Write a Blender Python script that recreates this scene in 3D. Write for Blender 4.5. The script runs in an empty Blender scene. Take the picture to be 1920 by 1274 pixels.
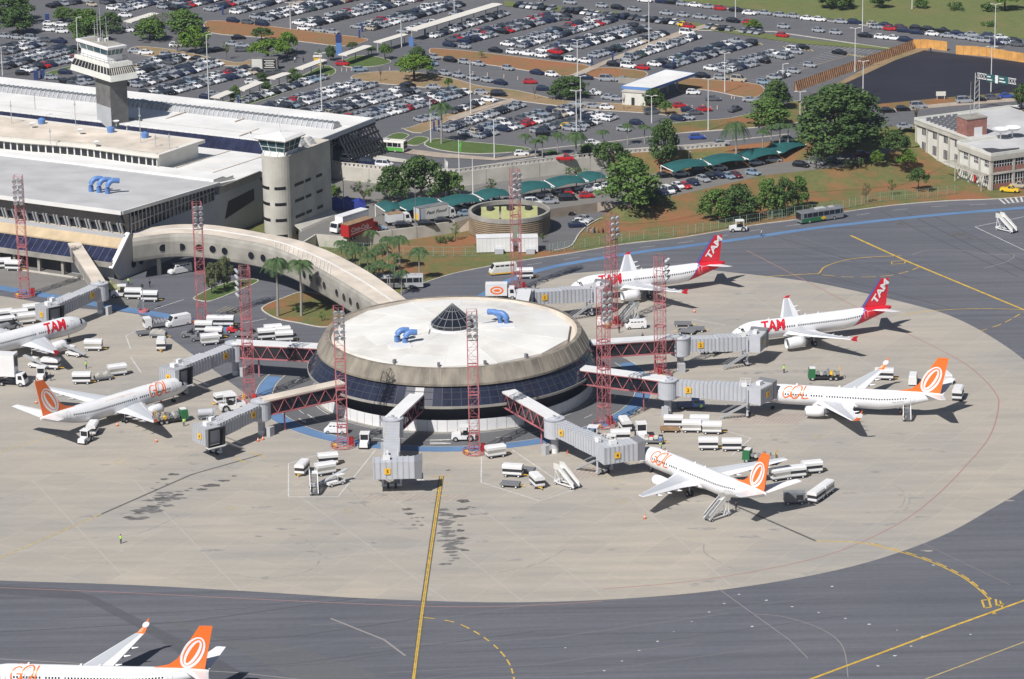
import bpy, bmesh, math, random
from mathutils import Vector as V, Matrix
from mathutils.geometry import tessellate_polygon
RD = math.radians
random.seed(7)
C = bpy.context.scene.collection
# ---------------- camera model (photo pixels of a 1920 x 1274 frame) -------------
FP, PITCH, CH, ROLL = 6345.0, 0.2903, 207.5, -0.018
W, H = 1920.0, 1274.0
cp, sp, cr, sr = math.cos(PITCH), math.sin(PITCH), math.cos(ROLL), math.sin(ROLL)
def U(px, py, z=0.0):
    a, b = px - W / 2, py - H / 2
    u, v = (cr * a + sr * b) / FP, (-sr * a + cr * b) / FP
    d = V((u, cp - v * sp, -sp - v * cp))
    return d * ((CH - z) / -d.z) + V((0, 0, CH))
def P(X, Y, Z):
    z = Y * cp - (Z - CH) * sp
    y = -(Y * sp + (Z - CH) * cp)
    u, v = FP * X / z, FP * y / z
    return W / 2 + cr * u - sr * v, H / 2 + sr * u + cr * v
def hgt(bx, by, ty, z0=0.0):
    b = U(bx, by, z0); lo, hi = 0.0, 90.0
    for _ in range(40):
        m = (lo + hi) / 2
        if P(b.x, b.y, z0 + m)[1] > ty: lo = m
        else: hi = m
    return lo
def head(x0, y0, x1, y1, z=0):
    d = U(x1, y1, z) - U(x0, y0, z)
    return math.atan2(d.y, d.x)
cam = bpy.data.cameras.new('camera'); cam.sensor_width = 36; cam.lens = FP / W * 36
cam.clip_start = 5; cam.clip_end = 6000
camo = bpy.data.objects.new('camera', cam); C.objects.link(camo)
r_, d_, f_ = V((1, 0, 0)), V((0, -sp, -cp)), V((0, cp, -sp))
rr = r_ * cr - d_ * sr; dd = r_ * sr + d_ * cr
camo.matrix_world = Matrix(((rr.x, -dd.x, -f_.x, 0), (rr.y, -dd.y, -f_.y, 0), (rr.z, -dd.z, -f_.z, CH), (0, 0, 0, 1)))
bpy.context.scene.camera = camo
# ---------------- light -------------------------------------------------------
SAZ, SEL = RD(54), RD(49)          # shadows run towards SAZ (math angle)
w = bpy.data.worlds.new('World'); bpy.context.scene.world = w; w.use_nodes = True
nt = w.node_tree; bg = nt.nodes['Background']
sky = nt.nodes.new('ShaderNodeTexSky'); sky.sky_type = 'NISHITA'; sky.sun_disc = False
sky.sun_elevation = SEL
sdx, sdy = -math.cos(SAZ), -math.sin(SAZ)      # direction towards the sun
sky.sun_rotation = math.atan2(sdx, sdy)
nt.links.new(sky.outputs[0], bg.inputs[0]); bg.inputs[1].default_value = 0.05
sl = bpy.data.lights.new('sun', 'SUN'); sl.energy = 5.0; sl.angle = RD(0.5); sl.color = (1.0, 0.965, 0.92)
so = bpy.data.objects.new('sun', sl); C.objects.link(so)
sdir = V((-sdx * math.cos(SEL), -sdy * math.cos(SEL), -math.sin(SEL)))
so.rotation_euler = sdir.to_track_quat('-Z', 'Y').to_euler(); so.location = (-200, 300, 400)
vs = bpy.context.scene.view_settings
vs.view_transform = 'Standard'; vs.look = 'None'; vs.gamma = 1; vs.exposure = 0.14; vs.use_curve_mapping = False
# ---------------- materials -----------------------------------------------------
MT = {}
def M(name, rgb=None, rough=0.6, metal=0.0, nz=None, spec=0.5, em=0):
    """procedural principled material; nz = (scale, amount[, stretch])"""
    if name in MT: return MT[name]
    m = bpy.data.materials.new(name); m.use_nodes = True; n = m.node_tree
    b = n.nodes['Principled BSDF']
    b.inputs['Base Color'].default_value = (*rgb, 1); b.inputs['Roughness'].default_value = rough
    b.inputs['Metallic'].default_value = metal; b.inputs['Specular IOR Level'].default_value = spec
    if nz:
        tc = n.nodes.new('ShaderNodeTexCoord'); no = n.nodes.new('ShaderNodeTexNoise')
        mp = n.nodes.new('ShaderNodeMapping')
        if len(nz) > 2: mp.inputs['Scale'].default_value = nz[2]
        no.inputs['Scale'].default_value = nz[0]; no.inputs['Detail'].default_value = 5
        mx = n.nodes.new('ShaderNodeMix'); mx.data_type = 'RGBA'
        lo = [max(0, c * (1 - nz[1])) for c in rgb]; hi = [min(1, c * (1 + nz[1])) for c in rgb]
        mx.inputs[6].default_value = (*lo, 1); mx.inputs[7].default_value = (*hi, 1)
        rp = n.nodes.new('ShaderNodeValToRGB'); rp.color_ramp.elements[0].position = .3; rp.color_ramp.elements[1].position = .7
        n.links.new(tc.outputs['Object'], mp.inputs[0]); n.links.new(mp.outputs[0], no.inputs[0])
        n.links.new(no.outputs[0], rp.inputs[0]); n.links.new(rp.outputs[0], mx.inputs[0])
        n.links.new(mx.outputs[2], b.inputs['Base Color'])
    MT[name] = m; return m
def nodes(m): return m.node_tree.nodes, m.node_tree.links, m.node_tree.nodes['Principled BSDF']
def posnode(n, l, scale=(1, 1, 1), rot=0):
    g = n.new('ShaderNodeNewGeometry'); mp = n.new('ShaderNodeMapping')
    mp.inputs['Scale'].default_value = scale; mp.inputs['Rotation'].default_value = (0, 0, rot)
    l.new(g.outputs['Position'], mp.inputs[0]); return mp.outputs[0]
def noise(n, l, src, scale, detail=6, rough=.6):
    t = n.new('ShaderNodeTexNoise'); t.inputs['Scale'].default_value = scale; t.inputs['Detail'].default_value = detail
    t.inputs['Roughness'].default_value = rough; l.new(src, t.inputs[0]); return t.outputs[0]
def ramp(n, l, src, a, b, ca=(0, 0, 0), cb=(1, 1, 1)):
    r = n.new('ShaderNodeValToRGB'); e = r.color_ramp.elements
    e[0].position, e[1].position = a, b; e[0].color = (*ca, 1); e[1].color = (*cb, 1)
    l.new(src, r.inputs[0]); return r.outputs[0]
def mix(n, l, fac, a, b, mode='MIX'):
    x = n.new('ShaderNodeMix'); x.data_type = 'RGBA'; x.blend_type = mode
    if isinstance(fac, float): x.inputs[0].default_value = fac
    else: l.new(fac, x.inputs[0])
    for i, s in ((6, a), (7, b)):
        if isinstance(s, tuple): x.inputs[i].default_value = (*s, 1)
        else: l.new(s, x.inputs[i])
    return x.outputs[2]
def ground_mats():
    m = M('apron_concrete', (.4, .38, .35), .85); n, l, b = nodes(m)
    rot = RD(31)
    p = posnode(n, l, (1, 1, 1), rot)
    br = n.new('ShaderNodeTexBrick'); l.new(p, br.inputs[0]); br.offset = 0
    br.inputs['Color1'].default_value = (.395, .368, .326, 1); br.inputs['Color2'].default_value = (.362, .342, .309, 1)
    br.inputs['Mortar'].default_value = (.43, .41, .37, 1); br.inputs['Scale'].default_value = 1
    br.inputs['Mortar Size'].default_value = .08; br.inputs['Brick Width'].default_value = 7.5; br.inputs['Row Height'].default_value = 7.5
    br.inputs['Bias'].default_value = 0; br.inputs['Mortar Smooth'].default_value = .5
    big = ramp(n, l, noise(n, l, posnode(n, l), .025, 4), .32, .7, (.89, .90, .92), (1.10, 1.05, .98))
    st = ramp(n, l, noise(n, l, posnode(n, l, (.03, .35, 1), rot + RD(8)), 1, 6), .3, .75, (.84, .85, .86), (1.08, 1.06, 1.04))
    fine = ramp(n, l, noise(n, l, posnode(n, l), 1.3, 8, .7), .3, .7, (.95, .95, .95), (1.04, 1.04, 1.04))
    l.new(mix(n, l, 1.0, mix(n, l, 1.0, mix(n, l, 1.0, br.outputs[0], big, 'MULTIPLY'), st, 'MULTIPLY'), fine, 'MULTIPLY'), b.inputs['Base Color'])
    def asphalt(name, base, warm, rot, amt=.16):
        m = M(name, base, .8); n, l, b = nodes(m)
        big = ramp(n, l, noise(n, l, posnode(n, l), .02, 5), .35, .7, base, warm)
        st = ramp(n, l, noise(n, l, posnode(n, l, (.012, .5, 1), rot), 1, 7, .65), .3, .7, (1 - amt,) * 3, (1 + amt,) * 3)
        fine = ramp(n, l, noise(n, l, posnode(n, l), .9, 9, .75), .3, .7, (.9, .9, .9), (1.1, 1.1, 1.1))
        l.new(mix(n, l, 1.0, mix(n, l, 1.0, big, st, 'MULTIPLY'), fine, 'MULTIPLY'), b.inputs['Base Color'])
    asphalt('taxiway_asphalt', (.100, .104, .124), (.125, .126, .138), RD(-20), .22)
    asphalt('ring_asphalt', (.105, .108, .116), (.13, .13, .135), RD(30), .06)
    asphalt('parking_asphalt', (.105, .106, .116), (.13, .128, .132), RD(-55), .1)
    asphalt('patched_asphalt', (.078, .081, .094), (.10, .10, .108), RD(-20), .1)
    asphalt('terminal_apron', (.17, .165, .155), (.21, .20, .185), RD(-29), .08)
    asphalt('new_bitumen', (.010, .011, .020), (.020, .020, .032), RD(70), .25)
    asphalt('upper_asphalt', (.16, .155, .148), (.19, .18, .165), RD(40), .06)
    def earth(name, g1, g2, e1, lo, hi, sc):
        m = M(name, g1, .95, spec=.1); n, l, b = nodes(m)
        gr = ramp(n, l, noise(n, l, posnode(n, l), .6, 6), .3, .7, g1, g2)
        t = ramp(n, l, noise(n, l, posnode(n, l), sc, 6, .65), lo, hi)
        ff = ramp(n, l, noise(n, l, posnode(n, l), 3, 6, .8), .25, .75, (.75, .75, .75), (1.2, 1.2, 1.2))
        l.new(mix(n, l, 1.0, mix(n, l, t, gr, e1), ff, 'MULTIPLY'), b.inputs['Base Color'])
    earth('grass_and_earth', (.105, .125, .045), (.16, .155, .062), (.27, .125, .062), .45, .62, .06)
    earth('red_earth', (.18, .135, .065), (.24, .17, .085), (.29, .135, .068), .38, .6, .08)
    earth('dry_earth', (.26, .185, .11), (.31, .22, .13), (.17, .155, .07), .5, .75, .09)
    earth('lawn', (.075, .12, .038), (.10, .145, .048), (.17, .16, .07), .6, .8, .12)
    earth('far_meadow', (.12, .15, .055), (.165, .18, .07), (.22, .165, .085), .55, .78, .03)
ground_mats()
M('yellow_paint', (.55, .36, .05), .7, nz=(.8, .25)); M('faded_yellow', (.42, .33, .15), .8, nz=(1.0, .25))
M('white_paint', (.55, .55, .54), .7, nz=(1, .2)); M('faint_paint', (.27, .25, .24), .8); M('red_line', (.34, .19, .175), .8)
M('blue_paint', (.105, .20, .36), .7, nz=(.15, .14)); M('tyre_black', (.10, .095, .09), .9, nz=(1.5, .4))
M('stain', (.15, .145, .14), .9, nz=(1.2, .3)); M('kerb', (.52, .49, .44), .85, nz=(.5, .15)); M('pave', (.36, .30, .24), .9, nz=(.4, .15))
M('white', (.73, .73, .735), .35, nz=(.35, .05)); M('aircraft_white', (.755, .76, .775), .3, nz=(.5, .035)); M('aircraft_grey', (.50, .52, .55), .35)
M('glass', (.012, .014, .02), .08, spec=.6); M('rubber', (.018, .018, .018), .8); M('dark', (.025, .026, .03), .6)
M('metal', (.45, .46, .48), .4, .3); M('grey_panel', (.46, .475, .515), .5, nz=(.6, .06)); M('grey_dark', (.17, .175, .19), .6)
M('red_steel', (.43, .14, .15), .6, nz=(.25, .35)); M('orange', (.85, .17, .025), .4); M('gol_grey', (.42, .42, .44), .5)
M('tam_red', (.60, .015, .03), .35); M('tam_blue', (.10, .15, .45), .4); M('sign_yellow', (.80, .45, .02), .5)
M('black', (.012, .012, .012), .5); M('red', (.55, .03, .03), .45); M('green', (.02, .14, .05), .5); M('bright_green', (.10, .36, .06), .5)
M('yellow', (.75, .45, .03), .5); M('blue_pipe', (.105, .215, .48), .45); M('dark_blue', (.03, .05, .16), .4)
M('slab_seal', (.43, .41, .375), .9); M('concrete', (.29, .275, .245), .9, nz=(.25, .25)); M('concrete_light', (.47, .45, .40), .9, nz=(.2, .18)); M('concrete_streak', (.215, .19, .155), .9, nz=(.5, .35, (1, 1, .12)))
M('roof_white', (.70, .695, .68), .7, nz=(.12, .1)); M('roof_grey', (.46, .46, .465), .8, nz=(.12, .14)); M('roof_stain', (.60, .53, .45), .9, nz=(.15, .22))
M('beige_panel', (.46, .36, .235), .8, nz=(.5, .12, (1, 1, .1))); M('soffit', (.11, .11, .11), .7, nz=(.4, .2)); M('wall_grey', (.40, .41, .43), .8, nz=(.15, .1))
M('tower_dark', (.135, .133, .13), .85, nz=(.5, .25)); M('teal', (.013, .092, .092), .7, nz=(.3, .2)); M('brick', (.29, .135, .11), .9, nz=(1, .2))
M('wall_white', (.62, .62, .58), .8, nz=(.4, .08)); M('ochre_board', (.60, .31, .085), .8, nz=(.5, .2)); M('shadow_brown', (.10, .05, .03), .8, nz=(.6, .35))
M('fence_green', (.22, .33, .24), .6); M('pole', (.62, .62, .62), .5); M('tin', (.34, .35, .36), .4, .5, nz=(.5, .2)); M('wood', (.28, .18, .10), .8, nz=(1, .25))
M('bark', (.10, .075, .055), .95, nz=(2, .3)); M('skin', (.35, .2, .13), .6); M('hair', (.02, .015, .012), .7); M('hivis', (.45, .75, .12), .6)
M('navy', (.02, .025, .05), .7); M('shirt', (.65, .65, .68), .7); M('olive_unit', (.36, .37, .17), .7, nz=(.4, .15)); M('luggage', (.10, .10, .13), .7)
M('louver', (.25, .19, .125), .85, nz=(.4, .2)); M('coke_red', (.42, .02, .02), .45); M('canvas', (.36, .35, .32), .8, nz=(.5, .2))
M('glass_band', (.018, .022, .042), .12, spec=.6, nz=(.3, .3)); M('tint_glass', (.03, .075, .085), .08, spec=.7); M('solar', (.020, .024, .055), .18, spec=.6, nz=(.4, .35))
M('roof_cream', (.64, .61, .56), .8, nz=(.1, .07)); M('tar', (.05, .05, .06), .9); M('rust', (.25, .12, .06), .9, nz=(1, .3))
def leafmat(name, a, b):
    m = M(name, a, .75, spec=.25); n, l, bb = nodes(m)
    oi = n.new('ShaderNodeTexCoord')
    t = n.new('ShaderNodeTexNoise'); t.inputs['Scale'].default_value = 1.1; t.inputs['Detail'].default_value = 6; l.new(oi.outputs['Object'], t.inputs[0])
    l.new(ramp(n, l, t.outputs[0], .35, .66, a, b), bb.inputs['Base Color'])
leafmat('leaf_dark', (.035, .075, .02), (.09, .145, .04)); leafmat('leaf_mid', (.055, .115, .024), (.125, .20, .045))
leafmat('leaf_bright', (.065, .14, .016), (.15, .24, .03)); leafmat('leaf_pale', (.08, .10, .045), (.15, .17, .075)); leafmat('palm_leaf', (.04, .08, .028), (.085, .13, .05))
# ---------------- mesh builder ---------------------------------------------------
ORG = {}
M('car_glass', (.035, .042, .055), .1, spec=.6)
M('buttress', (.36, .20, .11), .8, nz=(.8, .3)); M('cream_roof2', (.68, .67, .645), .7, nz=(.1, .12)); M('cream_roof3', (.635, .615, .58), .75, nz=(.2, .14)); M('apron_stain', (.30, .283, .258), .9, nz=(.7, .25)); M('seam_dark', (.078, .08, .09), .9); M('seam_light', (.15, .15, .158), .9)
class MB:
    def __init__(s): s.v, s.f, s.m, s.X = [], [], [], None
    def add(s, vs, fs, m=0):
        o = len(s.v)
        s.v += [tuple(s.X @ V(q)) if s.X else tuple(q) for q in vs]
        s.f += [[i + o for i in f] for f in fs]; s.m += [m] * len(fs)
    def quad(s, *p, m=0): s.add(p, [list(range(len(p)))], m)
    def obox(s, o, a, b, c, m=0):
        o, a, b, c = V(o), V(a), V(b), V(c)
        p = [o, o + a, o + a + b, o + b, o + c, o + a + c, o + a + b + c, o + b + c]
        s.add(p, [(0, 3, 2, 1), (4, 5, 6, 7), (0, 1, 5, 4), (1, 2, 6, 5), (2, 3, 7, 6), (3, 0, 4, 7)], m)
    def box(s, cx, cy, z0, lx, ly, lz, rz=0, m=0):
        ca, sa = math.cos(rz), math.sin(rz); a = V((ca * lx, sa * lx, 0)); b = V((-sa * ly, ca * ly, 0))
        s.obox(V((cx, cy, z0)) - a / 2 - b / 2, a, b, (0, 0, lz), m)
    def prism(s, pts, z0, z1, m=0, mtop=None, cap=True):
        n = len(pts); z0s = z0 if isinstance(z0, (list, tuple)) else [z0] * n; z1s = z1 if isinstance(z1, (list, tuple)) else [z1] * n
        lo = [(p[0], p[1], z0s[i]) for i, p in enumerate(pts)]; hi = [(p[0], p[1], z1s[i]) for i, p in enumerate(pts)]
        s.add(lo + hi, [(i, (i + 1) % n, n + (i + 1) % n, n + i) for i in range(n)], m)
        if cap:
            t = tessellate_polygon([[V(q) for q in hi]])
            s.add(hi, t, m if mtop is None else mtop); s.add(lo, [x[::-1] for x in t], m)
    def sheet(s, pts, m=0):
        s.add(pts, tessellate_polygon([[V((q[0], q[1], 0)) for q in pts]]), m)
    def beam(s, p, q, w, h=None, m=0, up=(0, 0, 1)):
        p, q = V(p), V(q); h = h or w; d = q - p
        if d.length < 1e-6: return
        u = V(up); sd = d.cross(u)
        if sd.length < 1e-5: sd = d.cross(V((1, 0, 0)))
        sd.normalize(); uu = sd.cross(d).normalized()
        s.obox(p - sd * w / 2 - uu * h / 2, d, sd * w, uu * h, m)
    def tube(s, pts, r, n=8, m=0, cap=True):
        pts = [V(p) for p in pts]; rs = r if isinstance(r, (list, tuple)) else [r] * len(pts); rings = []
        for i, p in enumerate(pts):
            d = (pts[min(i + 1, len(pts) - 1)] - pts[max(i - 1, 0)]).normalized()
            a = d.cross(V((0, 0, 1)))
            if a.length < .05: a = d.cross(V((0, 1, 0)))
            a.normalize(); b = a.cross(d).normalized()
            rings.append([p + (a * math.cos(2 * math.pi * k / n) + b * math.sin(2 * math.pi * k / n)) * rs[i] for k in range(n)])
        s.loft(rings, m, cap)
    def loft(s, rings, m=0, cap=True, closed=True):
        n = len(rings[0]); vs = [q for r in rings for q in r]; fs = []
        for i in range(len(rings) - 1):
            for k in range(n if closed else n - 1):
                fs.append((i * n + k, i * n + (k + 1) % n, (i + 1) * n + (k + 1) % n, (i + 1) * n + k))
        s.add(vs, fs, m)
        if cap: s.add(rings[0], [list(range(n))[::-1]], m); s.add(rings[-1], [list(range(n))], m)
    def rev(s, prof, c=(0, 0), n=64, m=0, a0=0, a1=2 * math.pi, axis='z'):
        full = abs(a1 - a0 - 2 * math.pi) < 1e-6; k = n if full else n + 1; vs = []
        for i in range(k):
            a = a0 + (a1 - a0) * i / n
            for (r, z) in prof:
                if axis == 'z': vs.append((c[0] + r * math.cos(a), c[1] + r * math.sin(a), z))
                else: vs.append((z, c[0] + r * math.cos(a), c[1] + r * math.sin(a)))
        q = len(prof); fs = []
        for i in range(n):
            j = (i + 1) % k
            for t in range(q - 1): fs.append((i * q + t, j * q + t, j * q + t + 1, i * q + t + 1))
        s.add(vs, fs, m)
    def build(s, name, mats, parent=None, smooth=False, label=None):
        mats = mats if isinstance(mats, (list, tuple)) else [mats]
        off = ORG.get(parent.name, V((0, 0, 0))) if parent else V((0, 0, 0))
        me = bpy.data.meshes.new(name); me.from_pydata([(q[0] - off.x, q[1] - off.y, q[2] - off.z) for q in s.v], [], s.f)
        for t in mats: me.materials.append(MT[t])
        me.polygons.foreach_set('material_index', s.m)
        if smooth: me.polygons.foreach_set('use_smooth', [True] * len(s.f))
        me.update(); o = bpy.data.objects.new(name, me); C.objects.link(o)
        if parent: o.parent = parent; ORG[o.name] = off
        if label: o['label'] = label
        return o
def tag(o, label=None, cat=None, group=None, kind=None):
    if label: o['label'] = label
    if cat: o['category'] = cat
    if group: o['group'] = group
    if kind: o['kind'] = kind
    return o
def root(name, loc, label, cat, group=None, rz=0, world=False):
    o = bpy.data.objects.new(name, None); C.objects.link(o); o.location = loc; o.rotation_euler = (0, 0, rz); o.empty_display_size = .5
    ORG[o.name] = V(loc) if world else V((0, 0, 0)); return tag(o, label, cat, group)
KIDS = {}
def freeze(o):
    """remember a prototype's tree so copies need no scene lookups"""
    def rec(x): return (x, [rec(c) for c in C.objects if c.parent == x])
    KIDS[o.name] = rec(o); return o
def dup(o, loc, rz, label=None, group=None, scale=None, cat=None):
    def rec(t, par):
        c = t[0].copy(); C.objects.link(c)
        if par: c.parent = par
        for k in t[1]: rec(k, c)
        return c
    c = rec(KIDS[o.name], None); c.location = loc; c.rotation_euler = (0, 0, rz)
    if scale: c.scale = (scale,) * 3 if not isinstance(scale, (tuple, list)) else scale
    return tag(c, label, cat, group)
class Kind:
    """first use places the prototype itself, later uses copy it"""
    def __init__(s, proto): s.p = freeze(proto); s.used = False
    def put(s, loc, rz, label=None, group=None, scale=None, cat=None):
        if not s.used:
            s.used = True; o = s.p; o.location = loc; o.rotation_euler = (0, 0, rz)
            if scale: o.scale = (scale,) * 3 if not isinstance(scale, (tuple, list)) else scale
            return tag(o, label, cat, group)
        return dup(s.p, loc, rz, label, group, scale, cat)
def text2d(s, size=1.0, shear=0.0, bold=0.0, space=1.0):
    cu = bpy.data.curves.new('lettering', 'FONT'); cu.body = s; cu.size = size; cu.shear = shear; cu.offset = bold; cu.space_character = space
    cu.resolution_u = 3; o = bpy.data.objects.new('lettering', cu); C.objects.link(o)
    dg = bpy.context.evaluated_depsgraph_get(); me = bpy.data.meshes.new_from_object(o.evaluated_get(dg))
    vs = [(v.co.x, v.co.y) for v in me.vertices]; fs = [list(p.vertices) for p in me.polygons]
    bpy.data.objects.remove(o); bpy.data.curves.remove(cu); bpy.data.meshes.remove(me)
    if vs:
        x0 = min(v[0] for v in vs); y0 = min(v[1] for v in vs); vs = [(a - x0, b - y0) for a, b in vs]
    return vs, fs
def text_on(mb, s, o, ax, ay, size=1.0, width=None, m=0, **k):
    """lettering laid on a plane: o corner, ax/ay unit axes"""
    vs, fs = text2d(s, size, **k); o, ax, ay = V(o), V(ax), V(ay)
    kx = width / max(v[0] for v in vs) if width else 1
    mb.add([o + ax * (a * kx) + ay * b for a, b in vs], fs, m)
def smooth(pts, n=6, closed=False):
    out = []; N = len(pts); rng = range(N if closed else N - 1)
    for i in rng:
        g = (lambda j: pts[j % N]) if closed else (lambda j: pts[max(0, min(N - 1, j))])
        p0, p1, p2, p3 = g(i - 1), g(i), g(i + 1), g(i + 2)
        for k in range(n):
            t = k / n
            out.append(tuple(.5 * (2 * b + (c - a) * t + (2 * a - 5 * b + 4 * c - d) * t * t + (3 * b - a - 3 * c + d) * t ** 3) for a, b, c, d in zip(p0, p1, p2, p3)))
    if not closed: out.append(tuple(pts[-1]))
    return out
def strip(mb, pts, wd, z, m=0, dash=None):
    """painted strip along world points"""
    pts = [V((p[0], p[1], 0)) for p in pts]
    if dash:
        res = []; on, off = dash; L = 0
        for a, b in zip(pts, pts[1:]):
            d = (b - a).length; n = max(1, int(d / .5))
            for i in range(n):
                if (L + d * (i + .5) / n) % (on + off) < on:
                    res.append((a.lerp(b, i / n), a.lerp(b, (i + 1) / n)))
            L += d
        for a, b in res:
            d = (b - a).normalized(); s = V((-d.y, d.x, 0)) * wd / 2
            mb.add([(*(a - s).xy, z), (*(b - s).xy, z), (*(b + s).xy, z), (*(a + s).xy, z)], [(0, 1, 2, 3)], m)
        return
    lo, hi = [], []
    for i, p in enumerate(pts):
        d = (pts[min(i + 1, len(pts) - 1)] - pts[max(i - 1, 0)]).normalized(); s = V((-d.y, d.x, 0)) * wd / 2
        lo.append((*(p - s).xy, z)); hi.append((*(p + s).xy, z))
    n = len(pts); mb.add(lo + hi, [(i, i + 1, n + i + 1, n + i) for i in range(n - 1)], m)
def pxs(l, z=0.0): return [U(x, y, z) for x, y in l]
def kerb(mb, pts, w=.3, h=.13, m=0):
    pts = [V(p) for p in pts]
    for a, b in zip(pts, pts[1:]):
        d = (b - a).normalized() * .04; mb.beam(a - d + V((0, 0, h / 2)), b + d + V((0, 0, h / 2)), w, h, m)
ORDW = ['first', 'second', 'third', 'fourth', 'fifth', 'sixth', 'seventh', 'eighth', 'ninth', 'tenth', 'eleventh', 'twelfth', 'thirteenth', 'fourteenth', 'fifteenth']
def ordw(n): return ORDW[n] if n < len(ORDW) else f'{n+1}th'
MID, HI = 2.5, 6.0
# ================= the setting: ground, roads, paint =================================
def sheet(name, pts, z, mat, kind='structure'):
    b = MB(); b.sheet([(p[0], p[1], z) for p in pts]); return tag(b.build(name, mat), kind=kind)
sheet('ground', [(-900, -200), (900, -200), (900, 2600), (-900, 2600)], -.06, 'grass_and_earth')
KERB = [(1990, 362), (1880, 373), (1780, 377), (1680, 385), (1583, 398), (1497, 412), (1413, 423), (1279, 446), (1173, 458), (1073, 475), (973, 490), (907, 502), (853, 513), (807, 527), (780, 537), (752, 548)]
air = smooth(KERB, 4) + [(735, 580), (640, 560), (585, 500), (520, 470), (420, 440), (250, 430), (-260, 400), (-260, 1600), (2300, 1600), (2300, 330)]
sheet('taxiway', pxs(air), 0, 'taxiway_asphalt')
conc = smooth([(1075, 513), (1180, 505), (1280, 503), (1380, 512), (1513, 528), (1613, 548), (1713, 572), (1780, 592), (1847, 625), (1920, 675), (1985, 740), (2005, 800), (1975, 870), (1920, 918), (1870, 948), (1760, 1008), (1600, 1062), (1400, 1100), (1200, 1121), (960, 1130), (700, 1123), (480, 1110), (240, 1097), (0, 1089), (-260, 1078)], 6)
conc += [(-260, 510), (0, 555), (130, 577), (225, 585), (260, 590), (458, 737), (520, 790), (800, 800), (1100, 700), (1060, 600), (985, 545), (1010, 528)]
sheet('apron', pxs(conc), .012, 'apron_concrete')
sheet('terminal_forecourt', pxs([(-260, 440), (120, 440), (262, 560), (255, 585), (130, 561), (0, 540), (-260, 497)]), .012, 'terminal_apron')
SC = V((-12, 660, 0))
def arc(r, a0, a1, n=60, z=0): return [(SC.x + r * math.cos(RD(a0 + (a1 - a0) * i / n)), SC.y + r * math.sin(RD(a0 + (a1 - a0) * i / n)), z) for i in range(n + 1)]
sheet('ring_road', arc(40.4, 0, 358, 120), .024, 'ring_asphalt')
b = MB(); strip(b, arc(38.8, 164, 384, 120), 2.9, .036)
strip(b, pxs(smooth([(893, 562), (925, 542), (965, 522), (1040, 500), (1180, 476), (1280, 463), (1400, 447), (1500, 432), (1580, 422), (1750, 404), (1920, 390), (2050, 378)], 5)), 2.1, .018)
strip(b, pxs(smooth([(-200, 510), (0, 540), (130, 562), (233, 580), (317, 594), (372, 605), (440, 622)], 5)), 3.2, .03)
tag(b.build('road_marking', 'blue_paint'), kind='structure')
b = MB()
for r in (37.1, 40.5): strip(b, arc(r, 162, 386, 120), .16, .04)
strip(b, arc(29.4, 150, 400, 90), .14, .04); strip(b, arc(33.4, 165, 395, 120), .15, .04, dash=(3, 4))
up = smooth(KERB, 4)
def off(pts, d): return [V((p[0], p[1] + d)) for p in pts]
strip(b, pxs([(x, y + 9 + i * 0.02) for i, (x, y) in enumerate(up[:44])]), .15, .02, dash=(4, 6))
for a in [((541, 870), (541, 932)), ((541, 932), (634, 932)), ((634, 932), (706, 842)), ((541, 870), (640, 840)), ((903, 857), (902, 905)), ((902, 905), (1012, 940)), ((1012, 940), (1090, 915)), ((960, 844), (1040, 898)),
          ((1408, 822), (1372, 855)), ((1408, 822), (1365, 810)), ((1828, 426), (1925, 472)), ((1828, 426), (1930, 405)), ((245, 655), (236, 630)), ((236, 630), (262, 618)), ((245, 670), (265, 700)), ((440, 610), (500, 598)), ((345, 562), (290, 580)), ((1360, 610), (1290, 598))]:
    strip(b, pxs(a), .22, .045)
for px, py, a in [(560, 785, 0), (577, 778, 0), (700, 822, 5), (1180, 700, 0)]:   # lane arrows
    q = U(px, py); d = V((-(q.y - SC.y), q.x - SC.x, 0)).normalized(); s = V((-d.y, d.x, 0))
    b.add([q - s * .12 + V((0, 0, .045)), q + s * .12 + V((0, 0, .045)), q + d * 2 + s * .12 + V((0, 0, .045)), q + d * 2 - s * .12 + V((0, 0, .045)), q + d * 2 + s * .5 + V((0, 0, .045)), q + d * 3.4 + V((0, 0, .045)), q + d * 2 - s * .5 + V((0, 0, .045))], [(0, 1, 2, 3), (4, 5, 6)])
for i in range(6): strip(b, pxs([(1885 + i * 8, 383 - i), (1874 + i * 10, 374 - i)]), .5, .03)
for i in range(2): strip(b, pxs([(806, 826 + i * 7), (845, 825 + i * 7)]), .5, .045)
strip(b, pxs([(806, 830), (845, 832)]), .4, .0455)
tag(b.build('road_marking', 'white_paint'), kind='structure')
b = MB()
strip(b, pxs([(828, 893), (808, 1030), (790, 1157), (772, 1300)]), .95, .016); strip(b, pxs([(180, 969), (360, 890), (490, 853)]), .5, .016)
strip(b, pxs([(1370, 945), (1530, 1015)]), .55, .016)
tag(b.build('road_marking', 'tyre_black'), kind='structure')
b = MB()
for dx in (-1.5, 1.5): strip(b, pxs([(828 + dx, 893), (808 + dx, 1030), (790 + dx, 1157), (772 + dx, 1300)]), .2, .022)
strip(b, pxs(smooth([(795, 1158), (860, 1170), (920, 1205), (955, 1245), (967, 1290)], 8)), .28, .022, dash=(2.2, 1.4))
q = smooth([(1530, 1015), (1600, 1017), (1660, 1028), (1740, 1052), (1800, 1080), (1835, 1105), (1856, 1126)], 8); strip(b, pxs(q), .3, .022)
strip(b, pxs([(x + 2.5, y - 2) for x, y in q[12:]]), .3, .023, dash=(2.5, 1.2))
strip(b, pxs([(1500, 1282), (1520, 1274), (1780, 1177), (1960, 1112)]), .5, .022); strip(b, pxs([(1595, 442), (1700, 490), (1960, 598)]), .6, .022)
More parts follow.
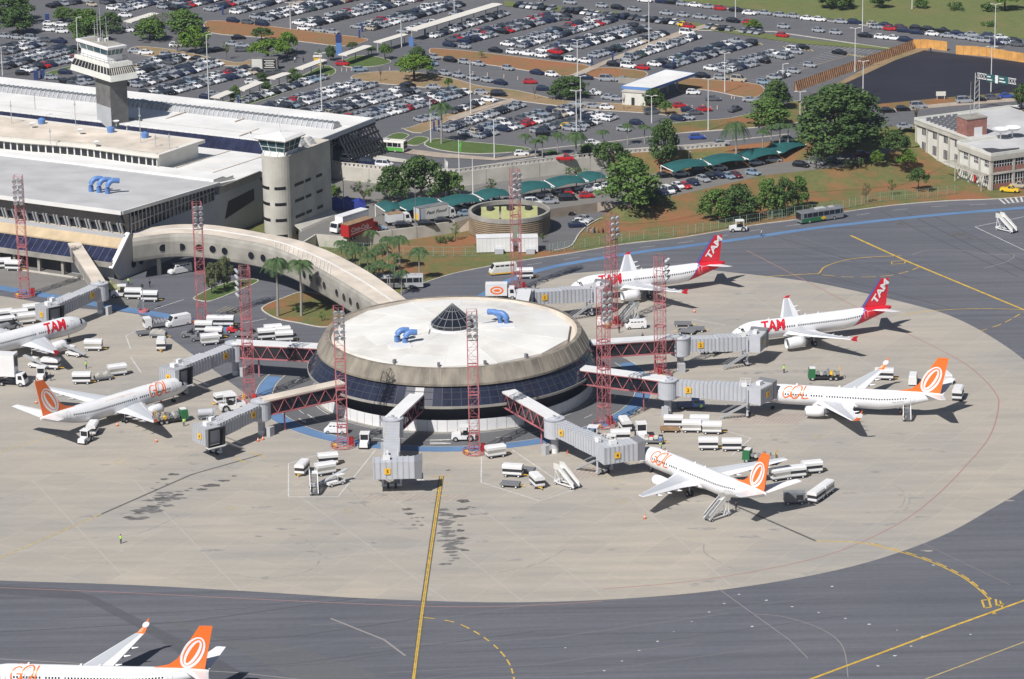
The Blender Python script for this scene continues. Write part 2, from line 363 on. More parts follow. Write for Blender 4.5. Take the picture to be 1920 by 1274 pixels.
strip(b, pxs(smooth([(1420, 520), (1520, 514), (1535, 513), (1548, 500), (1590, 487), (1640, 482), (1690, 480)], 6)), .28, .022)
strip(b, pxs(smooth([(1540, 516), (1600, 520), (1660, 518), (1700, 510), (1726, 500)], 6)), .28, .0225, dash=(3, 1.6))
strip(b, pxs(smooth([(1690, 592), (1740, 584), (1830, 579), (1915, 581)], 6)), .26, .022); strip(b, pxs(smooth([(1835, 622), (1880, 607), (1918, 586)], 6)), .26, .0225, dash=(3, 1.6))
for a in [((1672, 491), (1697, 489)), ((1672, 496), (1697, 494)), ((1672, 491), (1672, 496)), ((1697, 489), (1697, 494)), ((806, 893), (847, 893)), ((812, 906), (845, 906)), ((812, 930), (838, 930)), ((812, 920), (836, 920)), ((470, 848), (497, 858)), ((440, 858), (460, 868))]: strip(b, pxs(a), .22, .024)
# stand number 04 and its lead-in mark, painted strokes
def stroke(l, wd=.34): strip(b, pxs(l), wd, .026)
for l in ([(1841, 1126), (1854, 1125)], [(1854, 1125), (1858, 1139)], [(1859, 1139), (1846, 1141)], [(1846, 1141), (1841, 1126)], [(1867, 1124), (1869, 1137)], [(1868, 1137), (1882, 1133)], [(1875, 1127), (1880, 1141)]): stroke(l)
strip(b, pxs([(1859, 1150), (1866, 1149)]), 1.2, .027)
tag(b.build('road_marking', 'yellow_paint'), kind='structure')
b = MB()
strip(b, pxs([(1730, 1276), (1990, 1178)]), .3, .022); strip(b, pxs([(-40, 1064), (190, 964)]), .35, .0165); strip(b, pxs([(-20, 853), (110, 815)]), .3, .0165)
for px, py in [(652, 958), (433, 953), (223, 867), (1165, 940), (1532, 677), (1535, 820)]:
    c = U(px, py); strip(b, [c + V((.9 * math.cos(t), .9 * math.sin(t), 0)) for t in [k * math.pi / 8 for k in range(17)]], .18, .024)
for i in range(12): strip(b, pxs([(1050 + i * 9, 850 + i * 6), (1075 + i * 9, 842 + i * 6)]), .14, .02)
for i in range(7): strip(b, pxs([(405 + i * 7, 745 / 1.0 - 160 + i), (425 + i * 7, 575 + i)]), .14, .02)
tag(b.build('road_marking', 'faded_yellow'), kind='structure')
b = MB()
strip(b, pxs(smooth([(-60, 1100), (240, 1112), (480, 1124), (790, 1137), (960, 1137), (1130, 1128)], 6)), .22, .02)
strip(b, pxs(smooth([(1400, 470), (1545, 545), (1700, 625), (1760, 655), (1820, 690), (1865, 735), (1872, 765), (1855, 820), (1810, 875), (1750, 935), (1680, 985), (1570, 1035), (1450, 1065), (1300, 1090), (1130, 1105)], 8)), .24, .021)
for i in range(16):
    strip(b, pxs([(680 + i * 12, 938), (700 + i * 12, 928)]), .12, .02); strip(b, pxs([(1060 + i * 10, 905 - i * 2), (1085 + i * 10, 880 - i)]), .12, .02); strip(b, pxs([(1370 + i * 8, 795), (1395 + i * 8, 775)]), .12, .02)
tag(b.build('road_marking', 'red_line'), kind='structure')
b = MB()
for a in [((1345, 1103), (1480, 1200)), ((1480, 1200), (1515, 1235))]: strip(b, pxs(a), .15, .02)
strip(b, pxs(smooth([(1412, 1152), (1470, 1157), (1540, 1180), (1580, 1213), (1590, 1270)], 6)), .15, .02)
strip(b, pxs(smooth([(1710, 478), (1740, 470), (1800, 470), (1860, 478), (1900, 478), (1890, 490), (1845, 504)], 6)), .2, .02)
strip(b, pxs([(1700, 1005), (1895, 1098)]), .1, .02); strip(b, pxs([(0, 1236), (450, 1262), (700, 1290)]), .25, .02)
strip(b, pxs([(620, 1160), (720, 1200), (760, 1230)]), .4, .019)
tag(b.build('road_marking', 'faint_paint'), kind='structure')
# construction joints and old repairs on the slabs
b = MB()
for l in ([(560, 930), (840, 1128)], [(900, 955), (1130, 1118)], [(250, 900), (450, 1108)], [(700, 905), (980, 1128)], [(60, 900), (240, 1090)], [(1180, 930), (1370, 1098)], [(0, 1040), (560, 955)], [(560, 1050), (1300, 978)], [(1430, 700), (1740, 716)], [(1390, 545), (1640, 690)]): strip(b, pxs(l), .13, .0125)
tag(b.build('slab_joint', 'slab_seal'), kind='structure')
sheet('asphalt_patch', pxs([(-60, 1096), (130, 1104), (180, 1120), (400, 1230), (520, 1300), (430, 1300), (300, 1200), (160, 1125), (-60, 1110)]), .006, 'patched_asphalt')
sheet('asphalt_patch', pxs([(310, 1165), (330, 1160), (420, 1205), (500, 1205), (560, 1215), (620, 1235), (700, 1262), (720, 1300), (600, 1300), (440, 1215)]), .007, 'ring_asphalt')
# oil and tyre stains with shapes of their own
b = MB(); rs = random.Random(3)
def blot(px, py, r, st=1.6, z=.014):
    c = U(px, py); n = 14; a0 = rs.random() * 6; k = [rs.uniform(.55, 1.15) for _ in range(n)]
    b.sheet([(c.x + r * st * k[i] * math.cos(i * 2 * math.pi / n), c.y + r * k[i] * math.sin(i * 2 * math.pi / n), z + rs.random() * .001) for i in range(n)])
for px, py, r in [(763, 955, .75), (768, 964, .7), (772, 972, .25), (782, 971, .3), (792, 971, .3), (783, 978, .3), (790, 985, .35), (775, 985, .35), (868, 955, .9), (862, 968, .9), (880, 951, .3), (888, 952, .3), (845, 972, .3), (853, 971, .35), (862, 985, .4), (850, 978, .3), (868, 940, 1.0), (864, 995, .7), (866, 1010, .8), (872, 1032, .5),
                  (325, 890, .8), (308, 899, .7), (296, 905, .25), (312, 908, .3), (286, 916, .3), (293, 918, .3), (395, 911, 1.2), (378, 918, .8), (358, 916, .35), (350, 920, .4), (333, 928, .7), (420, 902, .7), (300, 935, 1.0), (284, 950, .8), (262, 960, .7), (240, 970, .6), (248, 972, .5), (440, 893, .4),
                  (1670, 700, .5), (1420, 700, .3), (1690, 420, 1.2), (1800, 440, 1.6), (1816, 447, .8), (1520, 720, .3), (1620, 778, .4), (950, 895, .3), (840, 882, .4)]: blot(px, py, r)
tag(b.build('oil_stain', 'tyre_black'), kind='structure')
b = MB()
for i in range(46):
    t = rs.random(); blot(828 + t * 26 + rs.gauss(0, 9), 958 + t * 90 + rs.gauss(0, 8), rs.uniform(.3, .9), 1.9, .0135)
for i in range(30):
    t = rs.random(); blot(250 + t * 90 + rs.gauss(0, 8), 972 - t * 50 + rs.gauss(0, 6), rs.uniform(.3, .9), 2.4, .0135)
tag(b.build('oil_stain', 'stain'), kind='structure')
b = MB()
for cx, cy, sx, sy, k in [(740, 940, 70, 25, 16), (400, 870, 60, 25, 14), (1180, 900, 60, 20, 12), (1500, 800, 90, 25, 14), (1440, 690, 90, 20, 12), (260, 760, 90, 40, 16), (1300, 1000, 220, 50, 20), (500, 1000, 260, 50, 26), (1650, 880, 110, 60, 14), (1250, 570, 110, 20, 12)]:
    for i in range(k): blot(cx + rs.gauss(0, sx), cy + rs.gauss(0, sy), rs.uniform(.15, .9), rs.uniform(1.5, 3.5), .0131)
for l in ([(430, 1075), (500, 1085), (580, 1070), (600, 1040), (570, 1010)], [(1660, 960), (1690, 950), (1695, 925), (1670, 905)], [(1675, 965), (1702, 952), (1706, 925)], [(1320, 1020), (1325, 1040), (1380, 1070)], [(900, 1080), (1000, 1060), (1060, 1030)], [(150, 1010), (260, 1000), (340, 965)], [(640, 900), (700, 960), (800, 1000)]): strip(b, pxs(smooth(l, 6)), .3, .0132)
tag(b.build('tyre_mark', 'apron_stain'), kind='structure')
b, b2 = MB(), MB()
for i in range(17):
    y = 1120 + i * 11 + rs.uniform(-3, 3); x = rs.uniform(-100, 900); L_ = rs.uniform(300, 900); strip(b if i % 2 else b2, pxs([(x, y + 30), (x + L_ * .5, y + 32 - L_ * .03), (x + L_, y + 26 - L_ * .09)]), rs.uniform(.15, .4), .0085 + i * 1e-4)
for i in range(12): y = 425 + i * 17; x = 1430 + i * 18; strip(b if i % 2 else b2, pxs([(x, y), (x + rs.uniform(150, 300), y + rs.uniform(40, 90))]), rs.uniform(.15, .35), .0085 + i * 1e-4)
for i in range(3): x = 1650 + i * 47; strip(b, pxs(smooth([(x, 395 + i * 3), (x + 90, 440 + i * 4), (x + 260, 520 + i * 6)], 5)), rs.uniform(.25, .5), .0105)
tag(b.build('asphalt_seam', 'seam_dark'), kind='structure'); tag(b2.build('asphalt_seam', 'seam_light'), kind='structure')
b = MB()
for px, py in [(1133, 1258), (1166, 1240), (1198, 1220), (1233, 1203), (1263, 1185), (1297, 1166), (1330, 1148), (1358, 1132), (1437, 1126), (1485, 1138), (1535, 1149), (1585, 1160), (1630, 1171), (1682, 1182), (1730, 1194), (1385, 1115), (1708, 1212), (1678, 1230), (1646, 1249), (1060, 1215), (1410, 1175), (1820, 1190), (1560, 1100), (1750, 1060)]: blot(px, py, rs.uniform(.14, .26), 1.3, .012)
tag(b.build('paint_chips', 'white_paint'), kind='structure')
# islands and garden
GARD = [(752, 548), (780, 537), (807, 527), (853, 513), (907, 502), (973, 490), (1073, 475), (1173, 458), (1160, 430), (1060, 470), (960, 466), (880, 466), (700, 440), (600, 450), (560, 470), (620, 520)]
b = MB(); kerb(b, pxs(smooth(KERB, 4))); 
ISL = smooth([(492, 582), (500, 572), (530, 560), (575, 548), (640, 570), (650, 600), (610, 614), (560, 606), (520, 598)], 5, True)
kerb(b, pxs(ISL + ISL[:1])); sheet('garden_bed', pxs(ISL), .10, 'grass_and_earth')
ISL2 = smooth([(366, 562), (368, 556), (400, 540), (440, 528), (475, 524), (482, 530), (440, 548), (395, 565)], 5, True)
kerb(b, pxs(ISL2 + ISL2[:1])); sheet('garden_bed', pxs(ISL2), .10, 'lawn')
CYL = smooth([(1165, 397), (1150, 403), (1122, 412), (1100, 425), (1085, 440), (1070, 462), (1040, 470)], 5); kerb(b, pxs(CYL, .03))
b.build('kerb', 'kerb'); tag(bpy.data.objects['kerb'], kind='structure')
sheet('service_yard', pxs(CYL + [(960, 470), (900, 455), (905, 420), (1010, 390), (1160, 380)]), .02, 'parking_asphalt')
# terraces: middle lot, landside plateau
MIDF = [(560, 462), (592, 442), (655, 447), (688, 440), (780, 428), (853, 417)]
midp = pxs(MIDF + [(885, 408), (1027, 393), (1120, 380), (1168, 384), (1185, 388), (1210, 377), (1260, 368), (1298, 360), (1393, 338), (1423, 330), (1513, 320), (1580, 313), (1657, 290), (1690, 272), (1722, 262), (1960, 262), (2100, 262), (2100, 160), (560, 240)], MID)
b = MB(); pr = [(p.x, p.y) for p in midp]; b.sheet([(x, y, MID) for x, y in pr]); tag(b.build('lower_car_park', 'upper_asphalt'), kind='structure')
# bank between the car park and the airside road
edge = [(1168, 384), (1185, 388), (1210, 377), (1260, 368), (1298, 360), (1393, 338), (1423, 330), (1513, 320), (1580, 313), (1657, 290), (1690, 272), (1724, 261), (1765, 262)]
toe = [(1120, 408), (1150, 420), (1190, 420), (1250, 415), (1300, 405), (1400, 385), (1440, 372), (1530, 360), (1610, 355), (1690, 347), (1730, 332), (1775, 310), (1800, 290)]
e3, t3 = pxs(edge, MID + .03), pxs(toe, .0); b = MB()
N = len(e3)
for i in range(N - 1):
    for k in range(4):
        f = lambda p, q, t: V((p.x + (q.x - p.x) * t, p.y + (q.y - p.y) * t, p.z + (q.z - p.z) * (t * t * (3 - 2 * t))))
        b.quad(f(e3[i], t3[i], (k + 1) / 4), f(e3[i + 1], t3[i + 1], (k + 1) / 4), f(e3[i + 1], t3[i + 1], k / 4), f(e3[i], t3[i], k / 4))
tag(b.build('grass_bank', 'grass_and_earth', smooth=True), kind='structure')
b = MB(); e4, t4 = pxs([(853, 417), (885, 408), (1027, 393), (1120, 380), (1168, 384)], MID + .01), pxs([(853, 438), (885, 432), (1028, 411), (1120, 398), (1172, 397)], -.02)
for i in range(4): b.quad(t4[i], t4[i + 1], e4[i + 1], e4[i])
tag(b.build('paved_ramp', 'pave'), kind='structure')
# truck yard retaining wall
def wall(name, pts, z0, z1, th, mat, label, cat='wall', cope=None):
    r = root(name, (*pts[0].xy, z0), label, cat, world=True); b = MB(); c = MB()
    for p, q in zip(pts, pts[1:]):
        d = (q - p); d.z = 0; L = d.length; d.normalize(); s = V((-d.y, d.x, 0))
        b.obox(V((p.x, p.y, z0)) - s * th / 2 - d * .01, d * (L + .02), s * th, (0, 0, z1 - z0))
        n = max(1, int(L / 6))
        for i in range(n): c.obox(V((p.x, p.y, z0)) + d * (L * i / n) - s * (th / 2 + .04), d * .12, s * (th + .08), (0, 0, z1 - z0))
    b.build('wall_panel', mat, r); c.build('joint', 'concrete', r)
    if cope:
        k = MB()
        for p, q in zip(pts, pts[1:]):
            d = q - p; d.z = 0; L = d.length; d.normalize(); n = max(1, int(L / 1.2))
            k.beam((p.x, p.y, z1 + .9), (q.x, q.y, z1 + .9), .3, .16); k.beam((p.x, p.y, z1 + .08), (q.x, q.y, z1 + .08), .35, .16)
            for i in range(n): o = p + d * (L * (i + .5) / n); k.box(o.x, o.y, z1, .75, .22, .85, math.atan2(d.y, d.x))
        k.build('balustrade', cope, r)
    return r
wall('retaining_wall', pxs(MIDF, MID), -.1, MID + .35, .4, 'concrete_light', 'concrete retaining wall below the parked delivery trucks')
HIF = [(560, 296), (640, 312), (745, 322), (855, 325), (910, 318), (1060, 300), (1150, 291)]
HIR = [(1200, 286), (1290, 281), (1360, 275), (1480, 262), (1560, 250), (1640, 240), (1700, 236), (1790, 221), (1920, 203), (2150, 175)]
hip = pxs([(-300, 300)] + HIF + HIR + [(2400, -260), (-500, -260)], HI)
b = MB(); b.sheet([(p.x, p.y, HI) for p in hip]); tag(b.build('landside_ground', 'parking_asphalt'), kind='structure')
wall('retaining_wall', pxs(HIF, HI), MID - .1, HI + .1, .5, 'concrete_light', 'tall concrete wall carrying the road above the teal canopies', cope='kerb')
e3, b = pxs(HIF[-1:] + HIR, HI - .01), MB()
for p, q in zip(e3, e3[1:]):
    dn = lambda t: V((t.x + 1, t.y - 9, MID - .02))
    b.quad(dn(p), dn(q), q, p)
tag(b.build('grass_bank', 'grass_and_earth'), kind='structure')
b = MB()
for p, q in zip(e3, e3[1:]):
    d = (q - p).normalized(); n = max(1, int((q - p).length / 1.2))
    if q.x > 62: continue
    b.beam(p + V((0, 0, .95)), q + V((0, 0, .95)), .25, .14); b.beam(p + V((0, 0, .1)), q + V((0, 0, .1)), .3, .2)
    for i in range(n): o = p.lerp(q, (i + .5) / n); b.box(o.x, o.y, HI, .7, .18, .9, math.atan2(d.y, d.x))
tag(b.build('road_barrier', 'kerb'), 'white concrete balustrade along the road above the grass bank', 'barrier')
# landside islands of earth and grass
kb = MB()
def isl(name, pts, mat, dz=.10, k=True, sm=3, z=HI):
    q = smooth(pts, sm, True) if sm else pts
    o = sheet(name, pxs(q, z), z + dz, mat)
    if k: kerb(kb, pxs(q + q[:1], z), .2, .13)
    return o
isl('earth_island', [(387, 41), (440, 42), (530, 53), (610, 63), (685, 73), (680, 80), (640, 87), (560, 78), (480, 70), (395, 62)], 'red_earth')
isl('earth_island', [(807, 92), (836, 93), (885, 97), (960, 106), (1033, 115), (1107, 125), (1073, 141), (1045, 142), (957, 128), (900, 120), (855, 112), (812, 104)], 'red_earth')
isl('earth_island', [(1127, 127), (1210, 135), (1200, 150), (1148, 152), (1098, 140)], 'red_earth')
isl('earth_island', [(660, 144), (680, 138), (740, 134), (800, 139), (850, 148), (900, 162), (960, 169), (1000, 177), (1060, 190), (1160, 195), (1220, 198), (1290, 207), (1288, 222), (1230, 214), (1100, 205), (960, 188), (880, 175), (800, 165), (720, 158), (665, 150)], 'dry_earth')
isl('grass_island', [(640, 118), (665, 106), (700, 106), (733, 115), (720, 122), (690, 126), (650, 126)], 'lawn')
isl('grass_island', [(404, 198), (430, 203), (470, 196), (600, 152), (630, 134), (606, 124), (560, 146), (480, 174)], 'lawn')
isl('earth_island', [(255, 88), (330, 95), (440, 118), (470, 112), (470, 122), (420, 124), (330, 112), (250, 100)], 'dry_earth')
isl('grass_island', [(80, 140), (135, 124), (135, 128), (88, 146)], 'lawn')
isl('grass_island', [(720, 262), (745, 250), (767, 255), (742, 267)], 'lawn'); isl('grass_island', [(760, 270), (782, 257), (804, 261), (784, 273)], 'lawn')
isl('grass_island', [(796, 272), (815, 261), (860, 265), (975, 276), (990, 283), (900, 289), (830, 283)], 'lawn')
isl('grass_island', [(755, 241), (768, 240), (842, 213), (925, 188), (925, 193), (850, 222), (790, 250)], 'dry_earth')
isl('earth_island', [(1270, 149), (1330, 150), (1425, 160), (1425, 180), (1395, 183), (1340, 172), (1300, 168), (1275, 172)], 'red_earth')
isl('earth_island', [(1238, 236), (1300, 228), (1370, 222), (1440, 205), (1500, 190), (1505, 226), (1440, 238), (1280, 250), (1245, 252)], 'grass_and_earth')
isl('footpath', [(1068, 142), (1128, 117), (1236, 73), (1275, 59), (1320, 47), (1330, 50), (1288, 64), (1250, 78), (1140, 119), (1088, 143)], 'pave', .12, False, 0)
isl('footpath', [(500, 30), (560, 2), (572, 3), (520, 30)], 'pave', .12, False, 0); isl('footpath', [(835, 222), (960, 185), (972, 189), (850, 228)], 'pave', .14, False, 0)
isl('footpath', [(735, 285), (750, 278), (830, 288), (930, 297), (1010, 288), (1010, 292), (930, 302), (820, 296)], 'pave', .12, False, 0)
isl('verge', [(945, 2), (1150, 23), (1300, 43), (1500, 74), (1700, 92), (1705, 97), (1500, 83), (1300, 53), (1150, 32), (945, 12)], 'far_meadow', .1, False, 0)
isl('meadow', [(1180, -6), (1290, 4), (1400, 17), (1500, 30), (1600, 40), (1700, 52), (1800, 60), (1930, 75), (2300, 110), (2400, -220), (1050, -220)], 'far_meadow', .08, False, 0)
isl('verge', [(1500, 100), (1560, 80), (1700, 92), (1730, 95), (1580, 157), (1560, 150)], 'dry_earth', .05, False, 0) if 0 else None
isl('verge', [(1560, 162), (1690, 92), (1740, 82), (1740, 96), (1640, 132), (1590, 158)], 'dry_earth', .05, False, 0)
isl('new_asphalt_lot', [(1578, 160), (1680, 113), (1733, 95), (1920, 118), (2150, 145), (2150, 160), (1900, 174), (1780, 183), (1645, 196)], 'new_bitumen', .07, False, 0)
isl('verge', [(1645, 196), (1780, 183), (1900, 174), (2150, 160), (2150, 168), (1900, 184), (1780, 193), (1650, 207)], 'grass_and_earth', .07, False, 0)
isl('footpath', [(1650, 207), (1780, 193), (1900, 184), (2150, 168), (2150, 174), (1900, 191), (1780, 200), (1652, 213)], 'pave', .06, False, 0)
isl('bus_stop_island', [(640, 283), (690, 290), (765, 301), (762, 307), (690, 300), (640, 292)], 'concrete_light', .2, False, 0)
for l in ([(1180, -2), (1290, 8), (1400, 21), (1500, 34), (1600, 45), (1700, 60), (1930, 88)], [(745, 320), (860, 318), (1000, 297), (1150, 282), (1300, 272), (1480, 252)], [(1010, 281), (1150, 266), (1240, 254), (1300, 248), (1440, 238), (1520, 228)], [(1690, 243), (1790, 225), (1920, 207)], [(1290, 57), (1450, 60), (1600, 82), (1690, 95)]):
    kerb(kb, pxs(l, HI), .3, .15)
tag(kb.build('kerb', 'kerb'), kind='structure')
b = MB()   # bay lines in the far right car park, hatching
for i in range(26): x = 1470 + i * 9; strip(b, pxs([(x, 73 + i * 1.2), (x - 16, 79 + i * 1.2)], HI), .12, HI + .03)
for i in range(24): x = 1410 + i * 8; strip(b, pxs([(x, 150 - i * 3.0), (x + 34, 156 - i * 3.0)], HI), .12, HI + .03)
tag(b.build('road_marking', 'white_paint'), kind='structure')
b = MB()
for x0, y0, x1, y1 in [(1385, 76, 1425, 81), (1468, 87, 1520, 93), (1585, 100, 1630, 107), (1340, 139, 1390, 146)]:
    for i in range(8): x = x0 + (x1 - x0) * i / 7; y = y0 + (y1 - y0) * i / 7; strip(b, pxs([(x, y), (x + 5, y + 4)], HI), .4, HI + .032)
strip(b, pxs([(1420, 155), (1590, 105)], HI), .2, HI + .032)
tag(b.build('road_marking', 'faded_yellow'), kind='structure')
M('skirt_mullion', (.06, .065, .085), .5)
# ================= round satellite terminal =============================================
sat = root('satellite_terminal', (SC.x, SC.y, 0), 'round satellite terminal with white roof, sloped concrete ring and dark glass skirt', 'terminal', world=True)
c2 = (SC.x, SC.y)
b = MB(); NP = 14          # faceted white roof
ring = [(SC.x + 24.2 * math.cos(2 * math.pi * (k + .35) / NP), SC.y + 24.2 * math.sin(2 * math.pi * (k + .35) / NP), 12.25) for k in range(NP)]
top = [(SC.x + 4.6 * math.cos(2 * math.pi * (k + .35) / NP), SC.y + 4.6 * math.sin(2 * math.pi * (k + .35) / NP), 13.3) for k in range(NP)]
for k in range(NP):
    for j in range(3):
        f_0, f_1 = (0, .3, .62, 1)[j], (0, .3, .62, 1)[j + 1]; R0, R1, T0, T1 = V(ring[k]), V(ring[(k + 1) % NP]), V(top[k]), V(top[(k + 1) % NP])
        b.quad(R0.lerp(T0, f_0), R1.lerp(T1, f_0), R1.lerp(T1, f_1), R0.lerp(T0, f_1), m=1 if random.random() < .3 else 0)
b.add(top, [list(range(NP))])
for k in range(NP): b.quad(ring[k], ring[(k + 1) % NP], V(ring[(k + 1) % NP]) - V((0, 0, 1)), V(ring[k]) - V((0, 0, 1)))
for k in range(NP): b.beam(V(ring[k]) + V((0, 0, .01)), V(top[k]) + V((0, 0, .01)), .14, .07)
for k in range(NP):
    for j in range(1, 12):
        pa, pb = V(ring[k]).lerp(V(ring[(k + 1) % NP]), j / 12), V(top[k]).lerp(V(top[(k + 1) % NP]), j / 12)
        b.beam(pa, pb, .06, .03)
rf = b.build('roof', ['cream_roof2', 'cream_roof3'], sat)
b = MB(); b.rev([(5.0, 13.05), (5.0, 13.55), (4.3, 13.6), (4.3, 13.2)], c2, 40); b.build('skylight_curb', 'white', rf)
b = MB(); b.rev([(23.2, 11.0), (24.6, 11.0), (26.1, 12.05), (26.1, 12.3), (25.2, 12.35), (24.9, 11.5), (23.2, 11.4)], c2, 96); b.build('gutter_ring', 'roof_stain', sat)
b = MB(); b.rev([(25.3, 12.42), (26.15, 12.36), (27.7, 9.62), (27.7, 9.2), (26.6, 9.0), (25.3, 9.0)], c2, 96); 
for k in range(80):
    a = 2 * math.pi * k / 80; ca, sa = math.cos(a), math.sin(a)
    b.beam((SC.x + 26.12 * ca, SC.y + 26.12 * sa, 12.4), (SC.x + 27.7 * ca, SC.y + 27.7 * sa, 9.66), .09, .07, 1)
b.build('concrete_ring', ['concrete_streak', 'concrete'], sat)
for k in range(4):
    a = RD(-118 + k * 22); b = MB(); b.box(SC.x + 24.0 * math.cos(a), SC.y + 24.0 * math.sin(a), 12.3, .7, .5, .7, a); b.build('drain_box', 'grey_dark', rf)
b = MB(); b.rev([(27.0, 9.3), (29.7, 5.75)], c2, 96); gl = b.build('glass_skirt', 'glass_band', sat)
b = MB()
for k in range(96):
    a = 2 * math.pi * k / 96; ca, sa = math.cos(a), math.sin(a)
    b.beam((SC.x + 27.0 * ca, SC.y + 27.0 * sa, 9.32), (SC.x + 29.72 * ca, SC.y + 29.72 * sa, 5.77), .06, .05)
for t in (.34, .67):
    r0 = 27.0 + 2.72 * t; z = 9.32 - 3.55 * t; b.rev([(r0 - .04, z + .05), (r0 + .05, z + .05), (r0 + .05, z - .05)], c2, 96)
b.build('mullion', 'skirt_mullion', gl)
b = MB(); b.rev([(29.6, 5.78), (29.8, 5.75), (29.8, 5.25), (28.0, 4.8), (26.2, 4.7)], c2, 96); b.build('floor_edge', 'concrete', sat)
b = MB(); b.rev([(26.2, 5), (26.2, 0)], c2, 72); b.build('ground_floor_wall', 'dark', sat)
b = MB(); b.rev([(29.0, .0), (29.0, .14), (26.2, .14)], c2, 96); b.build('plinth', 'concrete', sat)
b = MB(); N0 = 46
for k in range(N0):
    a0, a1 = RD(-172 + 184 * k / N0), RD(-172 + 184 * (k + .965) / N0)
    if -62 < math.degrees(a0) < -54:
        if b.v: b.build('hoarding', 'white', sat)
        b = MB(); continue
    b.quad(*[(SC.x + 28.35 * math.cos(a), SC.y + 28.35 * math.sin(a), z) for a, z in ((a0, .14), (a1, .14), (a1, 2.45), (a0, 2.45))])
    b.quad(*[(SC.x + 28.2 * math.cos(a), SC.y + 28.2 * math.sin(a), z) for a, z in ((a1, .14), (a0, .14), (a0, 2.45), (a1, 2.45))])
b.build('hoarding', 'white', sat)
# skylight
b = MB(); NS = 16; b.rev([(4.35, 13.5), (4.35, 14.3), (.05, 18.2)], c2, NS); sk = b.build('skylight', 'glass', sat)
b = MB()
for k in range(NS):
    a = 2 * math.pi * k / NS; ca, sa = math.cos(a), math.sin(a); b.beam((SC.x + 4.37 * ca, SC.y + 4.37 * sa, 14.3), (SC.x + .06 * ca, SC.y + .06 * sa, 18.22), .1, .1); b.beam((SC.x + 4.37 * ca, SC.y + 4.37 * sa, 13.5), (SC.x + 4.37 * ca, SC.y + 4.37 * sa, 14.3), .1, .1)
for t in (0, .33, .66): r0 = 4.38 - 4.3 * t; z = 14.3 + 3.9 * t; b.rev([(r0 - .05, z + .08), (r0 + .05, z + .05), (r0 + .05, z - .06)], c2, NS)
b.build('mullion', 'grey_dark', sk)
def gooseneck(o, dirv, mat='blue_pipe', r=.62, hh=2.3, reach=2.4, parent=None):
    d = V((math.cos(dirv), math.sin(dirv), 0)); b = MB(); o = V(o)
    p = [o, o + V((0, 0, hh * .45))] + [o + d * (reach * .55 * (1 - math.cos(t))) + V((0, 0, hh * .45 + hh * .5 * math.sin(t))) for t in [RD(x) for x in (18, 36, 54, 72, 90)]] + [o + d * reach + V((0, 0, hh * .88))]
    b.tube(p, r, 12); return b.build('vent_pipe', mat, parent, smooth=True)
for px, py, n in [(745, 640, 0), (760, 644, 1)]: gooseneck(U(px, py, 12.9), RD(18), parent=rf)
for px, py in [(938, 606), (950, 608)]: gooseneck(U(px, py, 12.9), RD(150), parent=rf, reach=2.8)
for q in [(750, 648), (945, 612)]: p = U(*q, 12.9); b = MB(); b.box(p.x, p.y, 12.5, 4.2, 2.6, .6, RD(12)); b.build('vent_curb', 'white', rf)
p0, p1 = U(770, 632, 13), U(812, 622, 13); b = MB(); b.tube([p0, p1], .16, 8); b.build('roof_pipe', 'tin', rf); p0, p1 = U(880, 612, 13), U(930, 602, 13.2); b = MB(); b.tube([p0, p1], .14, 8); b.build('roof_pipe', 'tin', rf); b = MB(); b.tube([U(804, 627, 13.2), U(806, 618, 13.4), U(816, 614, 13.6)], .14, 6); b.build('roof_pipe', 'tin', rf)
# ================= elevated concourse ===================================================
con = root('elevated_concourse', (-60, 745, 0), 'curved raised concrete walkway with round porthole windows leading to the satellite', 'walkway', world=True)
near = [(-86.2, 746.5), (-78, 750.2), (-70.3, 749.0), (-62.6, 744.2), (-55.2, 738.6), (-48.8, 729.8), (-42.2, 717.8), (-37.0, 707.3), (-30.4, 693.0), (-26.0, 682.0)]
far = [(-86.6, 756.2), (-78.5, 760.6), (-70.4, 760.2), (-63.6, 756.6), (-56.2, 751.2), (-48.8, 745.3), (-42.3, 736.9), (-37.4, 728.6), (-29.9, 713.6), (-20.5, 690.2)]
ns, fs = smooth(near, 6), smooth(far, 6); z0, z1 = 4.4, 9.8; rings = []
for (a, bq) in zip(ns, fs):
    a, bq = V((*a, 0)), V((*bq, 0)); d = (bq - a); wd = d.length; d.normalize()
    pr = [(.5, z0), (.12, z0 + .3), (0, z0 + 1.0), (0, z1 - 1.5), (.35, z1 - .5), (1.2, z1), (wd - 1.2, z1), (wd - .35, z1 - .5), (wd, z1 - 1.5), (wd, z0 + .8), (wd - .5, z0)]
    rings.append([a + d * t + V((0, 0, z)) for t, z in pr])
b = MB(); b.loft(rings); cb = b.build('shell', 'concrete', con, smooth=False)
b = MB()
rt = []
for (a, bq) in zip(ns, fs):
    a, bq = V((*a, 0)), V((*bq, 0)); d = (bq - a); wd = d.length; d.normalize()
    rt.append([a + d * t + V((0, 0, z1 + .02)) for t in (1.6, wd - 1.0)])
for i in range(len(rt) - 1): b.quad(rt[i][0], rt[i + 1][0], rt[i + 1][1], rt[i][1])
b.build('roof_coating', 'roof_stain', con)
b = MB()
for t0, t1, w_ in ((.52, .52, .22),):
    pts = [r[0].lerp(r[1], .5) + V((0, 0, .08)) for r in rt]
    for p, q in zip(pts, pts[1:]): b.beam(p, q, .28, .14)
for i in range(26, 40, 1):
    p, q = rt[i][0], rt[i][0].lerp(rt[i][1], .42); b.beam(p + V((0, 0, .05)), q + V((0, 0, .05)), .12, .1)
b.build('roof_cable_tray', 'white', con)
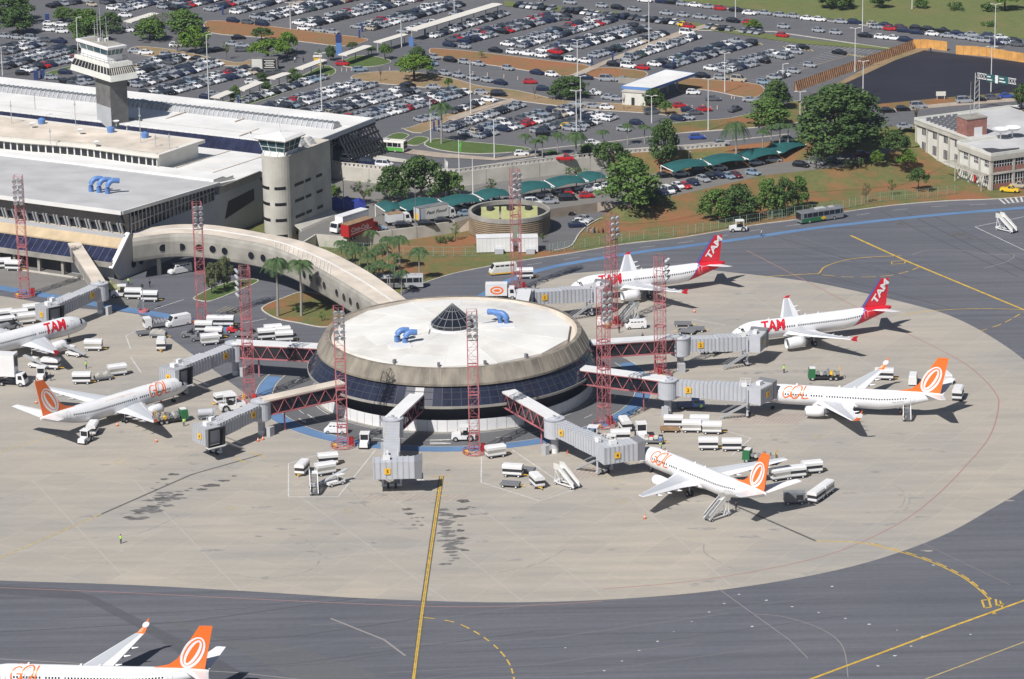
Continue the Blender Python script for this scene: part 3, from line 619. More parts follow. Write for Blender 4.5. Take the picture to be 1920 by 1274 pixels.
def porthole(px, py):
    # find spot on near wall
    best = None
    for i in range(len(ns) - 1):
        for k in range(8):
            t = k / 8; x = ns[i][0] + (ns[i + 1][0] - ns[i][0]) * t; y = ns[i][1] + (ns[i + 1][1] - ns[i][1]) * t
            u, v = P(x, y, 6.9)
            if best is None or abs(u - px) < best[0]: best = (abs(u - px), x, y, i)
    _, x, y, i = best; d = V((ns[i + 1][0] - ns[i][0], ns[i + 1][1] - ns[i][1], 0)).normalized(); n = V((d.y, -d.x, 0)); n = n if n.y < 0 else -n
    o = V((x, y, 6.9)) + n * .04; b = MB(); N = 20
    ring = lambda r, dn: [o + n * dn + d * (r * math.cos(2 * math.pi * k / N)) + V((0, 0, r * math.sin(2 * math.pi * k / N))) for k in range(N)]
    b.loft([ring(1.02, -.1), ring(1.02, .05), ring(.9, .05), ring(.9, -.02)], 0, False); f = b.build('porthole', 'concrete', con)
    g = MB(); g.add(ring(.9, .0), [list(range(N))]); g.build('pane', 'glass', f)
for px, py in [(306, 468), (341, 466), (374, 464), (399, 468), (422, 472), (471, 479), (494, 484), (515, 488), (533, 494), (571, 517), (583, 523), (596, 532), (608, 541), (632, 556), (645, 563), (658, 571), (671, 578)]: porthole(px, py)
for x, y in [(-81, 752), (-62, 750), (-47, 736), (-34, 709)]:
    b = MB(); b.tube([(x, y, -.1), (x, y, 4.5)], .5, 12); b.build('pillar', 'concrete_light', con)
# ================= main terminal =======================================================
F0 = U(210, 531); ex, ey = V((-0.87124782, 0.4908434, 0)), V((-0.4908434, -0.87124782, 0))
F0 = V((F0.x, F0.y, 0))
def T(s, t, z): return F0 + ex * s + ey * t + V((0, 0, z))
def tb(b, s0, s1, t0, t1, z0, z1, m=0): b.obox(T(s0, t0, z0), ex * (s1 - s0), ey * (t1 - t0), (0, 0, z1 - z0), m)
def ext(b, prof, s0, s1, m=0, cap=True):
    b.loft([[T(s0, t, z) for t, z in prof], [T(s1, t, z) for t, z in prof]], m, cap)
ter = root('terminal_building', (F0.x, F0.y, 0), 'long concrete airport terminal with white roofs, beige sloped panels and dark sloped glazing', 'terminal', world=True)
SL = 175
b = MB(); ext(b, [(-4.2, 15.3), (-4.2, 15.9), (-44.2, 13.75), (-44.2, 13.2)], -.4, SL); fr = b.build('front_roof', 'roof_grey', ter)
b = MB(); ext(b, [(-3.9, 15.15), (-3.9, 15.98), (-4.6, 15.98), (-4.6, 15.15)], -.6, SL)
b.loft([[T(s, -4.6, 15.1), T(s, -4.6, 15.95), T(s, -44.2, 13.8), T(s, -44.2, 13.0)] for s in (-.75, -.38)])
b.build('fascia', 'roof_white', fr)
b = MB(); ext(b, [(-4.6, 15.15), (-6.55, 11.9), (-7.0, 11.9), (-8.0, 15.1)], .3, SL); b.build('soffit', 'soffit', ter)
b = MB(); ext(b, [(-7.0, 11.9), (-7.25, 9.9), (-8, 9.9), (-8, 11.9)], .3, SL); wn = b.build('window_strip', 'glass', ter)
b = MB()
for i in range(58):
    s = 1 + i * 3.0; b.obox(T(s, -7.3, 9.9), ex * .45, ey * .5, ey * 1.0 + V((0, 0, 2.6))); b.obox(T(s + .9, -7.3, 9.9), ex * .35, ey * .5, ey * 1.0 + V((0, 0, 2.6)))
b.build('fin', 'wall_grey', wn)
b = MB(); ext(b, [(-4.0, 7.0), (-4.0, 7.3), (-7.1, 9.95), (-7.6, 9.7), (-5.2, 7.0)], .1, SL); b.build('sloped_panel', 'beige_panel', ter)
b = MB(); ext(b, [(-.6, 4.5), (-4.4, 7.25), (-5, 7.0), (-1.5, 4.5)], .3, SL); sg = b.build('sloped_glazing', 'solar', ter)
b = MB()
for i in range(90):
    s = .6 + i * 1.9; b.beam(T(s, -.62, 4.55), T(s, -4.38, 7.28), .07, .06)
b.build('mullion', 'grey_dark', sg)
b = MB(); ext(b, [(-.1, 3.5), (-.1, 4.6), (-1.6, 4.6), (-1.6, 3.5)], 0, SL); b.build('lintel_beam', 'concrete', ter)
b = MB(); tb(b, .3, SL, -8, -1.6, 3.6, 3.9); b.build('floor_slab', 'concrete', ter)
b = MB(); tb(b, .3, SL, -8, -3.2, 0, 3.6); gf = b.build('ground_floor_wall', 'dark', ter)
for i, (s, wd, mat) in enumerate([(1.5, 5, 'wall_grey'), (8.5, 5, 'wall_grey'), (34, 5, 'wall_grey'), (52, 4, 'wall_grey')]):
    b = MB(); tb(b, s, s + wd, -3.2, -2.95, .05, 3.2); b.build('roller_door', mat, gf)
for s in (7, 14.2, 21, 28, 33, 40, 47, 54, 61):
    b = MB(); tb(b, s, s + .7, -1.6, -.9, 0, 3.6); b.build('pillar', 'concrete', ter)
b = MB(); tb(b, 0, SL, -.2, .5, 0, .25); b.build('dock_kerb', 'kerb', ter)
# end wall
b = MB(); th = .8
def endp(pts, z=None): b.loft([[T(-th / 2, t, z) for t, z in pts], [T(th / 2, t, z) for t, z in pts]])
endp([(-3.2, 0), (-.2, 3.4), (-7.3, 9.9), (-13, 9.9), (-13, 0)]); endp([(-13, 0), (-13, 9.9), (-42, 9.9), (-42, 0)])
endp([(-42, 0), (-42, 10.9), (-62, 11.5), (-62, 0)])
ew = b.build('end_wall', 'wall_grey', ter)
b = MB(); b.loft([[T(s, t, z) for t, z in [(-.0, 3.3), (.25, 3.6), (-7.1, 10.25), (-7.5, 9.95)]] for s in (-.55, .55)]); b.build('end_rib', 'white', ew)
b = MB(); b.loft([[T(s, t, z) for t, z in [(-46, 4.2), (-47.8, 8.3), (-59, 8.9), (-59, 6.0)]] for s in (-.43, -.3)]); b.build('dark_window', 'black', ew)
for t in (-8.2, -11.2):
    b = MB(); N = 18; b.add([T(-.44, t + .95 * math.cos(2 * math.pi * k / N), 2.6 + .95 * math.sin(2 * math.pi * k / N)) for k in range(N)], [list(range(N))]); b.build('porthole', 'glass', ew)
b = MB(); tb(b, -.3, .1, -42.5, -7.8, 9.95, 13.7); cw = b.build('curtain_wall', 'glass', ter)
b = MB()
for i in range(23): tb(b, -.55, -.31, -7.9 - i * 1.55, -7.75 - i * 1.55, 9.95, 15.2 - i * .075)
tb(b, -.5, -.31, -42, -7.9, 12.0, 12.15); b.build('mullion', 'metal', cw)
b = MB(); b.loft([[T(s, -4.7, 15.2), T(s, -7.3, 9.9), T(s, -8.0, 9.95), T(s, -8.0, 15.1)] for s in (-.3, .25)]); b.build('corner_glass', 'glass', cw)
# white mid roofs
b = MB(); ext(b, [(-43.8, 12.9), (-44.0, 14.3), (-48, 14.25), (-49.5, 13.6), (-52.5, 13.5), (-52.5, 12.4)], 1.0, SL); ext(b, [(-52.3, 11.0), (-52.3, 12.6), (-81, 11.6), (-81, 10.6)], 1.2, SL)
ext(b, [(-44.2, 11.0), (-44.2, 13.4), (-52, 12.61), (-81, 11.6), (-81, 10.6)], -.3, 1.19)
mr = b.build('middle_roof', 'roof_white', ter)
b = MB()
for s in (9, 20): ext(b, [(-52.6, 12.5), (-52.6, 12.75), (-80, 11.8), (-80, 11.55)], s, s + .25)
for t in (-59, -68): ext(b, [(t, 12.3 + (t + 58) * .035), (t, 12.45 + (t + 58) * .035), (t - .14, 12.45 + (t + 58) * .035), (t - .14, 12.3 + (t + 58) * .035)], -.2, 22)
b.build('seam', 'roof_stain', mr)
b = MB(); tb(b, -.6, -.2, -62, -44, 10.9, 12.6); b.build('parapet', 'concrete', mr)
# beige clerestory block with wavy window band
wav = [(22.5, -51.5), (30, -51.6), (38, -52.2), (46, -52.6), (54, -51.8), (62, -50.6), (70, -50.2), (80, -50.8), (100, -52), (130, -51), (SL, -51)]
w2 = smooth(wav, 4); frp = [T(s, t, 0) for s, t in w2]; bk = [T(SL, -70, 0), T(22, -68.5, 0)]
b = MB(); b.prism([(p.x, p.y) for p in frp + bk], 11.0, 15.9); cl = b.build('clerestory_wall', 'wall_white', ter)
b = MB(); frr = [T(s, t + .7, 0) for s, t in w2]; b.prism([(p.x, p.y) for p in [T(21.5, -51, 0)] + frr + [T(SL, -71, 0), T(20.5, -69.5, 0)]], 15.9, 16.7); cr_ = b.build('clerestory_roof', 'roof_cream', ter)
b = MB(); frr = [T(s, t - .3, 0) for s, t in w2]; b.prism([(p.x, p.y) for p in frr + [T(SL, -69, 0), T(23, -67.6, 0)]], 16.7, 16.74); b.build('roof_deck', 'roof_stain', cr_)
b = MB()
for p, q in zip(frr, frr[1:]): b.beam(p + V((0, 0, 16.85)), q + V((0, 0, 16.85)), .25, .3)
b.build('roof_edge', 'concrete_light', cr_)
L = 0
for i, (p, q) in enumerate(zip(frp, frp[1:])):
    d = q - p; n = max(1, round(d.length / 1.5)); d.normalize(); o = V((d.y, -d.x, 0)); o = o if o.y < 0 else -o
    for k in range(n):
        L += 1
        if L > 78: break
        u = (q - p).length / n; c = p + d * (u * k + .22) + o * .05; b = MB(); b.obox(c + V((0, 0, 13.75)), d * (u - .44), -o * .1, (0, 0, 1.75)); b.build('clerestory_window', 'glass', cl)
for px, py in [(78, 232), (208, 248), (272, 258)]:
    p = U(px, py, 16.8); b = MB(); b.rev([(.9, 16.75), (1.0, 17.9), (.25, 18.3), (.05, 18.3)], (p.x, p.y), 14); b.build('water_tank', 'blue_pipe', cr_)
for px, py, h_ in [(22, 232, 6), (142, 235, 7), (264, 268, 9), (66, 205, 5), (292, 275, 3), (318, 280, 4), (95, 270, 4)]:
    p = U(px, py, 16.8); b = MB(); b.tube([(p.x, p.y, 16.7), (p.x, p.y, 16.7 + h_)], .09, 5); b.box(p.x, p.y, 16.7 + h_ * .75, .5, .3, .4); b.build('roof_mast', 'metal', cr_)
for px, py in [(238, 243), (218, 236), (150, 252), (180, 275), (60, 240)]:
    p = U(px, py, 16.8); b = MB(); b.rev([(.05, 17.6), (.5, 17.7), (.85, 18.05), (.83, 18.1), (.45, 17.8), (.05, 17.7)], (p.x, p.y), 12); b.tube([(p.x, p.y, 16.7), (p.x, p.y, 17.7)], .1, 6); b.build('dish_antenna', 'white', cr_)
# dark louvre band and rear roof
b = MB(); ext(b, [(-79.6, 10), (-79.8, 11.4), (-83.4, 14.2), (-84, 10)], .3, SL); lv = b.build('louvre_band', 'solar', ter)
b = MB()
for i in range(92): s = .5 + i * 1.9; b.beam(T(s, -79.8, 11.45), T(s, -83.35, 14.22), .12, .1)
b.build('mullion', 'dark', lv)
b = MB(); ext(b, [(-83.2, 13.9), (-83.2, 14.45), (-88.3, 14.3), (-88.3, 13.9)], -.3, SL)
ext(b, [(-89.3, 13.9), (-89.3, 14.55), (-101, 14.3), (-101, 13.9)], -.3, SL); ext(b, [(-105.4, 13.9), (-105.4, 14.4), (-115.5, 14.6), (-115.5, 13.9)], -.3, SL); ext(b, [(-101, 13.9), (-101, 14.2), (-105.4, 14.2), (-105.4, 13.9)], -.3, 3.2)
rr2 = b.build('rear_roof', 'roof_white', ter)
b = MB(); ext(b, [(-88.3, 13.9), (-88.3, 14.05), (-89.3, 14.05), (-89.3, 13.9)], -.2, SL); b.build('gutter', 'dark', rr2)
b = MB(); ext(b, [(-101, 14.1), (-102, 15.6), (-104.4, 15.6), (-105.4, 14.1)], 3.2, SL); mo = b.build('roof_monitor', 'tin', rr2)
b = MB()
for i in range(115): s = 3.6 + i * 1.5; b.loft([[T(q, t, z) for t, z in ((-100.8, 14.15), (-101.9, 15.75), (-104.4, 15.75), (-104.4, 15.55), (-102.1, 15.55), (-101.1, 14.1))] for q in (s, s + .28)])
b.build('monitor_rib', 'metal', mo)
b = MB()
for s, t in ((20, -84), (48, -92), (30, -97)): tb(b, s, s + .4, t - 9, t, 14.5, 14.64)
b.build('seam', 'roof_stain', rr2)
b = MB(); tb(b, -.65, -.3, -115.6, -83, 13.4, 14.75); b.build('fascia', 'grey_panel', rr2)
b = MB()
for i in range(14):
    t = -84 - i * 2.4; b.beam(T(.6, t, 13.6), T(.6, t - 1.2, 11.6), .14, .14); b.beam(T(.6, t - 1.2, 11.6), T(.6, t - 2.4, 13.6), .14, .14)
b.beam(T(.6, -84, 11.6), T(.6, -116, 11.6), .2, .2); b.build('roof_truss', 'dark', rr2)
b = MB()
for i in range(12):
    t = -98 - i * 1.5; b.beam(T(-.4, t, 13.6), T(-4.5, t - .6, 5.9), .7, .25)
for k in range(4): b.beam(T(-.6 - k, -98, 13.3 - k * 1.9), T(-.6 - k, -115.5, 13.3 - k * 1.9), .2, .5)
b.build('end_screen', 'dark', rr2)
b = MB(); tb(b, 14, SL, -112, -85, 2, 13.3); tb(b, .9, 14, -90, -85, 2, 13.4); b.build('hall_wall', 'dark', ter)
b = MB(); tb(b, .2, SL, -80, -6, 0, 9.8); b.build('core_wall', 'wall_grey', ter)
for s, t in ((2, -113), (2, -99), (12, -113)): b = MB(); tb(b, s, s + .8, t, t + .8, 5.5, 13.9); b.build('pillar', 'concrete', ter)
for i, (px, py) in enumerate([(171, 361), (186, 363), (202, 365)]): gooseneck(U(px, py, 14.9), RD(20), parent=fr, r=.62, hh=3.4, reach=2.9)
p = U(187, 366, 14.8); b = MB(); b.box(p.x, p.y, 14.5, 7.5, 2.4, .5, math.atan2(ex.y, ex.x)); b.build('vent_curb', 'roof_white', fr)
# ================= stair tower with glass cab ===================================================
st = root('apron_control_tower', (T(-16, -50, 0).x, T(-16, -50, 0).y, 0), 'round-ended concrete tower with slit windows and a small glass cab on top', 'control tower', world=True)
SX, TY, RR, ZT = -13.9, -49.4, 3.75, 20.6
def stadium(r, L, n=16): return [(SX + r * math.cos(a), TY + r * math.sin(a)) for a in [math.pi * k / n for k in range(n + 1)]] + [(SX - r, TY - L), (SX + r, TY - L)]
def stp(r, L): return [(T(s, t, 0).x, T(s, t, 0).y) for s, t in stadium(r, L)]
b = MB(); b.prism(stp(RR, 17.5), -.2, ZT); sh = b.build('shaft', 'concrete_light', st)
b = MB(); q = [V((x, y, ZT)) for x, y in stp(RR - .15, 17.3)]
for u_, v_ in zip(q, q[1:] + q[:1]): b.beam(u_ + V((0, 0, .2)), v_ + V((0, 0, .2)), .3, .5)
b.build('parapet', 'concrete_light', sh)
for z in (1.3, 5.2, 9.1, 13.0):
    for a0, a1 in ((28, 88), (108, 150)):
        b = MB(); n = 8; R0 = RR + .03
        for k in range(n):
            p = [(SX + R0 * math.cos(RD(a0 + (a1 - a0) * (k + j) / n)), TY + R0 * math.sin(RD(a0 + (a1 - a0) * (k + j) / n))) for j in (0, 1)]
            b.quad(T(*p[0], z), T(*p[0], z + .75), T(*p[1], z + .75), T(*p[1], z))
        b.build('slit_window', 'black', sh)
    for t0, t1 in ((-1.2, -5.2), (-5.9, -8.4), (-10.8, -13.4)):
        b = MB(); b.obox(T(SX - RR - .04, TY + t0, z), ey * (t1 - t0), ex * .1, (0, 0, .75)); b.build('slit_window', 'black', sh)
for i in range(5):
    b = MB(); tb(b, SX + RR - .2, SX + RR + 1.3, TY - 4.5, TY - 3.2, 2 + i * 3.9, 3.6 + i * 3.9); b.build('link_beam', 'concrete_light', sh)
for i in range(4):
    b = MB(); tb(b, SX + RR - .1, SX + RR + 1.1, TY - 5.6, TY - 4.6, 3.6 + i * 3.9, 5.9 + i * 3.9); b.build('slot_shade', 'black', sh)  # solid black blocks standing in for the shade in the slots
# loading canopy curved
b = MB(); b.loft([[T(SX - RR - .1, t, 3.9), T(SX - RR - 1.8, t, 3.0), T(SX - RR - 2.4, t, 1.9), T(SX - RR - 3.6, t, 1.2), T(SX - RR - 3.6, t, 1.0), T(SX - RR - 2.1, t, 1.6), T(SX - RR - 1.5, t, 2.7), T(SX - RR - .1, t, 3.6)] for t in (TY - .5, TY - 17)]); b.build('dock_canopy', 'concrete_light', st)
# cab
b = MB(); cab_c = (SX + .2, TY - 1.6); 
def sq(r, z, dl=0): return [T(cab_c[0] + a * r, cab_c[1] + d * (r + dl), z) for a, d in ((-1, 1), (1, 1), (1, -1), (-1, -1))]
b.loft([sq(3.0, ZT), sq(3.0, ZT + 1.2)]); cabb = b.build('cab_base', 'white', st)
for a, d in ((-1, 1), (-.3, 1), (.4, 1), (1, 1)):
    b = MB(); b.beam(T(cab_c[0] + a * 3.05, cab_c[1] + 3.05, ZT), T(cab_c[0] + a * 3.05 - .6, cab_c[1] + 3.05, ZT + 1.3), .16, .16); b.build('strut', 'white', cabb)
b = MB(); b.loft([sq(3.0, ZT + 1.2), sq(3.7, ZT + 4.0)]); cg = b.build('cab_glass', 'tint_glass', st)
b = MB(); l_, h_ = sq(3.03, ZT + 1.2), sq(3.73, ZT + 4.0)
for i in range(4):
    for k in range(3): b.beam(l_[i].lerp(l_[(i + 1) % 4], k / 3), h_[i].lerp(h_[(i + 1) % 4], k / 3), .12, .12)
    b.beam(l_[i].lerp(h_[i], .4), l_[(i + 1) % 4].lerp(h_[(i + 1) % 4], .4), .1, .1)
b.build('mullion', 'white', cg)
b = MB(); b.loft([sq(4.3, ZT + 4.0), sq(4.5, ZT + 4.35), sq(3.8, ZT + 4.9), sq(.4, ZT + 5.4)]); cr2 = b.build('cab_roof', 'roof_white', st)
o = T(*cab_c, ZT + 5.3); b = MB(); b.tube([o, o + V((0, 0, 5.2))], [.14, .05], 6); b.tube([o + V((1, 0, -.2)), o + V((1, 0, 2.4))], .05, 5); b.build('antenna', 'white', cr2)
for i in range(5):
    b = MB(); o = T(SX + .6 - (i % 2) * 1.6, TY - 8.5 - i * 1.7, 0); b.box(o.x, o.y, ZT, 1.1, 1.1, 1.0, .5); b.rev([(.42, ZT + 1.0), (.42, ZT + 1.2), (.05, ZT + 1.25)], (o.x, o.y), 10); b.build('roof_fan_unit', 'metal', st)
# ================= old control tower ===============================================================
ct = root('control_tower', (T(56, -84, 0).x, T(56, -84, 0).y, 12), 'tall dark concrete control tower with flared white viewing decks and rooftop aerials', 'control tower', world=True)
cA, cB, cD = U(210, 241, 13.5), U(183, 232, 13.5), U(245, 222, 13.5)
a_, b_ = (cB - cA), (cD - cA); a_.z = b_.z = 0
La = a_.length; a_.normalize(); pb = V((-a_.y, a_.x, 0)); pb = pb if pb.dot(b_) > 0 else -pb; Lb = max(4.2, b_.dot(pb) * .52)
cA.z = 0; cen = cA + a_ * La / 2 + pb * Lb / 2
ZK = 13.5 + hgt(210, 241, 144, 13.5); cen.z = 0
def rc(ra, rb, z): return [cen + a_ * (La / 2 * i * ra) + pb * (Lb / 2 * j * rb) + V((0, 0, z)) for i, j in ((-1, -1), (1, -1), (1, 1), (-1, 1))]
b = MB(); b.loft([rc(1, 1, 12.5), rc(1, 1, ZK)]); sh = b.build('shaft', 'tower_dark', ct)
b = MB(); b.obox(cen - a_ * La / 2 - pb * (Lb / 2 + .05) + V((0, 0, 12.6)), a_ * La, pb * .06, (0, 0, 6.2)); b.build('pale_panel', 'wall_grey', sh)  # paler grey panel over the lower part of one face
kA, kB = 1 + 9.2 / La, 1 + 4.6 / Lb
kw = lambda k, z: [cen + a_ * (i * La / 2 * k[0] + k[2]) + pb * (j * Lb / 2 * k[1]) + V((0, 0, ZK + (z - ZK) * .74)) for i, j in ((-1, -1), (1, -1), (1, 1), (-1, 1))]
b = MB(); b.loft([kw((2.7, 1.45, 3.4), ZK - 1.2), kw((2.85, 1.6, 3.4), ZK - 1.0), kw((2.7, 1.52, 3.4), ZK + 1.1)]); dk = b.build('lower_deck_skirt', 'wall_white', ct)
b = MB(); b.loft([kw((2.68, 1.5, 3.4), ZK + 1.1), kw((2.38, 1.32, 3.4), ZK + 3.4)]); gw = b.build('deck_glazing', 'glass', ct)
b = MB(); l_, h_ = kw((2.7, 1.52, 3.4), ZK + 1.1), kw((2.4, 1.34, 3.4), ZK + 3.4)
for i in range(4):
    n = 12
    for k in range(n + 1): b.beam(l_[i].lerp(l_[(i + 1) % 4], k / n), h_[i].lerp(h_[(i + 1) % 4], k / n), .22, .14)
b.build('mullion', 'concrete_light', gw)
b = MB(); b.loft([kw((2.46, 1.38, 3.4), ZK + 3.4), kw((2.4, 1.35, 3.4), ZK + 4.6), kw((2.3, 1.3, 3.4), ZK + 4.7), kw((.6, .6, 3.4), ZK + 4.72)]); dk2 = b.build('gallery_deck', 'wall_white', ct)
b = MB(); q = kw((2.36, 1.33, 3.4), ZK + 5.9); q2 = kw((2.36, 1.33, 3.4), ZK + 4.6)
for i in range(4):
    b.beam(q[i], q[(i + 1) % 4], .08, .08); b.beam(q[i].lerp(q2[i], .5), q[(i + 1) % 4].lerp(q2[(i + 1) % 4], .5), .06, .06)
    for k in range(8): b.beam(q2[i].lerp(q2[(i + 1) % 4], k / 8), q[i].lerp(q[(i + 1) % 4], k / 8), .06, .06)
b.build('railing', 'grey_dark', dk2)
b = MB(); b.loft([kw((1.85, .9, 4.0), ZK + 4.7), kw((1.8, .87, 4.0), ZK + 7.0)]); b.build('cab_wall', 'white', ct)
b = MB(); b.loft([kw((1.8, .87, 4.0), ZK + 7.0), kw((2.0, .97, 4.0), ZK + 9.2)]); cg = b.build('cab_glass', 'tint_glass', ct)
b = MB(); l_, h_ = kw((1.82, .88, 4.0), ZK + 7.0), kw((2.02, .98, 4.0), ZK + 9.2)
for i in range(4):
    for k in range(4): b.beam(l_[i].lerp(l_[(i + 1) % 4], k / 4), h_[i].lerp(h_[(i + 1) % 4], k / 4), .1, .1)
    b.beam(l_[i], l_[(i + 1) % 4], .12, .12)
b.build('mullion', 'white', cg)
b = MB(); b.loft([kw((2.2, 1.1, 4.0), ZK + 9.2), kw((2.25, 1.12, 4.0), ZK + 10.1), kw((2.1, 1.05, 4.0), ZK + 10.2), kw((.5, .5, 4.0), ZK + 10.3)]); rf2 = b.build('cab_roof', 'white', ct)
b = MB(); b.loft([kw((1.9, .95, 4.0), ZK + 10.23), kw((1.8, .9, 4.0), ZK + 10.42)]); b.build('roof_deck', 'concrete', rf2)
for dx, dy, h_ in [(0, 0, 9.5), (2.4, 1.0, 6.5), (-2.6, .6, 5.5), (1.0, -1.5, 3.2), (3.2, -.8, 2.6), (-1.4, 1.4, 7.2)]:
    b = MB(); o = cen + a_ * 4 + V((dx * .6, dy * .6, ZK + 7.55)); b.tube([o, o + V((0, 0, h_))], [.13, .05], 6); b.beam(o + V((-.5, 0, h_ * .6)), o + V((.5, 0, h_ * .6)), .07, .07); b.build('aerial', 'metal', rf2)
for dx, dy in [(1.8, -.5), (-.8, -1.2), (2.6, .6)]:
    b = MB(); o = cen + a_ * 4 + V((dx * .6, dy * .6, 0)); b.rev([(.3, ZK + 7.5), (.3, ZK + 8.3), (.05, ZK + 8.6)], (o.x, o.y), 10); b.build('antenna_dome', 'white', rf2)
# ================= two-storey office block (right) ==================================================
A0, A1, A2 = U(1857, 358), U(1795, 334), U(1930, 337)
oa = (A1 - A0); oa.z = 0; LA = oa.length; oa.normalize(); ob = V((-oa.y, oa.x, 0)); ob = ob if ob.dot(A2 - A0) > 0 else -ob
A0.z = 0; OH = hgt(1857, 358, 293)
of = root('office_building', (A0.x, A0.y, 0), 'two-storey white and brick office building with flat roof beside the airside gate', 'building', world=True)
def O(u, v, z): return A0 + oa * u + ob * v + V((0, 0, z))
def obx(b, u0, u1, v0, v1, z0, z1, m=0): b.obox(O(u0, v0, z0), oa * (u1 - u0), ob * (v1 - v0), (0, 0, z1 - z0), m)
LB = 34.0; U2 = LA + .6; LA2 = 27.0; V2 = 4.6
b = MB(); obx(b, .3, LA - .3, .3, LB, 0, OH - 1.2); obx(b, LA - .3, U2 + LA2, V2 + .3, LB, 0, OH - .9); wl = b.build('wall', 'wall_white', of)
b = MB(); obx(b, -.25, LA + .25, -.25, LB, OH - 1.3, OH); obx(b, LA + .25, U2 + LA2 + .25, V2 - .25, LB, OH - 1.0, OH + .2); rfo = b.build('roof', 'concrete_light', of)
b = MB(); obx(b, .2, LA - .2, .2, LB - .5, OH, OH + .02); obx(b, LA + .6, U2 + LA2 - .2, V2 + .2, LB - .5, OH + .2, OH + .22); b.build('roof_deck', 'roof_grey', rfo)
b = MB()
for q in (((-.25, LA + .25), (-.25, 0)), ((LA, LA + .3), (0, 12)), ((-.25, 0), (0, LB)), ((LA + .25, U2 + LA2 + .2), (V2 - .25, V2)), ((U2 + LA2, U2 + LA2 + .25), (V2, LB))): obx(b, *q[0], *q[1], OH, OH + .75)
b.build('parapet', 'wall_white', rfo)
b = MB(); b.sheet([tuple(O(u, v, OH + .03)) for u, v in ((1, 2), (1.5, 9), (4, 11), (5, 6), (7, 5), (8, 2.5), (4, 1.5))]); b.build('tar_patch', 'tar', rfo)
b = MB(); obx(b, LA + 4.4, LA + 9.2, 5.4, 11.4, OH + .1, OH + 4.6); bt = b.build('brick_stair_tower', 'brick', of)
b = MB(); obx(b, LA + 4.25, LA + 9.35, 5.25, 11.55, OH + 4.6, OH + 4.85); b.build('tower_roof', 'concrete', bt)
b = MB(); obx(b, LA + 4.36, LA + 4.42, 7.6, 10, OH + .2, OH + 2.4); b.build('door', 'white', bt)
for d in (6, 9.5):
    o = O(LA - 1, d + 6, OH + .2); b = MB(); b.rev([(.05, OH + 1.6), (1.6, OH + 2.0), (2.2, OH + 2.7), (2.1, OH + 2.75), (1.3, OH + 2.3), (.05, OH + 2.0)], (o.x, o.y), 18); b.tube([o, o + V((0, 0, 1.7))], .2, 8); b.build('dish_antenna', 'white', rfo)
o = O(LA + 7, 8, OH + 4.8); b = MB(); b.tube([o, o + V((0, 0, 9))], [.12, .04], 6); b.build('aerial', 'metal', bt)
b = MB()
for i in range(8):
    for k in range(5): obx(b, U2 + 10.5 + i * 1.9, U2 + 10.7 + i * 1.9, V2 + 1.4 + k * 2.0, V2 + 2.8 + k * 2.0, OH + .2, OH + 1.15)
b.build('condenser_rack', 'grey_dark', rfo)
for i, (u, v) in enumerate(((3, 15), (5, 19), (2.5, 23), (6, 27), (4, 30))): o = O(u, v, 0); b = MB(); b.rev([(.5, OH), (.5, OH + .5), (.75, OH + .7), (.05, OH + 1.2)], (o.x, o.y), 12); b.build('roof_ventilator', 'metal', rfo)
def fac(u0, v0, du, dv, wall_, n, brick):
    L = (du * (LA if abs(du.dot(oa)) > .5 else 22)).length
for fl in range(2):
    zb = .5 + fl * (OH / 2 - .15); zh = OH / 2 - 1.1
    # left long face (v = .3) bays
    nb = 3
    for i in range(nb):
        u0 = .9 + i * (LA - .9) / nb; u1 = u0 + (LA - .9) / nb - .7
        b = MB(); obx(b, u0 + .3, u0 + (u1 - u0) * .55, .2, .34, zb + .9, zb + zh - .1); f = b.build('window', 'glass', wl)
        m = MB()
        for k in range(4): uu = u0 + .3 + (u1 - u0 - .5) * .55 * k / 3; obx(m, uu, uu + .09, .14, .2, zb + .9, zb + zh - .1)
        obx(m, u0 + .3, u0 + (u1 - u0) * .55, .14, .2, zb + 1.6, zb + 1.7); m.build('frame', 'white', f)
    for i in range(5):
        u0 = U2 + 1.0 + i * (LA2 - 1) / 5
        b = MB(); obx(b, u0 + .2, u0 + 2.2, V2 + .2, V2 + .34, zb + 1.0, zb + zh); f = b.build('window', 'glass', wl)
        m = MB()
        for k in range(4): obx(m, u0 + .2 + k * .64, u0 + .29 + k * .64, V2 + .14, V2 + .2, zb + 1.0, zb + zh)
        m.build('frame', 'white', f)
    for i in range(5):   # right face (u = .3), brick spandrels
        v0 = .8 + i * 6.4
        b = MB(); obx(b, .16, .32, v0, v0 + 5.6, zb - .2, zb + 1.0); b.build('brick_spandrel', 'brick', wl)
        b = MB(); obx(b, .2, .34, v0, v0 + 5.6, zb + 1.0, zb + zh); f = b.build('window', 'glass', wl)
        m = MB()
        for k in range(8): obx(m, .12, .2, v0 + k * .79, v0 + .09 + k * .79, zb + 1.0, zb + zh)
        obx(m, .12, .2, v0, v0 + 5.6, zb + 1.7, zb + 1.78); m.build('frame', 'white', f)
b = MB()
for i in range(4): u = .3 + i * (LA - .9) / 3; obx(b, u, u + .55, -.05, .3, 0, OH - 1.3)
for i in range(6): v = .1 + i * 6.4; obx(b, -.05, .3, v, v + .6, 0, OH - 1.3)
for i in range(6): u = U2 + i * (LA2 - .6) / 5; obx(b, u, u + .55, V2 - .05, V2 + .3, 0, OH - 1.0)
obx(b, -.1, .3, .1, LB, OH / 2 - .5, OH / 2 - .05); b.build('column', 'concrete_light', of)
b = MB()
for i in range(18): u = .5 + i * (LA + 3.0) / 18; obx(b, u, u + .28, -2.4, -.06 if u < LA else V2 - .1, OH / 2 - .55, OH / 2 - .38)
obx(b, .3, LA + 3.6, -2.5, -2.25, OH / 2 - .75, OH / 2 - .56); pg = b.build('pergola', 'concrete_light', of)
b = MB()
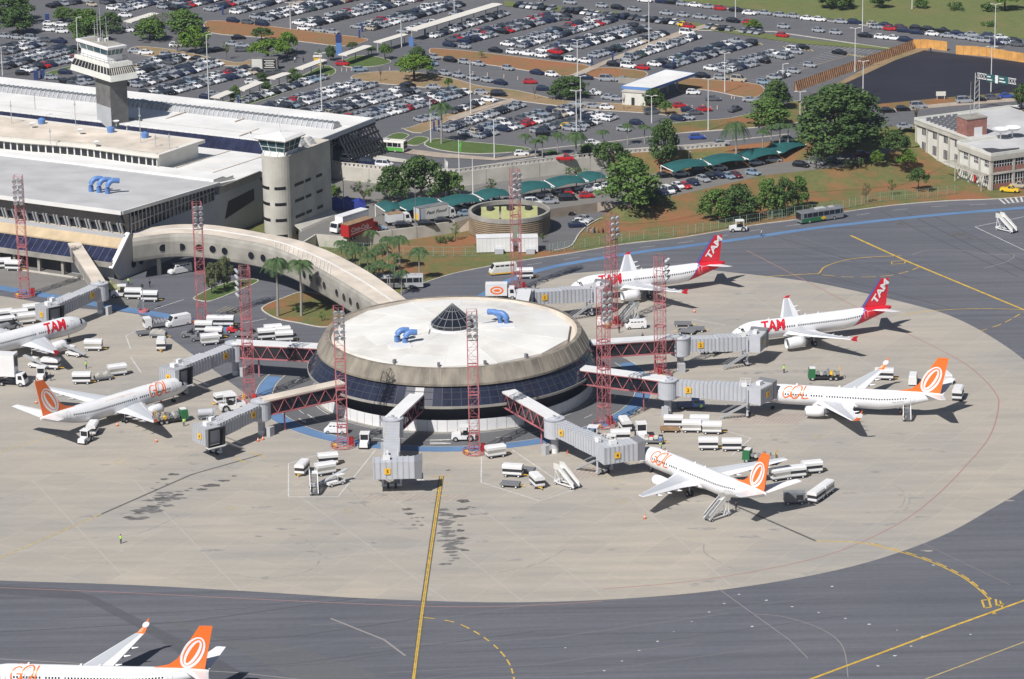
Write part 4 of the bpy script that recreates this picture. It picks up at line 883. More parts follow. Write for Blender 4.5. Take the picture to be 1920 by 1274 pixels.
for i in range(2): u = .5 + i * 12; obx(b, u, u + .2, -2.45, -2.27, 0, OH / 2 - .75)
b.build('post', 'concrete_light', pg)
b = MB(); obx(b, LA * .45, LA * .52, .1, .2, .5, 2.4); b.build('door', 'red', wl)
# ================= parking pavilion ======================================================
q = [U(1165, 163, HI + 4.5), U(1222, 167, HI + 4.5), U(1304, 139, HI + 4.5), U(1248, 132, HI + 4.5)]
pv = root('parking_pavilion', ((q[0].x + q[2].x) / 2, (q[0].y + q[2].y) / 2, HI), 'low guard house under a big flat white roof at the car park gate', 'building', world=True)
b = MB(); b.prism([(p.x, p.y) for p in q], HI + 4.2, HI + 4.7); pr = b.build('roof', 'roof_white', pv)
b = MB()
for p, r in zip(q, q[1:] + q[:1]): b.beam(p + V((0, 0, -.15)), r + V((0, 0, -.15)), .2, .75)
b.build('fascia', 'blue_pipe', pr)
for t, s in ((.12, .5), (.4, .5), (.7, .5), (.92, .5)):
    o = q[0].lerp(q[3], t).lerp(q[1].lerp(q[2], t), s); b = MB(); b.tube([(o.x, o.y, HI), (o.x, o.y, HI + 4.3)], .3, 10); b.build('pillar', 'wall_grey', pv)
g0 = U(1167, 197, HI); g1 = U(1210, 200, HI); d = (g1 - g0).normalized(); s = V((-d.y, d.x, 0))
b = MB(); b.obox(g0, d * (g1 - g0).length, s * 6, (0, 0, 3.6)); bo = b.build('booth_wall', 'wall_white', pv)
b = MB(); b.obox(g0 - d * .2 - s * .2 + V((0, 0, 3.6)), d * ((g1 - g0).length + .4), s * 6.4, (0, 0, .3)); b.build('booth_roof', 'concrete_light', bo)
b = MB(); b.obox(g0 + d * 2.6 - s * .05, d * .9, s * .1, (0, 0, 2.2)); b.build('door', 'dark', bo)
b = MB(); b.obox(q[3] + V((0, 0, -4.5)) - d * 14, d * 14, s * .3, (0, 0, 1.6)); b.build('screen_wall', 'concrete', pv)
# ================= covered walkways, pylons, kiosk ===========================================
def walkway(px, z, hh, wd, label, group='white covered walkways in the car park'):
    a, c = U(*px[0], z + hh), U(*px[1], z + hh); d = c - a; L = d.length; d.normalize(); s = V((-d.y, d.x, 0))
    r = root('covered_walkway', ((a.x + c.x) / 2, (a.y + c.y) / 2, z), label, 'walkway', group, world=True)
    b = MB(); b.loft([[a + d * t - s * wd / 2 + V((0, 0, -.15)), a + d * t - s * wd / 2 + V((0, 0, .15)), a + d * t + V((0, 0, .32)), a + d * t + s * wd / 2 + V((0, 0, .15)), a + d * t + s * wd / 2 + V((0, 0, -.15))] for t in (0, L)]); b.build('canopy_roof', 'roof_cream', r)
    n = max(2, int(L / 6))
    for i in range(n + 1):
        o = a + d * (L * i / n); b = MB(); b.tube([(o.x, o.y, z), (o.x, o.y, z + hh)], .13, 8); b.build('post', 'wall_grey', r)
walkway(((403, 184), (432, 172)), HI, 3, 3, 'short white walkway roof at the lower end of the footpath'); walkway(((450, 170), (486, 155)), HI, 3, 3, 'white walkway roof between two small trees on the lawn strip')
walkway(((508, 148), (538, 138)), HI, 3, 3, 'white walkway roof in the middle of the lawn strip'); walkway(((560, 130), (606, 113)), HI, 3, 3, 'white walkway roof ending at the yellow kiosk')
walkway(((642, 104), (690, 87)), HI, 3, 3, 'white walkway roof beside the oval lawn'); walkway(((708, 80), (758, 65)), HI, 3, 3, 'middle white walkway roof crossing the driveway'); walkway(((772, 57), (933, 8)), HI, 3.2, 4, 'longest white walkway roof running between parked car rows')
walkway(((238, 42), (290, 26)), HI, 3, 3.5, 'white canopy with blue edge behind the big trees', None)
p = U(636, 104, HI); r = root('totem_sign', (p.x, p.y, HI), 'tall blue pylon sign with dark top by the driveway', 'sign'); b = MB(); b.box(0, 0, 0, 1.7, .9, 3.8); b.build('panel', 'blue_pipe', r); b = MB(); b.box(0, 0, 3.8, 1.75, .95, 2.3); b.build('sign_head', 'dark_blue', r)
p = U(497, 130, HI); r = root('kiosk', (p.x, p.y, HI), 'small stand covered in white and black notices under a tree', 'kiosk', rz=RD(-4)); b = MB(); b.box(0, 0, 0, 7.6, 2.6, 3.4); b.build('wall', 'tower_dark', r); b = MB(); b.box(-2.1, -1.33, .4, 3.0, .06, 2.8); b.build('poster', 'wall_white', r)
b = MB(); b.box(1.5, -1.33, .4, 3.6, .06, 2.8); po = b.build('poster', 'black', r); b = MB()
for i in range(5): b.box(1.5, -1.37, .7 + i * .5, 3.0 - (i % 2) * .6, .03, .22)
b.build('lettering', 'wall_white', po)
for px, py, l in [(68, 150, 'left of the blue bollard pair by the grass strip'), (80, 148, 'right of the blue bollard pair by the grass strip'), (89, 42, 'blue board under the far left tree'), (814, 246, 'left blue post at the tan footpath end'), (823, 243, 'right blue post at the tan footpath end'), (797, 72, 'blue post at the foot of the long walkway'), (771, 87, 'light blue booth beside the short walkway'), (1110, 123, 'blue post left of the brick path'), (1149, 115, 'blue post right of the brick path'), (1263, 128, 'blue post by the guard house roof'), (447, 198, 'blue post at the lower footpath mouth'), (1045, 97, 'blue post in front of a black car'), (879, 80, 'blue post in front of a white car'), (679, 60, 'blue post beside a red car'), (674, 72, 'blue post beside a white pickup'), (418, 28, 'dark blue post beside the brick path top')]:
    p = U(px, py, HI); r = root('marker_post', (p.x, p.y, HI), l, 'post', 'blue car park marker posts'); b = MB(); b.box(0, 0, 0, .5 if 'post' in l else 1.3, .3, 2.6); b.build('panel', 'dark_blue' if 'light' not in l else 'blue_pipe', r); b = MB(); b.box(0, 0, 2.6, .6, .36, .15); b.build('cap', 'blue_pipe', r)
# ================= teal shade canopies =====================================================
def canopy(a, c, z, hh, dep, label, n=10):
    a, c = U(*a, z + hh), U(*c, z + hh); d = c - a; d.z = 0; L = d.length; d.normalize(); s = V((-d.y, d.x, 0)); s = s if s.y > 0 else -s
    r = root('shade_canopy', ((a.x + c.x) / 2, (a.y + c.y) / 2, z), label, 'canopy', 'teal fabric car park canopies', world=True)
    b = MB(); rows = []
    for i in range(n + 1):
        t = i / n; o = a + d * (L * t); o.z = z + hh + math.sin(math.pi * t) * .6
        rows.append([o - s * .3 + V((0, 0, -.75)), o + s * dep * .25 + V((0, 0, -.1)), o + s * dep * .55 + V((0, 0, .3)), o + s * dep + V((0, 0, .05))])
    b.loft(rows, 0, False, False); b.loft([[q + V((0, 0, -.06)) for q in rw] for rw in rows], 0, False, False); b.build('fabric', 'teal', r, smooth=True)
    for t in (0, 1):
        o = a + d * (L * t); b = MB(); b.tube([(o.x + s.x * dep, o.y + s.y * dep, z), (o.x + s.x * dep, o.y + s.y * dep, z + hh), (o.x, o.y, z + hh - .5)], .14, 6); b.build('frame', 'white', r)
for i, (a, c, l) in enumerate([((722, 393), (755, 388), 'leftmost teal canopy beside the small white truck'), ((762, 391), (828, 378), 'teal canopy behind the lettered box truck'), ((842, 383), (902, 373), 'teal canopy left of the round louvred building'), ((907, 371), (958, 362), 'teal canopy behind the red lattice mast'), ((976, 358), (1036, 348), 'teal canopy over black cars right of the mast'), ((1040, 347), (1100, 338), 'teal canopy over silver cars before the spreading tree'), ((1104, 337), (1140, 330), 'teal canopy partly hidden by the spreading tree'),
                             ((1262, 318), (1330, 306), 'teal canopy just right of the tall oval tree'), ((1334, 306), (1398, 296), 'teal canopy in front of the giant palm'), ((1404, 296), (1462, 284), 'teal canopy left of the folded one'), ((1465, 283), (1512, 268), 'steep teal canopy over a white car'), ((1505, 263), (1560, 259), 'teal canopy under the huge tree')]): canopy(a, c, MID, 2.9, 5.2, l)
# ================= round plant building ====================================================
pc = U(955, 450); pc = V((pc.x, pc.y + 9.6, 0)); pc = V((U(956, 452).x, U(956, 452).y + 9.5, 0)); PR = 9.7
pl = root('plant_building', (pc.x, pc.y, 0), 'round louvred concrete enclosure holding green and yellow cooling units', 'building', world=True)
b = MB(); b.rev([(PR - .25, 0), (PR - .25, 4.2)], (pc.x, pc.y), 56); b.rev([(PR - .5, 4.2), (PR - .5, 0)], (pc.x, pc.y), 56); lw = b.build('louvre_wall', 'dark', pl)
b = MB()
for i in range(8): z = .25 + i * .5; b.rev([(PR - .25, z + .3), (PR + .05, z + .26), (PR + .1, z - .05), (PR - .25, z)], (pc.x, pc.y), 56)
b.build('louvre', 'louver', lw)
b = MB(); b.rev([(PR - .6, 4.2), (PR + .15, 4.2), (PR + .15, 5.2), (PR - .6, 5.2), (PR - .6, 4.2)], (pc.x, pc.y), 56); b.build('ring_beam', 'concrete', pl)
b = MB(); b.rev([(.01, .1), (PR - .5, .1)], (pc.x, pc.y), 40); b.build('floor', 'dark', pl)
for dx in (-4.6, .2, 4.6):
    b = MB(); b.box(pc.x + dx, pc.y - .5, .1, 4.1, 6.5, 3.6); un = b.build('cooling_unit', 'green' if 0 else 'fence_green', pl)
    b = MB(); b.prism([(pc.x + dx - 2.15, pc.y - 3.8), (pc.x + dx + 2.15, pc.y - 3.8), (pc.x + dx + 2.15, pc.y + 2.8), (pc.x + dx - 2.15, pc.y + 2.8)], 3.7, [3.9, 3.9, 5.3, 5.3]); b.build('unit_top', 'olive_unit', un)
    b = MB(); b.tube([(pc.x + dx - 1.2, pc.y - 3.85, 3.0), (pc.x + dx - 1.0, pc.y - 3.95, 2.3), (pc.x + dx + 1.0, pc.y - 3.95, 2.3), (pc.x + dx + 1.2, pc.y - 3.85, 3.0)], .16, 6); b.build('pipe', 'black', un)
    b = MB(); b.rev([(.9, 5.0), (.9, 5.7), (.75, 5.7), (.05, 5.45)], (pc.x + dx, pc.y + 1.2), 16); b.build('fan_cowl', 'dark', un)
b = MB(); a = RD(-82); b.box(pc.x + (PR + .12) * math.cos(a), pc.y + (PR + .12) * math.sin(a), .1, 2.4, .15, 3.6, a + RD(90)); b.build('gate', 'fence_green', pl)
for (px, py, lx, l, op) in [(928, 474, 8.6, 'long white prefabricated cabin beside the round louvred building', 0), (990, 474, 4.6, 'short white prefabricated cabin right of the lattice mast', 1)]:
    p = U(px, py); r = root('site_cabin', (p.x, p.y + 1.6, 0), l, 'cabin', 'white prefabricated cabins', rz=RD(2)); b = MB(); b.box(0, 0, .15, lx, 3.4, 3.4); wl2 = b.build('wall', 'white', r); b = MB(); b.box(0, 0, 3.55, lx + .15, 3.55, .12); b.build('roof', 'white', r)
    b = MB()
    for i in range(int(lx / .9)): b.box(-lx / 2 + .5 + i * .9, -1.72, .2, .08, .04, 3.3)
    b.build('rib', 'wall_white', wl2); b = MB(); b.box(lx * .1, -2.6, 0, 2.0, 1.2, 1.2); b.build('step_box', 'grey_panel', r)
# ================= airliners ==========================================================
def interp(tab, x):
    if x <= tab[0][0]: return tab[0][1:]
    for a, b in zip(tab, tab[1:]):
        if x <= b[0]:
            t = (x - a[0]) / (b[0] - a[0]); t2 = t
            return [p + (q - p) * t2 for p, q in zip(a[1:], b[1:])]
    return tab[-1][1:]
B737 = dict(st=[(0, 2.85, .06, .06), (.25, 2.87, .42, .42), (.7, 2.93, .78, .76), (1.4, 3.03, 1.15, 1.12), (2.4, 3.15, 1.48, 1.5), (3.6, 3.24, 1.72, 1.78), (5.2, 3.29, 1.86, 1.96), (6.5, 3.3, 1.88, 2.0), (25.5, 3.3, 1.88, 2.0), (28, 3.48, 1.80, 1.86), (30.5, 3.78, 1.58, 1.58), (33, 4.15, 1.22, 1.24), (35.5, 4.5, .8, .86), (37.3, 4.75, .42, .5), (38.0, 4.85, .2, .25)],
            wing=[(1.2, 2.25, 12.6, 20.6, .95), (5.6, 2.75, 15.6, 20.9, .55), (17.0, 4.15, 22.2, 23.8, .2)], eng=(4.83, 1.62, 11.4, 4.3, 1.02), fin=[(28.2, 5.15), (31.6, 5.9), (33.0, 6.9), (36.8, 12.6), (38.9, 12.6), (37.3, 5.0), (32, 4.9)],
            stab=[(.4, 5.1, 34.0, 38.0, .35), (7.15, 6.25, 37.8, 39.4, .12)], ng=4.0, mg=19.3, mgy=2.86, wx=(6.2, 31.0, .52), wz=.55)
A320 = dict(st=[(0, 3.05, .06, .06), (.25, 3.08, .45, .45), (.8, 3.2, .88, .88), (1.6, 3.38, 1.28, 1.26), (2.8, 3.55, 1.62, 1.64), (4.2, 3.68, 1.85, 1.92), (5.8, 3.75, 1.97, 2.06), (26, 3.75, 1.975, 2.07), (28.5, 3.95, 1.84, 1.9), (31, 4.28, 1.56, 1.6), (33.5, 4.68, 1.15, 1.2), (35.8, 5.0, .72, .8), (37.0, 5.2, .42, .48), (37.57, 5.25, .22, .25)],
            wing=[(1.3, 2.65, 11.6, 18.9, .95), (6.4, 3.2, 14.4, 19.2, .5), (16.9, 4.6, 20.0, 21.5, .2)], eng=(5.75, 1.85, 10.4, 4.7, 1.15), fin=[(29.6, 5.75), (31.0, 6.1), (34.9, 11.8), (36.95, 11.8), (36.3, 5.9), (33, 5.3)],
            stab=[(.4, 5.15, 32.4, 36.2, .35), (6.2, 6.0, 35.4, 36.9, .12)], ng=5.0, mg=17.7, mgy=3.8, wx=(6.4, 30.0, .53), wz=.55)
def surf(A, x, a, side, off=.02):
    zc, ry, rz = interp(A['st'], x); return (x, side * (ry + off) * math.sin(a), zc + (rz + off) * math.cos(a))
def airliner(name, label, typ, livery, pos, hd, winglets, gears=True, dupc=None):
    A = typ; r = root(name, (pos[0], pos[1], 0), label, 'airliner', rz=hd + math.pi)
    xs = [0, .1, .25, .45, .7, 1.0, 1.4, 1.9, 2.4, 3, 3.6, 4.4, 5.2, 6.5, 10, 14, 18, 22, 25.5] + [26 + i * .3 for i in range(39)] + [A['st'][-1][0]]
    xs = sorted(set(x for x in xs if x <= A['st'][-1][0])); n = 32; rings = []
    for x in xs:
        zc, ry, rz = interp(A['st'], x); rings.append([(x, ry * math.sin(2 * math.pi * k / n), zc + rz * math.cos(2 * math.pi * k / n)) for k in range(n)])
    b = MB(); b.loft(rings)
    if livery == 'tam':
        for i, f in enumerate(b.f):
            c = sum((V(b.v[j]) for j in f), V()) / len(f); e = c.x - (27.6 + (c.z - 1.8) * .82)
            b.m[i] = 1 if e > .35 else (2 if e > 0 else 0)
    body = b.build('fuselage', ['aircraft_white', 'tam_red', 'tam_blue'], r, smooth=True)
    # belly fairing
    b = MB(); zc = interp(A['st'], 15)[0]; wl = A['wing'][0]
    b.loft([[(x, w_ * math.cos(t), z_ + h_ * math.sin(t)) for t in [2 * math.pi * k / 16 for k in range(16)]] for x, w_, z_, h_ in ((wl[2] - 1.6, .6, wl[1] - .4, .3), (wl[2] + .5, 1.9, wl[1] - .25, .75), (wl[2] + 4, 2.15, wl[1] - .2, .85), (wl[3], 1.9, wl[1] - .15, .75), (wl[3] + 2.6, .5, wl[1] - .1, .3))])
    b.build('belly_fairing', 'aircraft_white', body, smooth=True)
    # windows
    b = MB(); x0, x1, dx = A['wx']; a0 = math.acos(A['wz'] / 2.0)
    for side in (-1, 1):
        x = x0
        while x < x1:
            if not (14.2 < x < 14.6 or (livery == 'gol' and abs(x - 11.2) < .3)): b.quad(*[surf(A, xx, aa, side) for xx, aa in ((x, a0 - .09), (x + .26, a0 - .09), (x + .26, a0 + .09), (x, a0 + .09))])
            x += dx
    b.build('cabin_windows', 'glass', body)
    b = MB()
    for side in (-1, 1):
        for (xa, xb, aa, ab) in ((1.95, 2.55, .50, .95), (2.15, 2.75, 1.0, 1.32), (1.75, 2.0, .12, .46)):
            N = 4
            b.add([surf(A, xa + (xb - xa) * (i / N) + (ab - aa) * .35 * (j / N), aa + (ab - aa) * j / N, side, .025) for i in range(N + 1) for j in range(N + 1)], [(i * (N + 1) + j, (i + 1) * (N + 1) + j, (i + 1) * (N + 1) + j + 1, i * (N + 1) + j + 1) for i in range(N) for j in range(N)])
    b.build('cockpit_windows', 'glass', body)
    def frame(xa, xb, aa, ab, side, nm, mat='gol_grey', wd=.07):
        b = MB()
        for (p, q) in (((xa, aa), (xb, aa)), ((xa, ab), (xb, ab))): b.quad(*[surf(A, xx, vv, side, .022) for xx, vv in ((p[0], p[1] - .02), (q[0], q[1] - .02), (q[0], q[1] + .02), (p[0], p[1] + .02))])
        for xx in (xa, xb):
            for k in range(6):
                u, v = aa + (ab - aa) * k / 6, aa + (ab - aa) * (k + 1) / 6; b.quad(*[surf(A, q, w_, side, .022) for q, w_ in ((xx, u), (xx + wd, u), (xx + wd, v), (xx, v))])
        b.build(nm, mat, body)
    for side in (-1, 1):
        frame(4.6, 5.4, a0 - .5, a0 + .5, side, 'cabin_door'); tx = 31.6 if typ is B737 else 30.6; frame(tx, tx + .75, a0 - .5, a0 + .55, side, 'cabin_door', 'white' if livery == 'tam' else 'gol_grey'); frame(15.2, 15.8, a0 - .3, a0 + .25, side, 'overwing_exit', 'aircraft_grey', .05)
    # wings
    for side in (-1, 1):
        b = MB(); rings = []
        for (y, z, xl, xt, th) in A['wing']:
            c = xt - xl; rings.append([(xl, side * y, z), (xl + .12 * c, side * y, z + th * .55), (xl + .4 * c, side * y, z + th * .62), (xt, side * y, z + .02), (xt, side * y, z - .02), (xl + .4 * c, side * y, z - th * .38), (xl + .1 * c, side * y, z - th * .35)])
        b.loft(rings); wg = b.build('wing', 'aircraft_white', r)
        b = MB(); pan = []
        for (y, z, xl, xt, th), f in zip(A['wing'], (1, 1, 1)):
            c = xt - xl; pan.append(((xl + .17 * c, side * y, z + th * .6 + .03), (xl + .4 * c, side * y, z + th * .63 + .03), (xl + .66 * c, side * y, z + th * .37 + .03)))
        for p, q in zip(pan, pan[1:]):
            for k in range(2): b.quad(p[k], p[k + 1], q[k + 1], q[k])
        b.build('wing_panel', 'aircraft_grey', wg)
        for t, ln in ((.16, 3.0), (.42, 2.8), (.66, 2.4)):
            p0, p1 = A['wing'][1], A['wing'][2]; y = p0[0] + (p1[0] - p0[0]) * t - .4; z = p0[1] + (p1[1] - p0[1]) * t; xt = p0[3] + (p1[3] - p0[3]) * t
            b = MB(); b.tube([(xt - ln + 1.0, side * y, z - .2), (xt - ln + 1.8, side * y, z - .45), (xt - .3, side * y, z - .4), (xt + 1.0, side * y, z - .12)], [.08, .24, .24, .05], 8); b.build('flap_fairing', 'aircraft_white', wg, smooth=True)
        y, z, xl, xt, th = A['wing'][-1]
        if winglets == 'blended':
            sec = [(y, z, xl, xt, .2), (y + .45, z + .18, xl + .55, xt + .12, .14), (y + .72, z + .75, xl + 1.1, xt + .4, .12), (y + .95, z + 2.45, xl + 2.35, xt + .85, .06)]; b = MB()
            b.loft([[(a_, side * (yy - .0), zz), ((a_ + c_) / 2, side * (yy + t_ * .5), zz + .02), (c_, side * yy, zz), ((a_ + c_) / 2, side * (yy - t_ * .5), zz + .02)] for yy, zz, a_, c_, t_ in sec]); wl_ = b.build('winglet', 'orange', wg)
            for o in (1, -1):
                b = MB(); c0 = (V((sec[2][2] + sec[2][3], 0, 2 * sec[2][1])) / 2).lerp(V((sec[3][2] + sec[3][3], 0, 2 * sec[3][1])) / 2, .35)
                yy = y + .72 + .23 * .35; b.add([(c0.x + .55 * math.cos(t) + .2 * math.sin(t), side * (yy + .075 * o + .075 * math.sin(t)), c0.z + .5 * math.sin(t)) for t in [k * math.pi / 6 for k in range(12)]], [list(range(12))]); b.build('winglet_logo', 'aircraft_white', wl_)
        elif winglets == 'fence':
            b = MB(); b.loft([[(xl - .2, side * (y + yy), z), (xl + .9, side * (y + yy), z + .85), (xt + .65, side * (y + yy), z + 1.0), (xt + .2, side * (y + yy), z), (xt + .5, side * (y + yy), z - .75), (xl + .9, side * (y + yy), z - .55)] for yy in (0, .06)]); b.v = [(xl + (v[0] - xl) * .75, v[1], z + (v[2] - z) * .7) for v in b.v]; b.build('wingtip_fence', 'tam_red', wg)
        # engine
        ey_, ez_, ex_, el, er = A['eng']; b = MB(); c = (side * ey_, ez_)
        b.rev([(er * .80, ex_ + .5), (er * .84, ex_ + .06), (er * .92, ex_), (er, ex_ + .5), (er * 1.04, ex_ + 1.4), (er * .98, ex_ + el * .62), (er * .78, ex_ + el * .88), (er * .74, ex_ + el * .88), (er * .72, ex_ + el * .6)], c, 24, axis='x'); en = b.build('engine', 'aircraft_white', r, smooth=True)
        b = MB(); b.rev([(er * .80, ex_ + .5), (er * .2, ex_ + .55), (.02, ex_ + .25)], c, 20, axis='x'); b.build('fan', 'dark', en)
        b = MB(); b.rev([(er * .93, ex_ + .0), (er * .965, ex_ + .22)], c, 24, axis='x'); b.build('inlet_lip', 'metal', en)
        b = MB(); b.rev([(er * .6, ex_ + el * .7), (er * .52, ex_ + el), (er * .28, ex_ + el), (.03, ex_ + el * 1.12)], c, 18, axis='x'); b.build('exhaust', 'grey_dark', en, smooth=True)
        b = MB(); b.loft([[(ex_ + .9, side * (ey_ - .12), ez_ + er * .9), (ex_ + .9, side * (ey_ + .12), ez_ + er * .9), (ex_ + el + .6, side * (ey_ + .12), ez_ + er * .62), (ex_ + el + .6, side * (ey_ - .12), ez_ + er * .62)], [(ex_ + 1.6, side * (ey_ - .1), ez_ + er * 1.18), (ex_ + 1.6, side * (ey_ + .1), ez_ + er * 1.18), (ex_ + el + 2, side * (ey_ + .1), A['wing'][1][1] - .1), (ex_ + el + 2, side * (ey_ - .1), A['wing'][1][1] - .1)]]); b.build('pylon', 'aircraft_white', en)
        # tailplane
        b = MB(); b.loft([[(xl, side * y, z), (xl + .3 * (xt - xl), side * y, z + th * .5), (xt, side * y, z), (xl + .3 * (xt - xl), side * y, z - th * .5)] for (y, z, xl, xt, th) in A['stab']]); b.build('tailplane', 'aircraft_white', r)
        # main gear
        if gears:
            b = MB(); b.tube([(A['mg'], side * A['mgy'], .5), (A['mg'] - .1, side * (A['mgy'] + .05), A['wing'][0][1] + .1)], .15, 8); g = b.build('main_gear', 'metal', r)
            for o in (-.42, .42):
                b = MB(); b.rev([(.2, -.18), (.5, -.2), (.55, -.1), (.55, .1), (.5, .2), (.2, .18)], (0, 0), 16)
                b.v = [(A['mg'] + v[0], side * A['mgy'] + o + v[2], .55 + v[1]) for v in b.v]; b.build('wheel', 'rubber', g)
                b = MB(); b.rev([(.02, .19), (.24, .19)], (0, 0), 12); b.rev([(.24, -.19), (.02, -.19)], (0, 0), 12); b.v = [(A['mg'] + v[0], side * A['mgy'] + o + v[2], .55 + v[1]) for v in b.v]; b.build('rim', 'metal', g)
    b = MB(); b.tube([(A['ng'], 0, .35), (A['ng'], 0, 1.9)], .12, 8); g = b.build('nose_gear', 'metal', r)
    for o in (-.24, .24):
        b = MB(); b.rev([(.03, -.12), (.34, -.12), (.36, 0), (.34, .12), (.03, .12)], (0, 0), 14); b.v = [(A['ng'] + v[0], o + v[2], .36 + v[1]) for v in b.v]; b.build('wheel', 'rubber', g)
    # fin
    fp = A['fin']; b = MB(); nF = len(fp)
    tk = [.02, .10, .14, .05, .05, .10, .14][:nF] if nF == 7 else [.02, .1, .05, .05, .1, .16]
    vsl = [(x, -t, z) for (x, z), t in zip(fp, tk)] + [(x, t, z) for (x, z), t in zip(fp, tk)]
    tri = tessellate_polygon([[V((x, z, 0)) for x, z in fp]])
    b.add(vsl, tri + [[i + nF for i in t] for t in tri] + [(i, (i + 1) % nF, nF + (i + 1) % nF, nF + i) for i in range(nF)])
    fin = b.build('tail_fin', 'orange' if livery == 'gol' else 'tam_red', r)
    if livery == 'gol':
        cx, cz = 35.55, 8.05; axd = V((.53, .848)); pxd = V((.848, -.53))
        for side in (-1, 1):
            b = MB(); 
            def ell(a, c_, off, m, dx=0, dz=0): b.add([(cx + dx + axd.x * a * math.cos(t) + pxd.x * c_ * math.sin(t), side * (.15 + off), cz + dz + axd.y * a * math.cos(t) + pxd.y * c_ * math.sin(t)) for t in [k * math.pi / 16 for k in range(32)]], [list(range(32))], m)
            ell(3.0, 1.62, .0, 0); ell(2.62, 1.22, .012, 1, .02, .1); ell(2.45, .98, .024, 0, .0, .02); ell(2.1, .50, .036, 1, .0, .05)
            b.build('tail_emblem', ['aircraft_white', 'orange'], fin)
    else:
        b = MB(); vsx, fsx = text2d('TAM', 1.0, .12, .035, .95); mw = max(v[0] for v in vsx)
        d = V((.565, .825)); nrm = V((-.825, .565)); o2 = V((32.75, 6.75))
        for side in (-1, 1):
            if side < 0: b.add([(o2.x + d.x * (x / mw * 5.6) + nrm.x * (y * 2.0) + 1.2, side * .19, o2.y + d.y * (x / mw * 5.6) + nrm.y * (y * 2.0) - .35) for x, y in vsx], fsx)
            else: b.add([(o2.x + d.x * ((1 - x / mw) * 5.6) + nrm.x * (y * 2.0) + 1.2, side * .19, o2.y + d.y * ((1 - x / mw) * 5.6) + nrm.y * (y * 2.0) - .35) for x, y in vsx], fsx)
        b.build('tail_lettering', 'aircraft_white', fin)
        b = MB()
        for side in (-1, 1): b.quad((30.6, side * .17, 5.9), (34.75, side * .08, 11.75), (35.0, side * .08, 11.75), (31.0, side * .19, 5.9))
        b.build('fin_stripe', 'tam_blue', fin)
    # fuselage lettering
    def curve_text(s, xc, hgt_, wd, a_mid, mat, nm, shear=0, bold=0, sides=(-1, 1)):
        vs_, fs_ = text2d(s, 1.0, shear, bold); mw_, mh = max(v[0] for v in vs_), max(v[1] for v in vs_)
        # refine long edges by bisecting faces would be costly; letters are small next to the radius
        bm = bmesh.new(); L = [bm.verts.new((x / mw_ * wd, y / mh * hgt_, 0)) for x, y in vs_]
        for f in fs_:
            try: bm.faces.new([L[i] for i in f])
            except ValueError: pass
        for _ in range(3):
            ed = [e for e in bm.edges if abs(e.verts[0].co.y - e.verts[1].co.y) > .35]
            if not ed: break
            bmesh.ops.triangulate(bm, faces=bm.faces[:]); ed = [e for e in bm.edges if abs(e.verts[0].co.y - e.verts[1].co.y) > .35]; bmesh.ops.subdivide_edges(bm, edges=ed, cuts=1)
        bm.verts.index_update(); vv = [v.co.copy() for v in bm.verts]; ff = [[v.index for v in f.verts] for f in bm.faces]; bm.free(); b = MB()
        for side in sides:
            b.add([surf(A, xc + (q.x if side < 0 else wd - q.x), a_mid - (q.y - hgt_ / 2) / 1.95, side, .035) for q in vv], ff)
        b.build(nm, mat, body)
    if livery == 'tam': curve_text('TAM', 6.6, 2.5, 5.6, .95, 'tam_red', 'title_lettering', .25, .035)
    else:
        b = MB()
        def st(pts, side, wd, m=0):
            pts = smooth(pts, 6)
            for (x0, y0), (x1, y1) in zip(pts, pts[1:]):
                d = V((x1 - x0, y1 - y0)); 
                if d.length < 1e-4: continue
                d.normalize(); nn = V((-d.y, d.x)) * wd / 2; e = d * .04
                def mp(x, y): return surf(A, 6.3 + (x if side < 0 else 5.2 - x), 1.0 - y / 1.95, side, .03 + m * .006)
                b.add([mp(x0 - e.x - nn.x, y0 - e.y - nn.y), mp(x1 + e.x - nn.x, y1 + e.y - nn.y), mp(x1 + e.x + nn.x, y1 + e.y + nn.y), mp(x0 - e.x + nn.x, y0 - e.y + nn.y)], [(0, 1, 2, 3)], m)
        el2 = lambda cx_, cy_, a, c_, sl, t0, t1: [(cx_ + a * math.cos(RD(t)) + sl * c_ * math.sin(RD(t)), cy_ + c_ * math.sin(RD(t))) for t in range(t0, t1 + 1, 15)]
        for side in (-1, 1):
            st(el2(.95, 0, .8, 1.2, .3, 50, 330), side, .24, 0); st([(.95, -.05), (1.72, -.05)], side, .24, 0); st([(1.68, -.05), (1.5, -1.05)], side, .24, 0)
            st(el2(2.75, .15, .9, 1.45, .3, 0, 360), side, .3, 0); st(el2(2.78, .12, .42, 1.0, .3, 60, 330), side, .16, 1)
            st([(4.45, 1.6), (4.15, .2), (3.85, -1.2)], side, .28, 0); st([(3.85, -1.2), (4.4, -1.22), (5.1, -1.1)], side, .22, 0); st(el2(.85, .05, .85, 1.25, .3, 120, 230), side, .1, 1)
        b.build('title_lettering', ['orange', 'gol_grey'], body)
        curve_text('www.voegol.com', 15.0, .62, 7.6, .62, 'gol_peach', 'web_lettering')
    curve_text('PR-GTO' if livery == 'gol' else 'PT-MZT', 28.2 if livery == 'gol' else 31.6, .34, 2.2, a0 + .35 if livery == 'gol' else 1.0, 'gol_grey' if livery == 'gol' else 'aircraft_white', 'registration')
    for x in (8.5, 17, 20):
        b = MB(); zc, ry, rz = interp(A['st'], x); b.loft([[(x, -.03, zc + rz - .05), (x + .5, -.03, zc + rz - .05), (x + .5, .03, zc + rz - .05), (x, .03, zc + rz - .05)], [(x + .35, -.02, zc + rz + .4), (x + .55, -.02, zc + rz + .4), (x + .55, .02, zc + rz + .4), (x + .35, .02, zc + rz + .4)]])
        b.build('blade_antenna', 'aircraft_white', body)
    return r
M('gol_peach', (.80, .56, .46), .5)
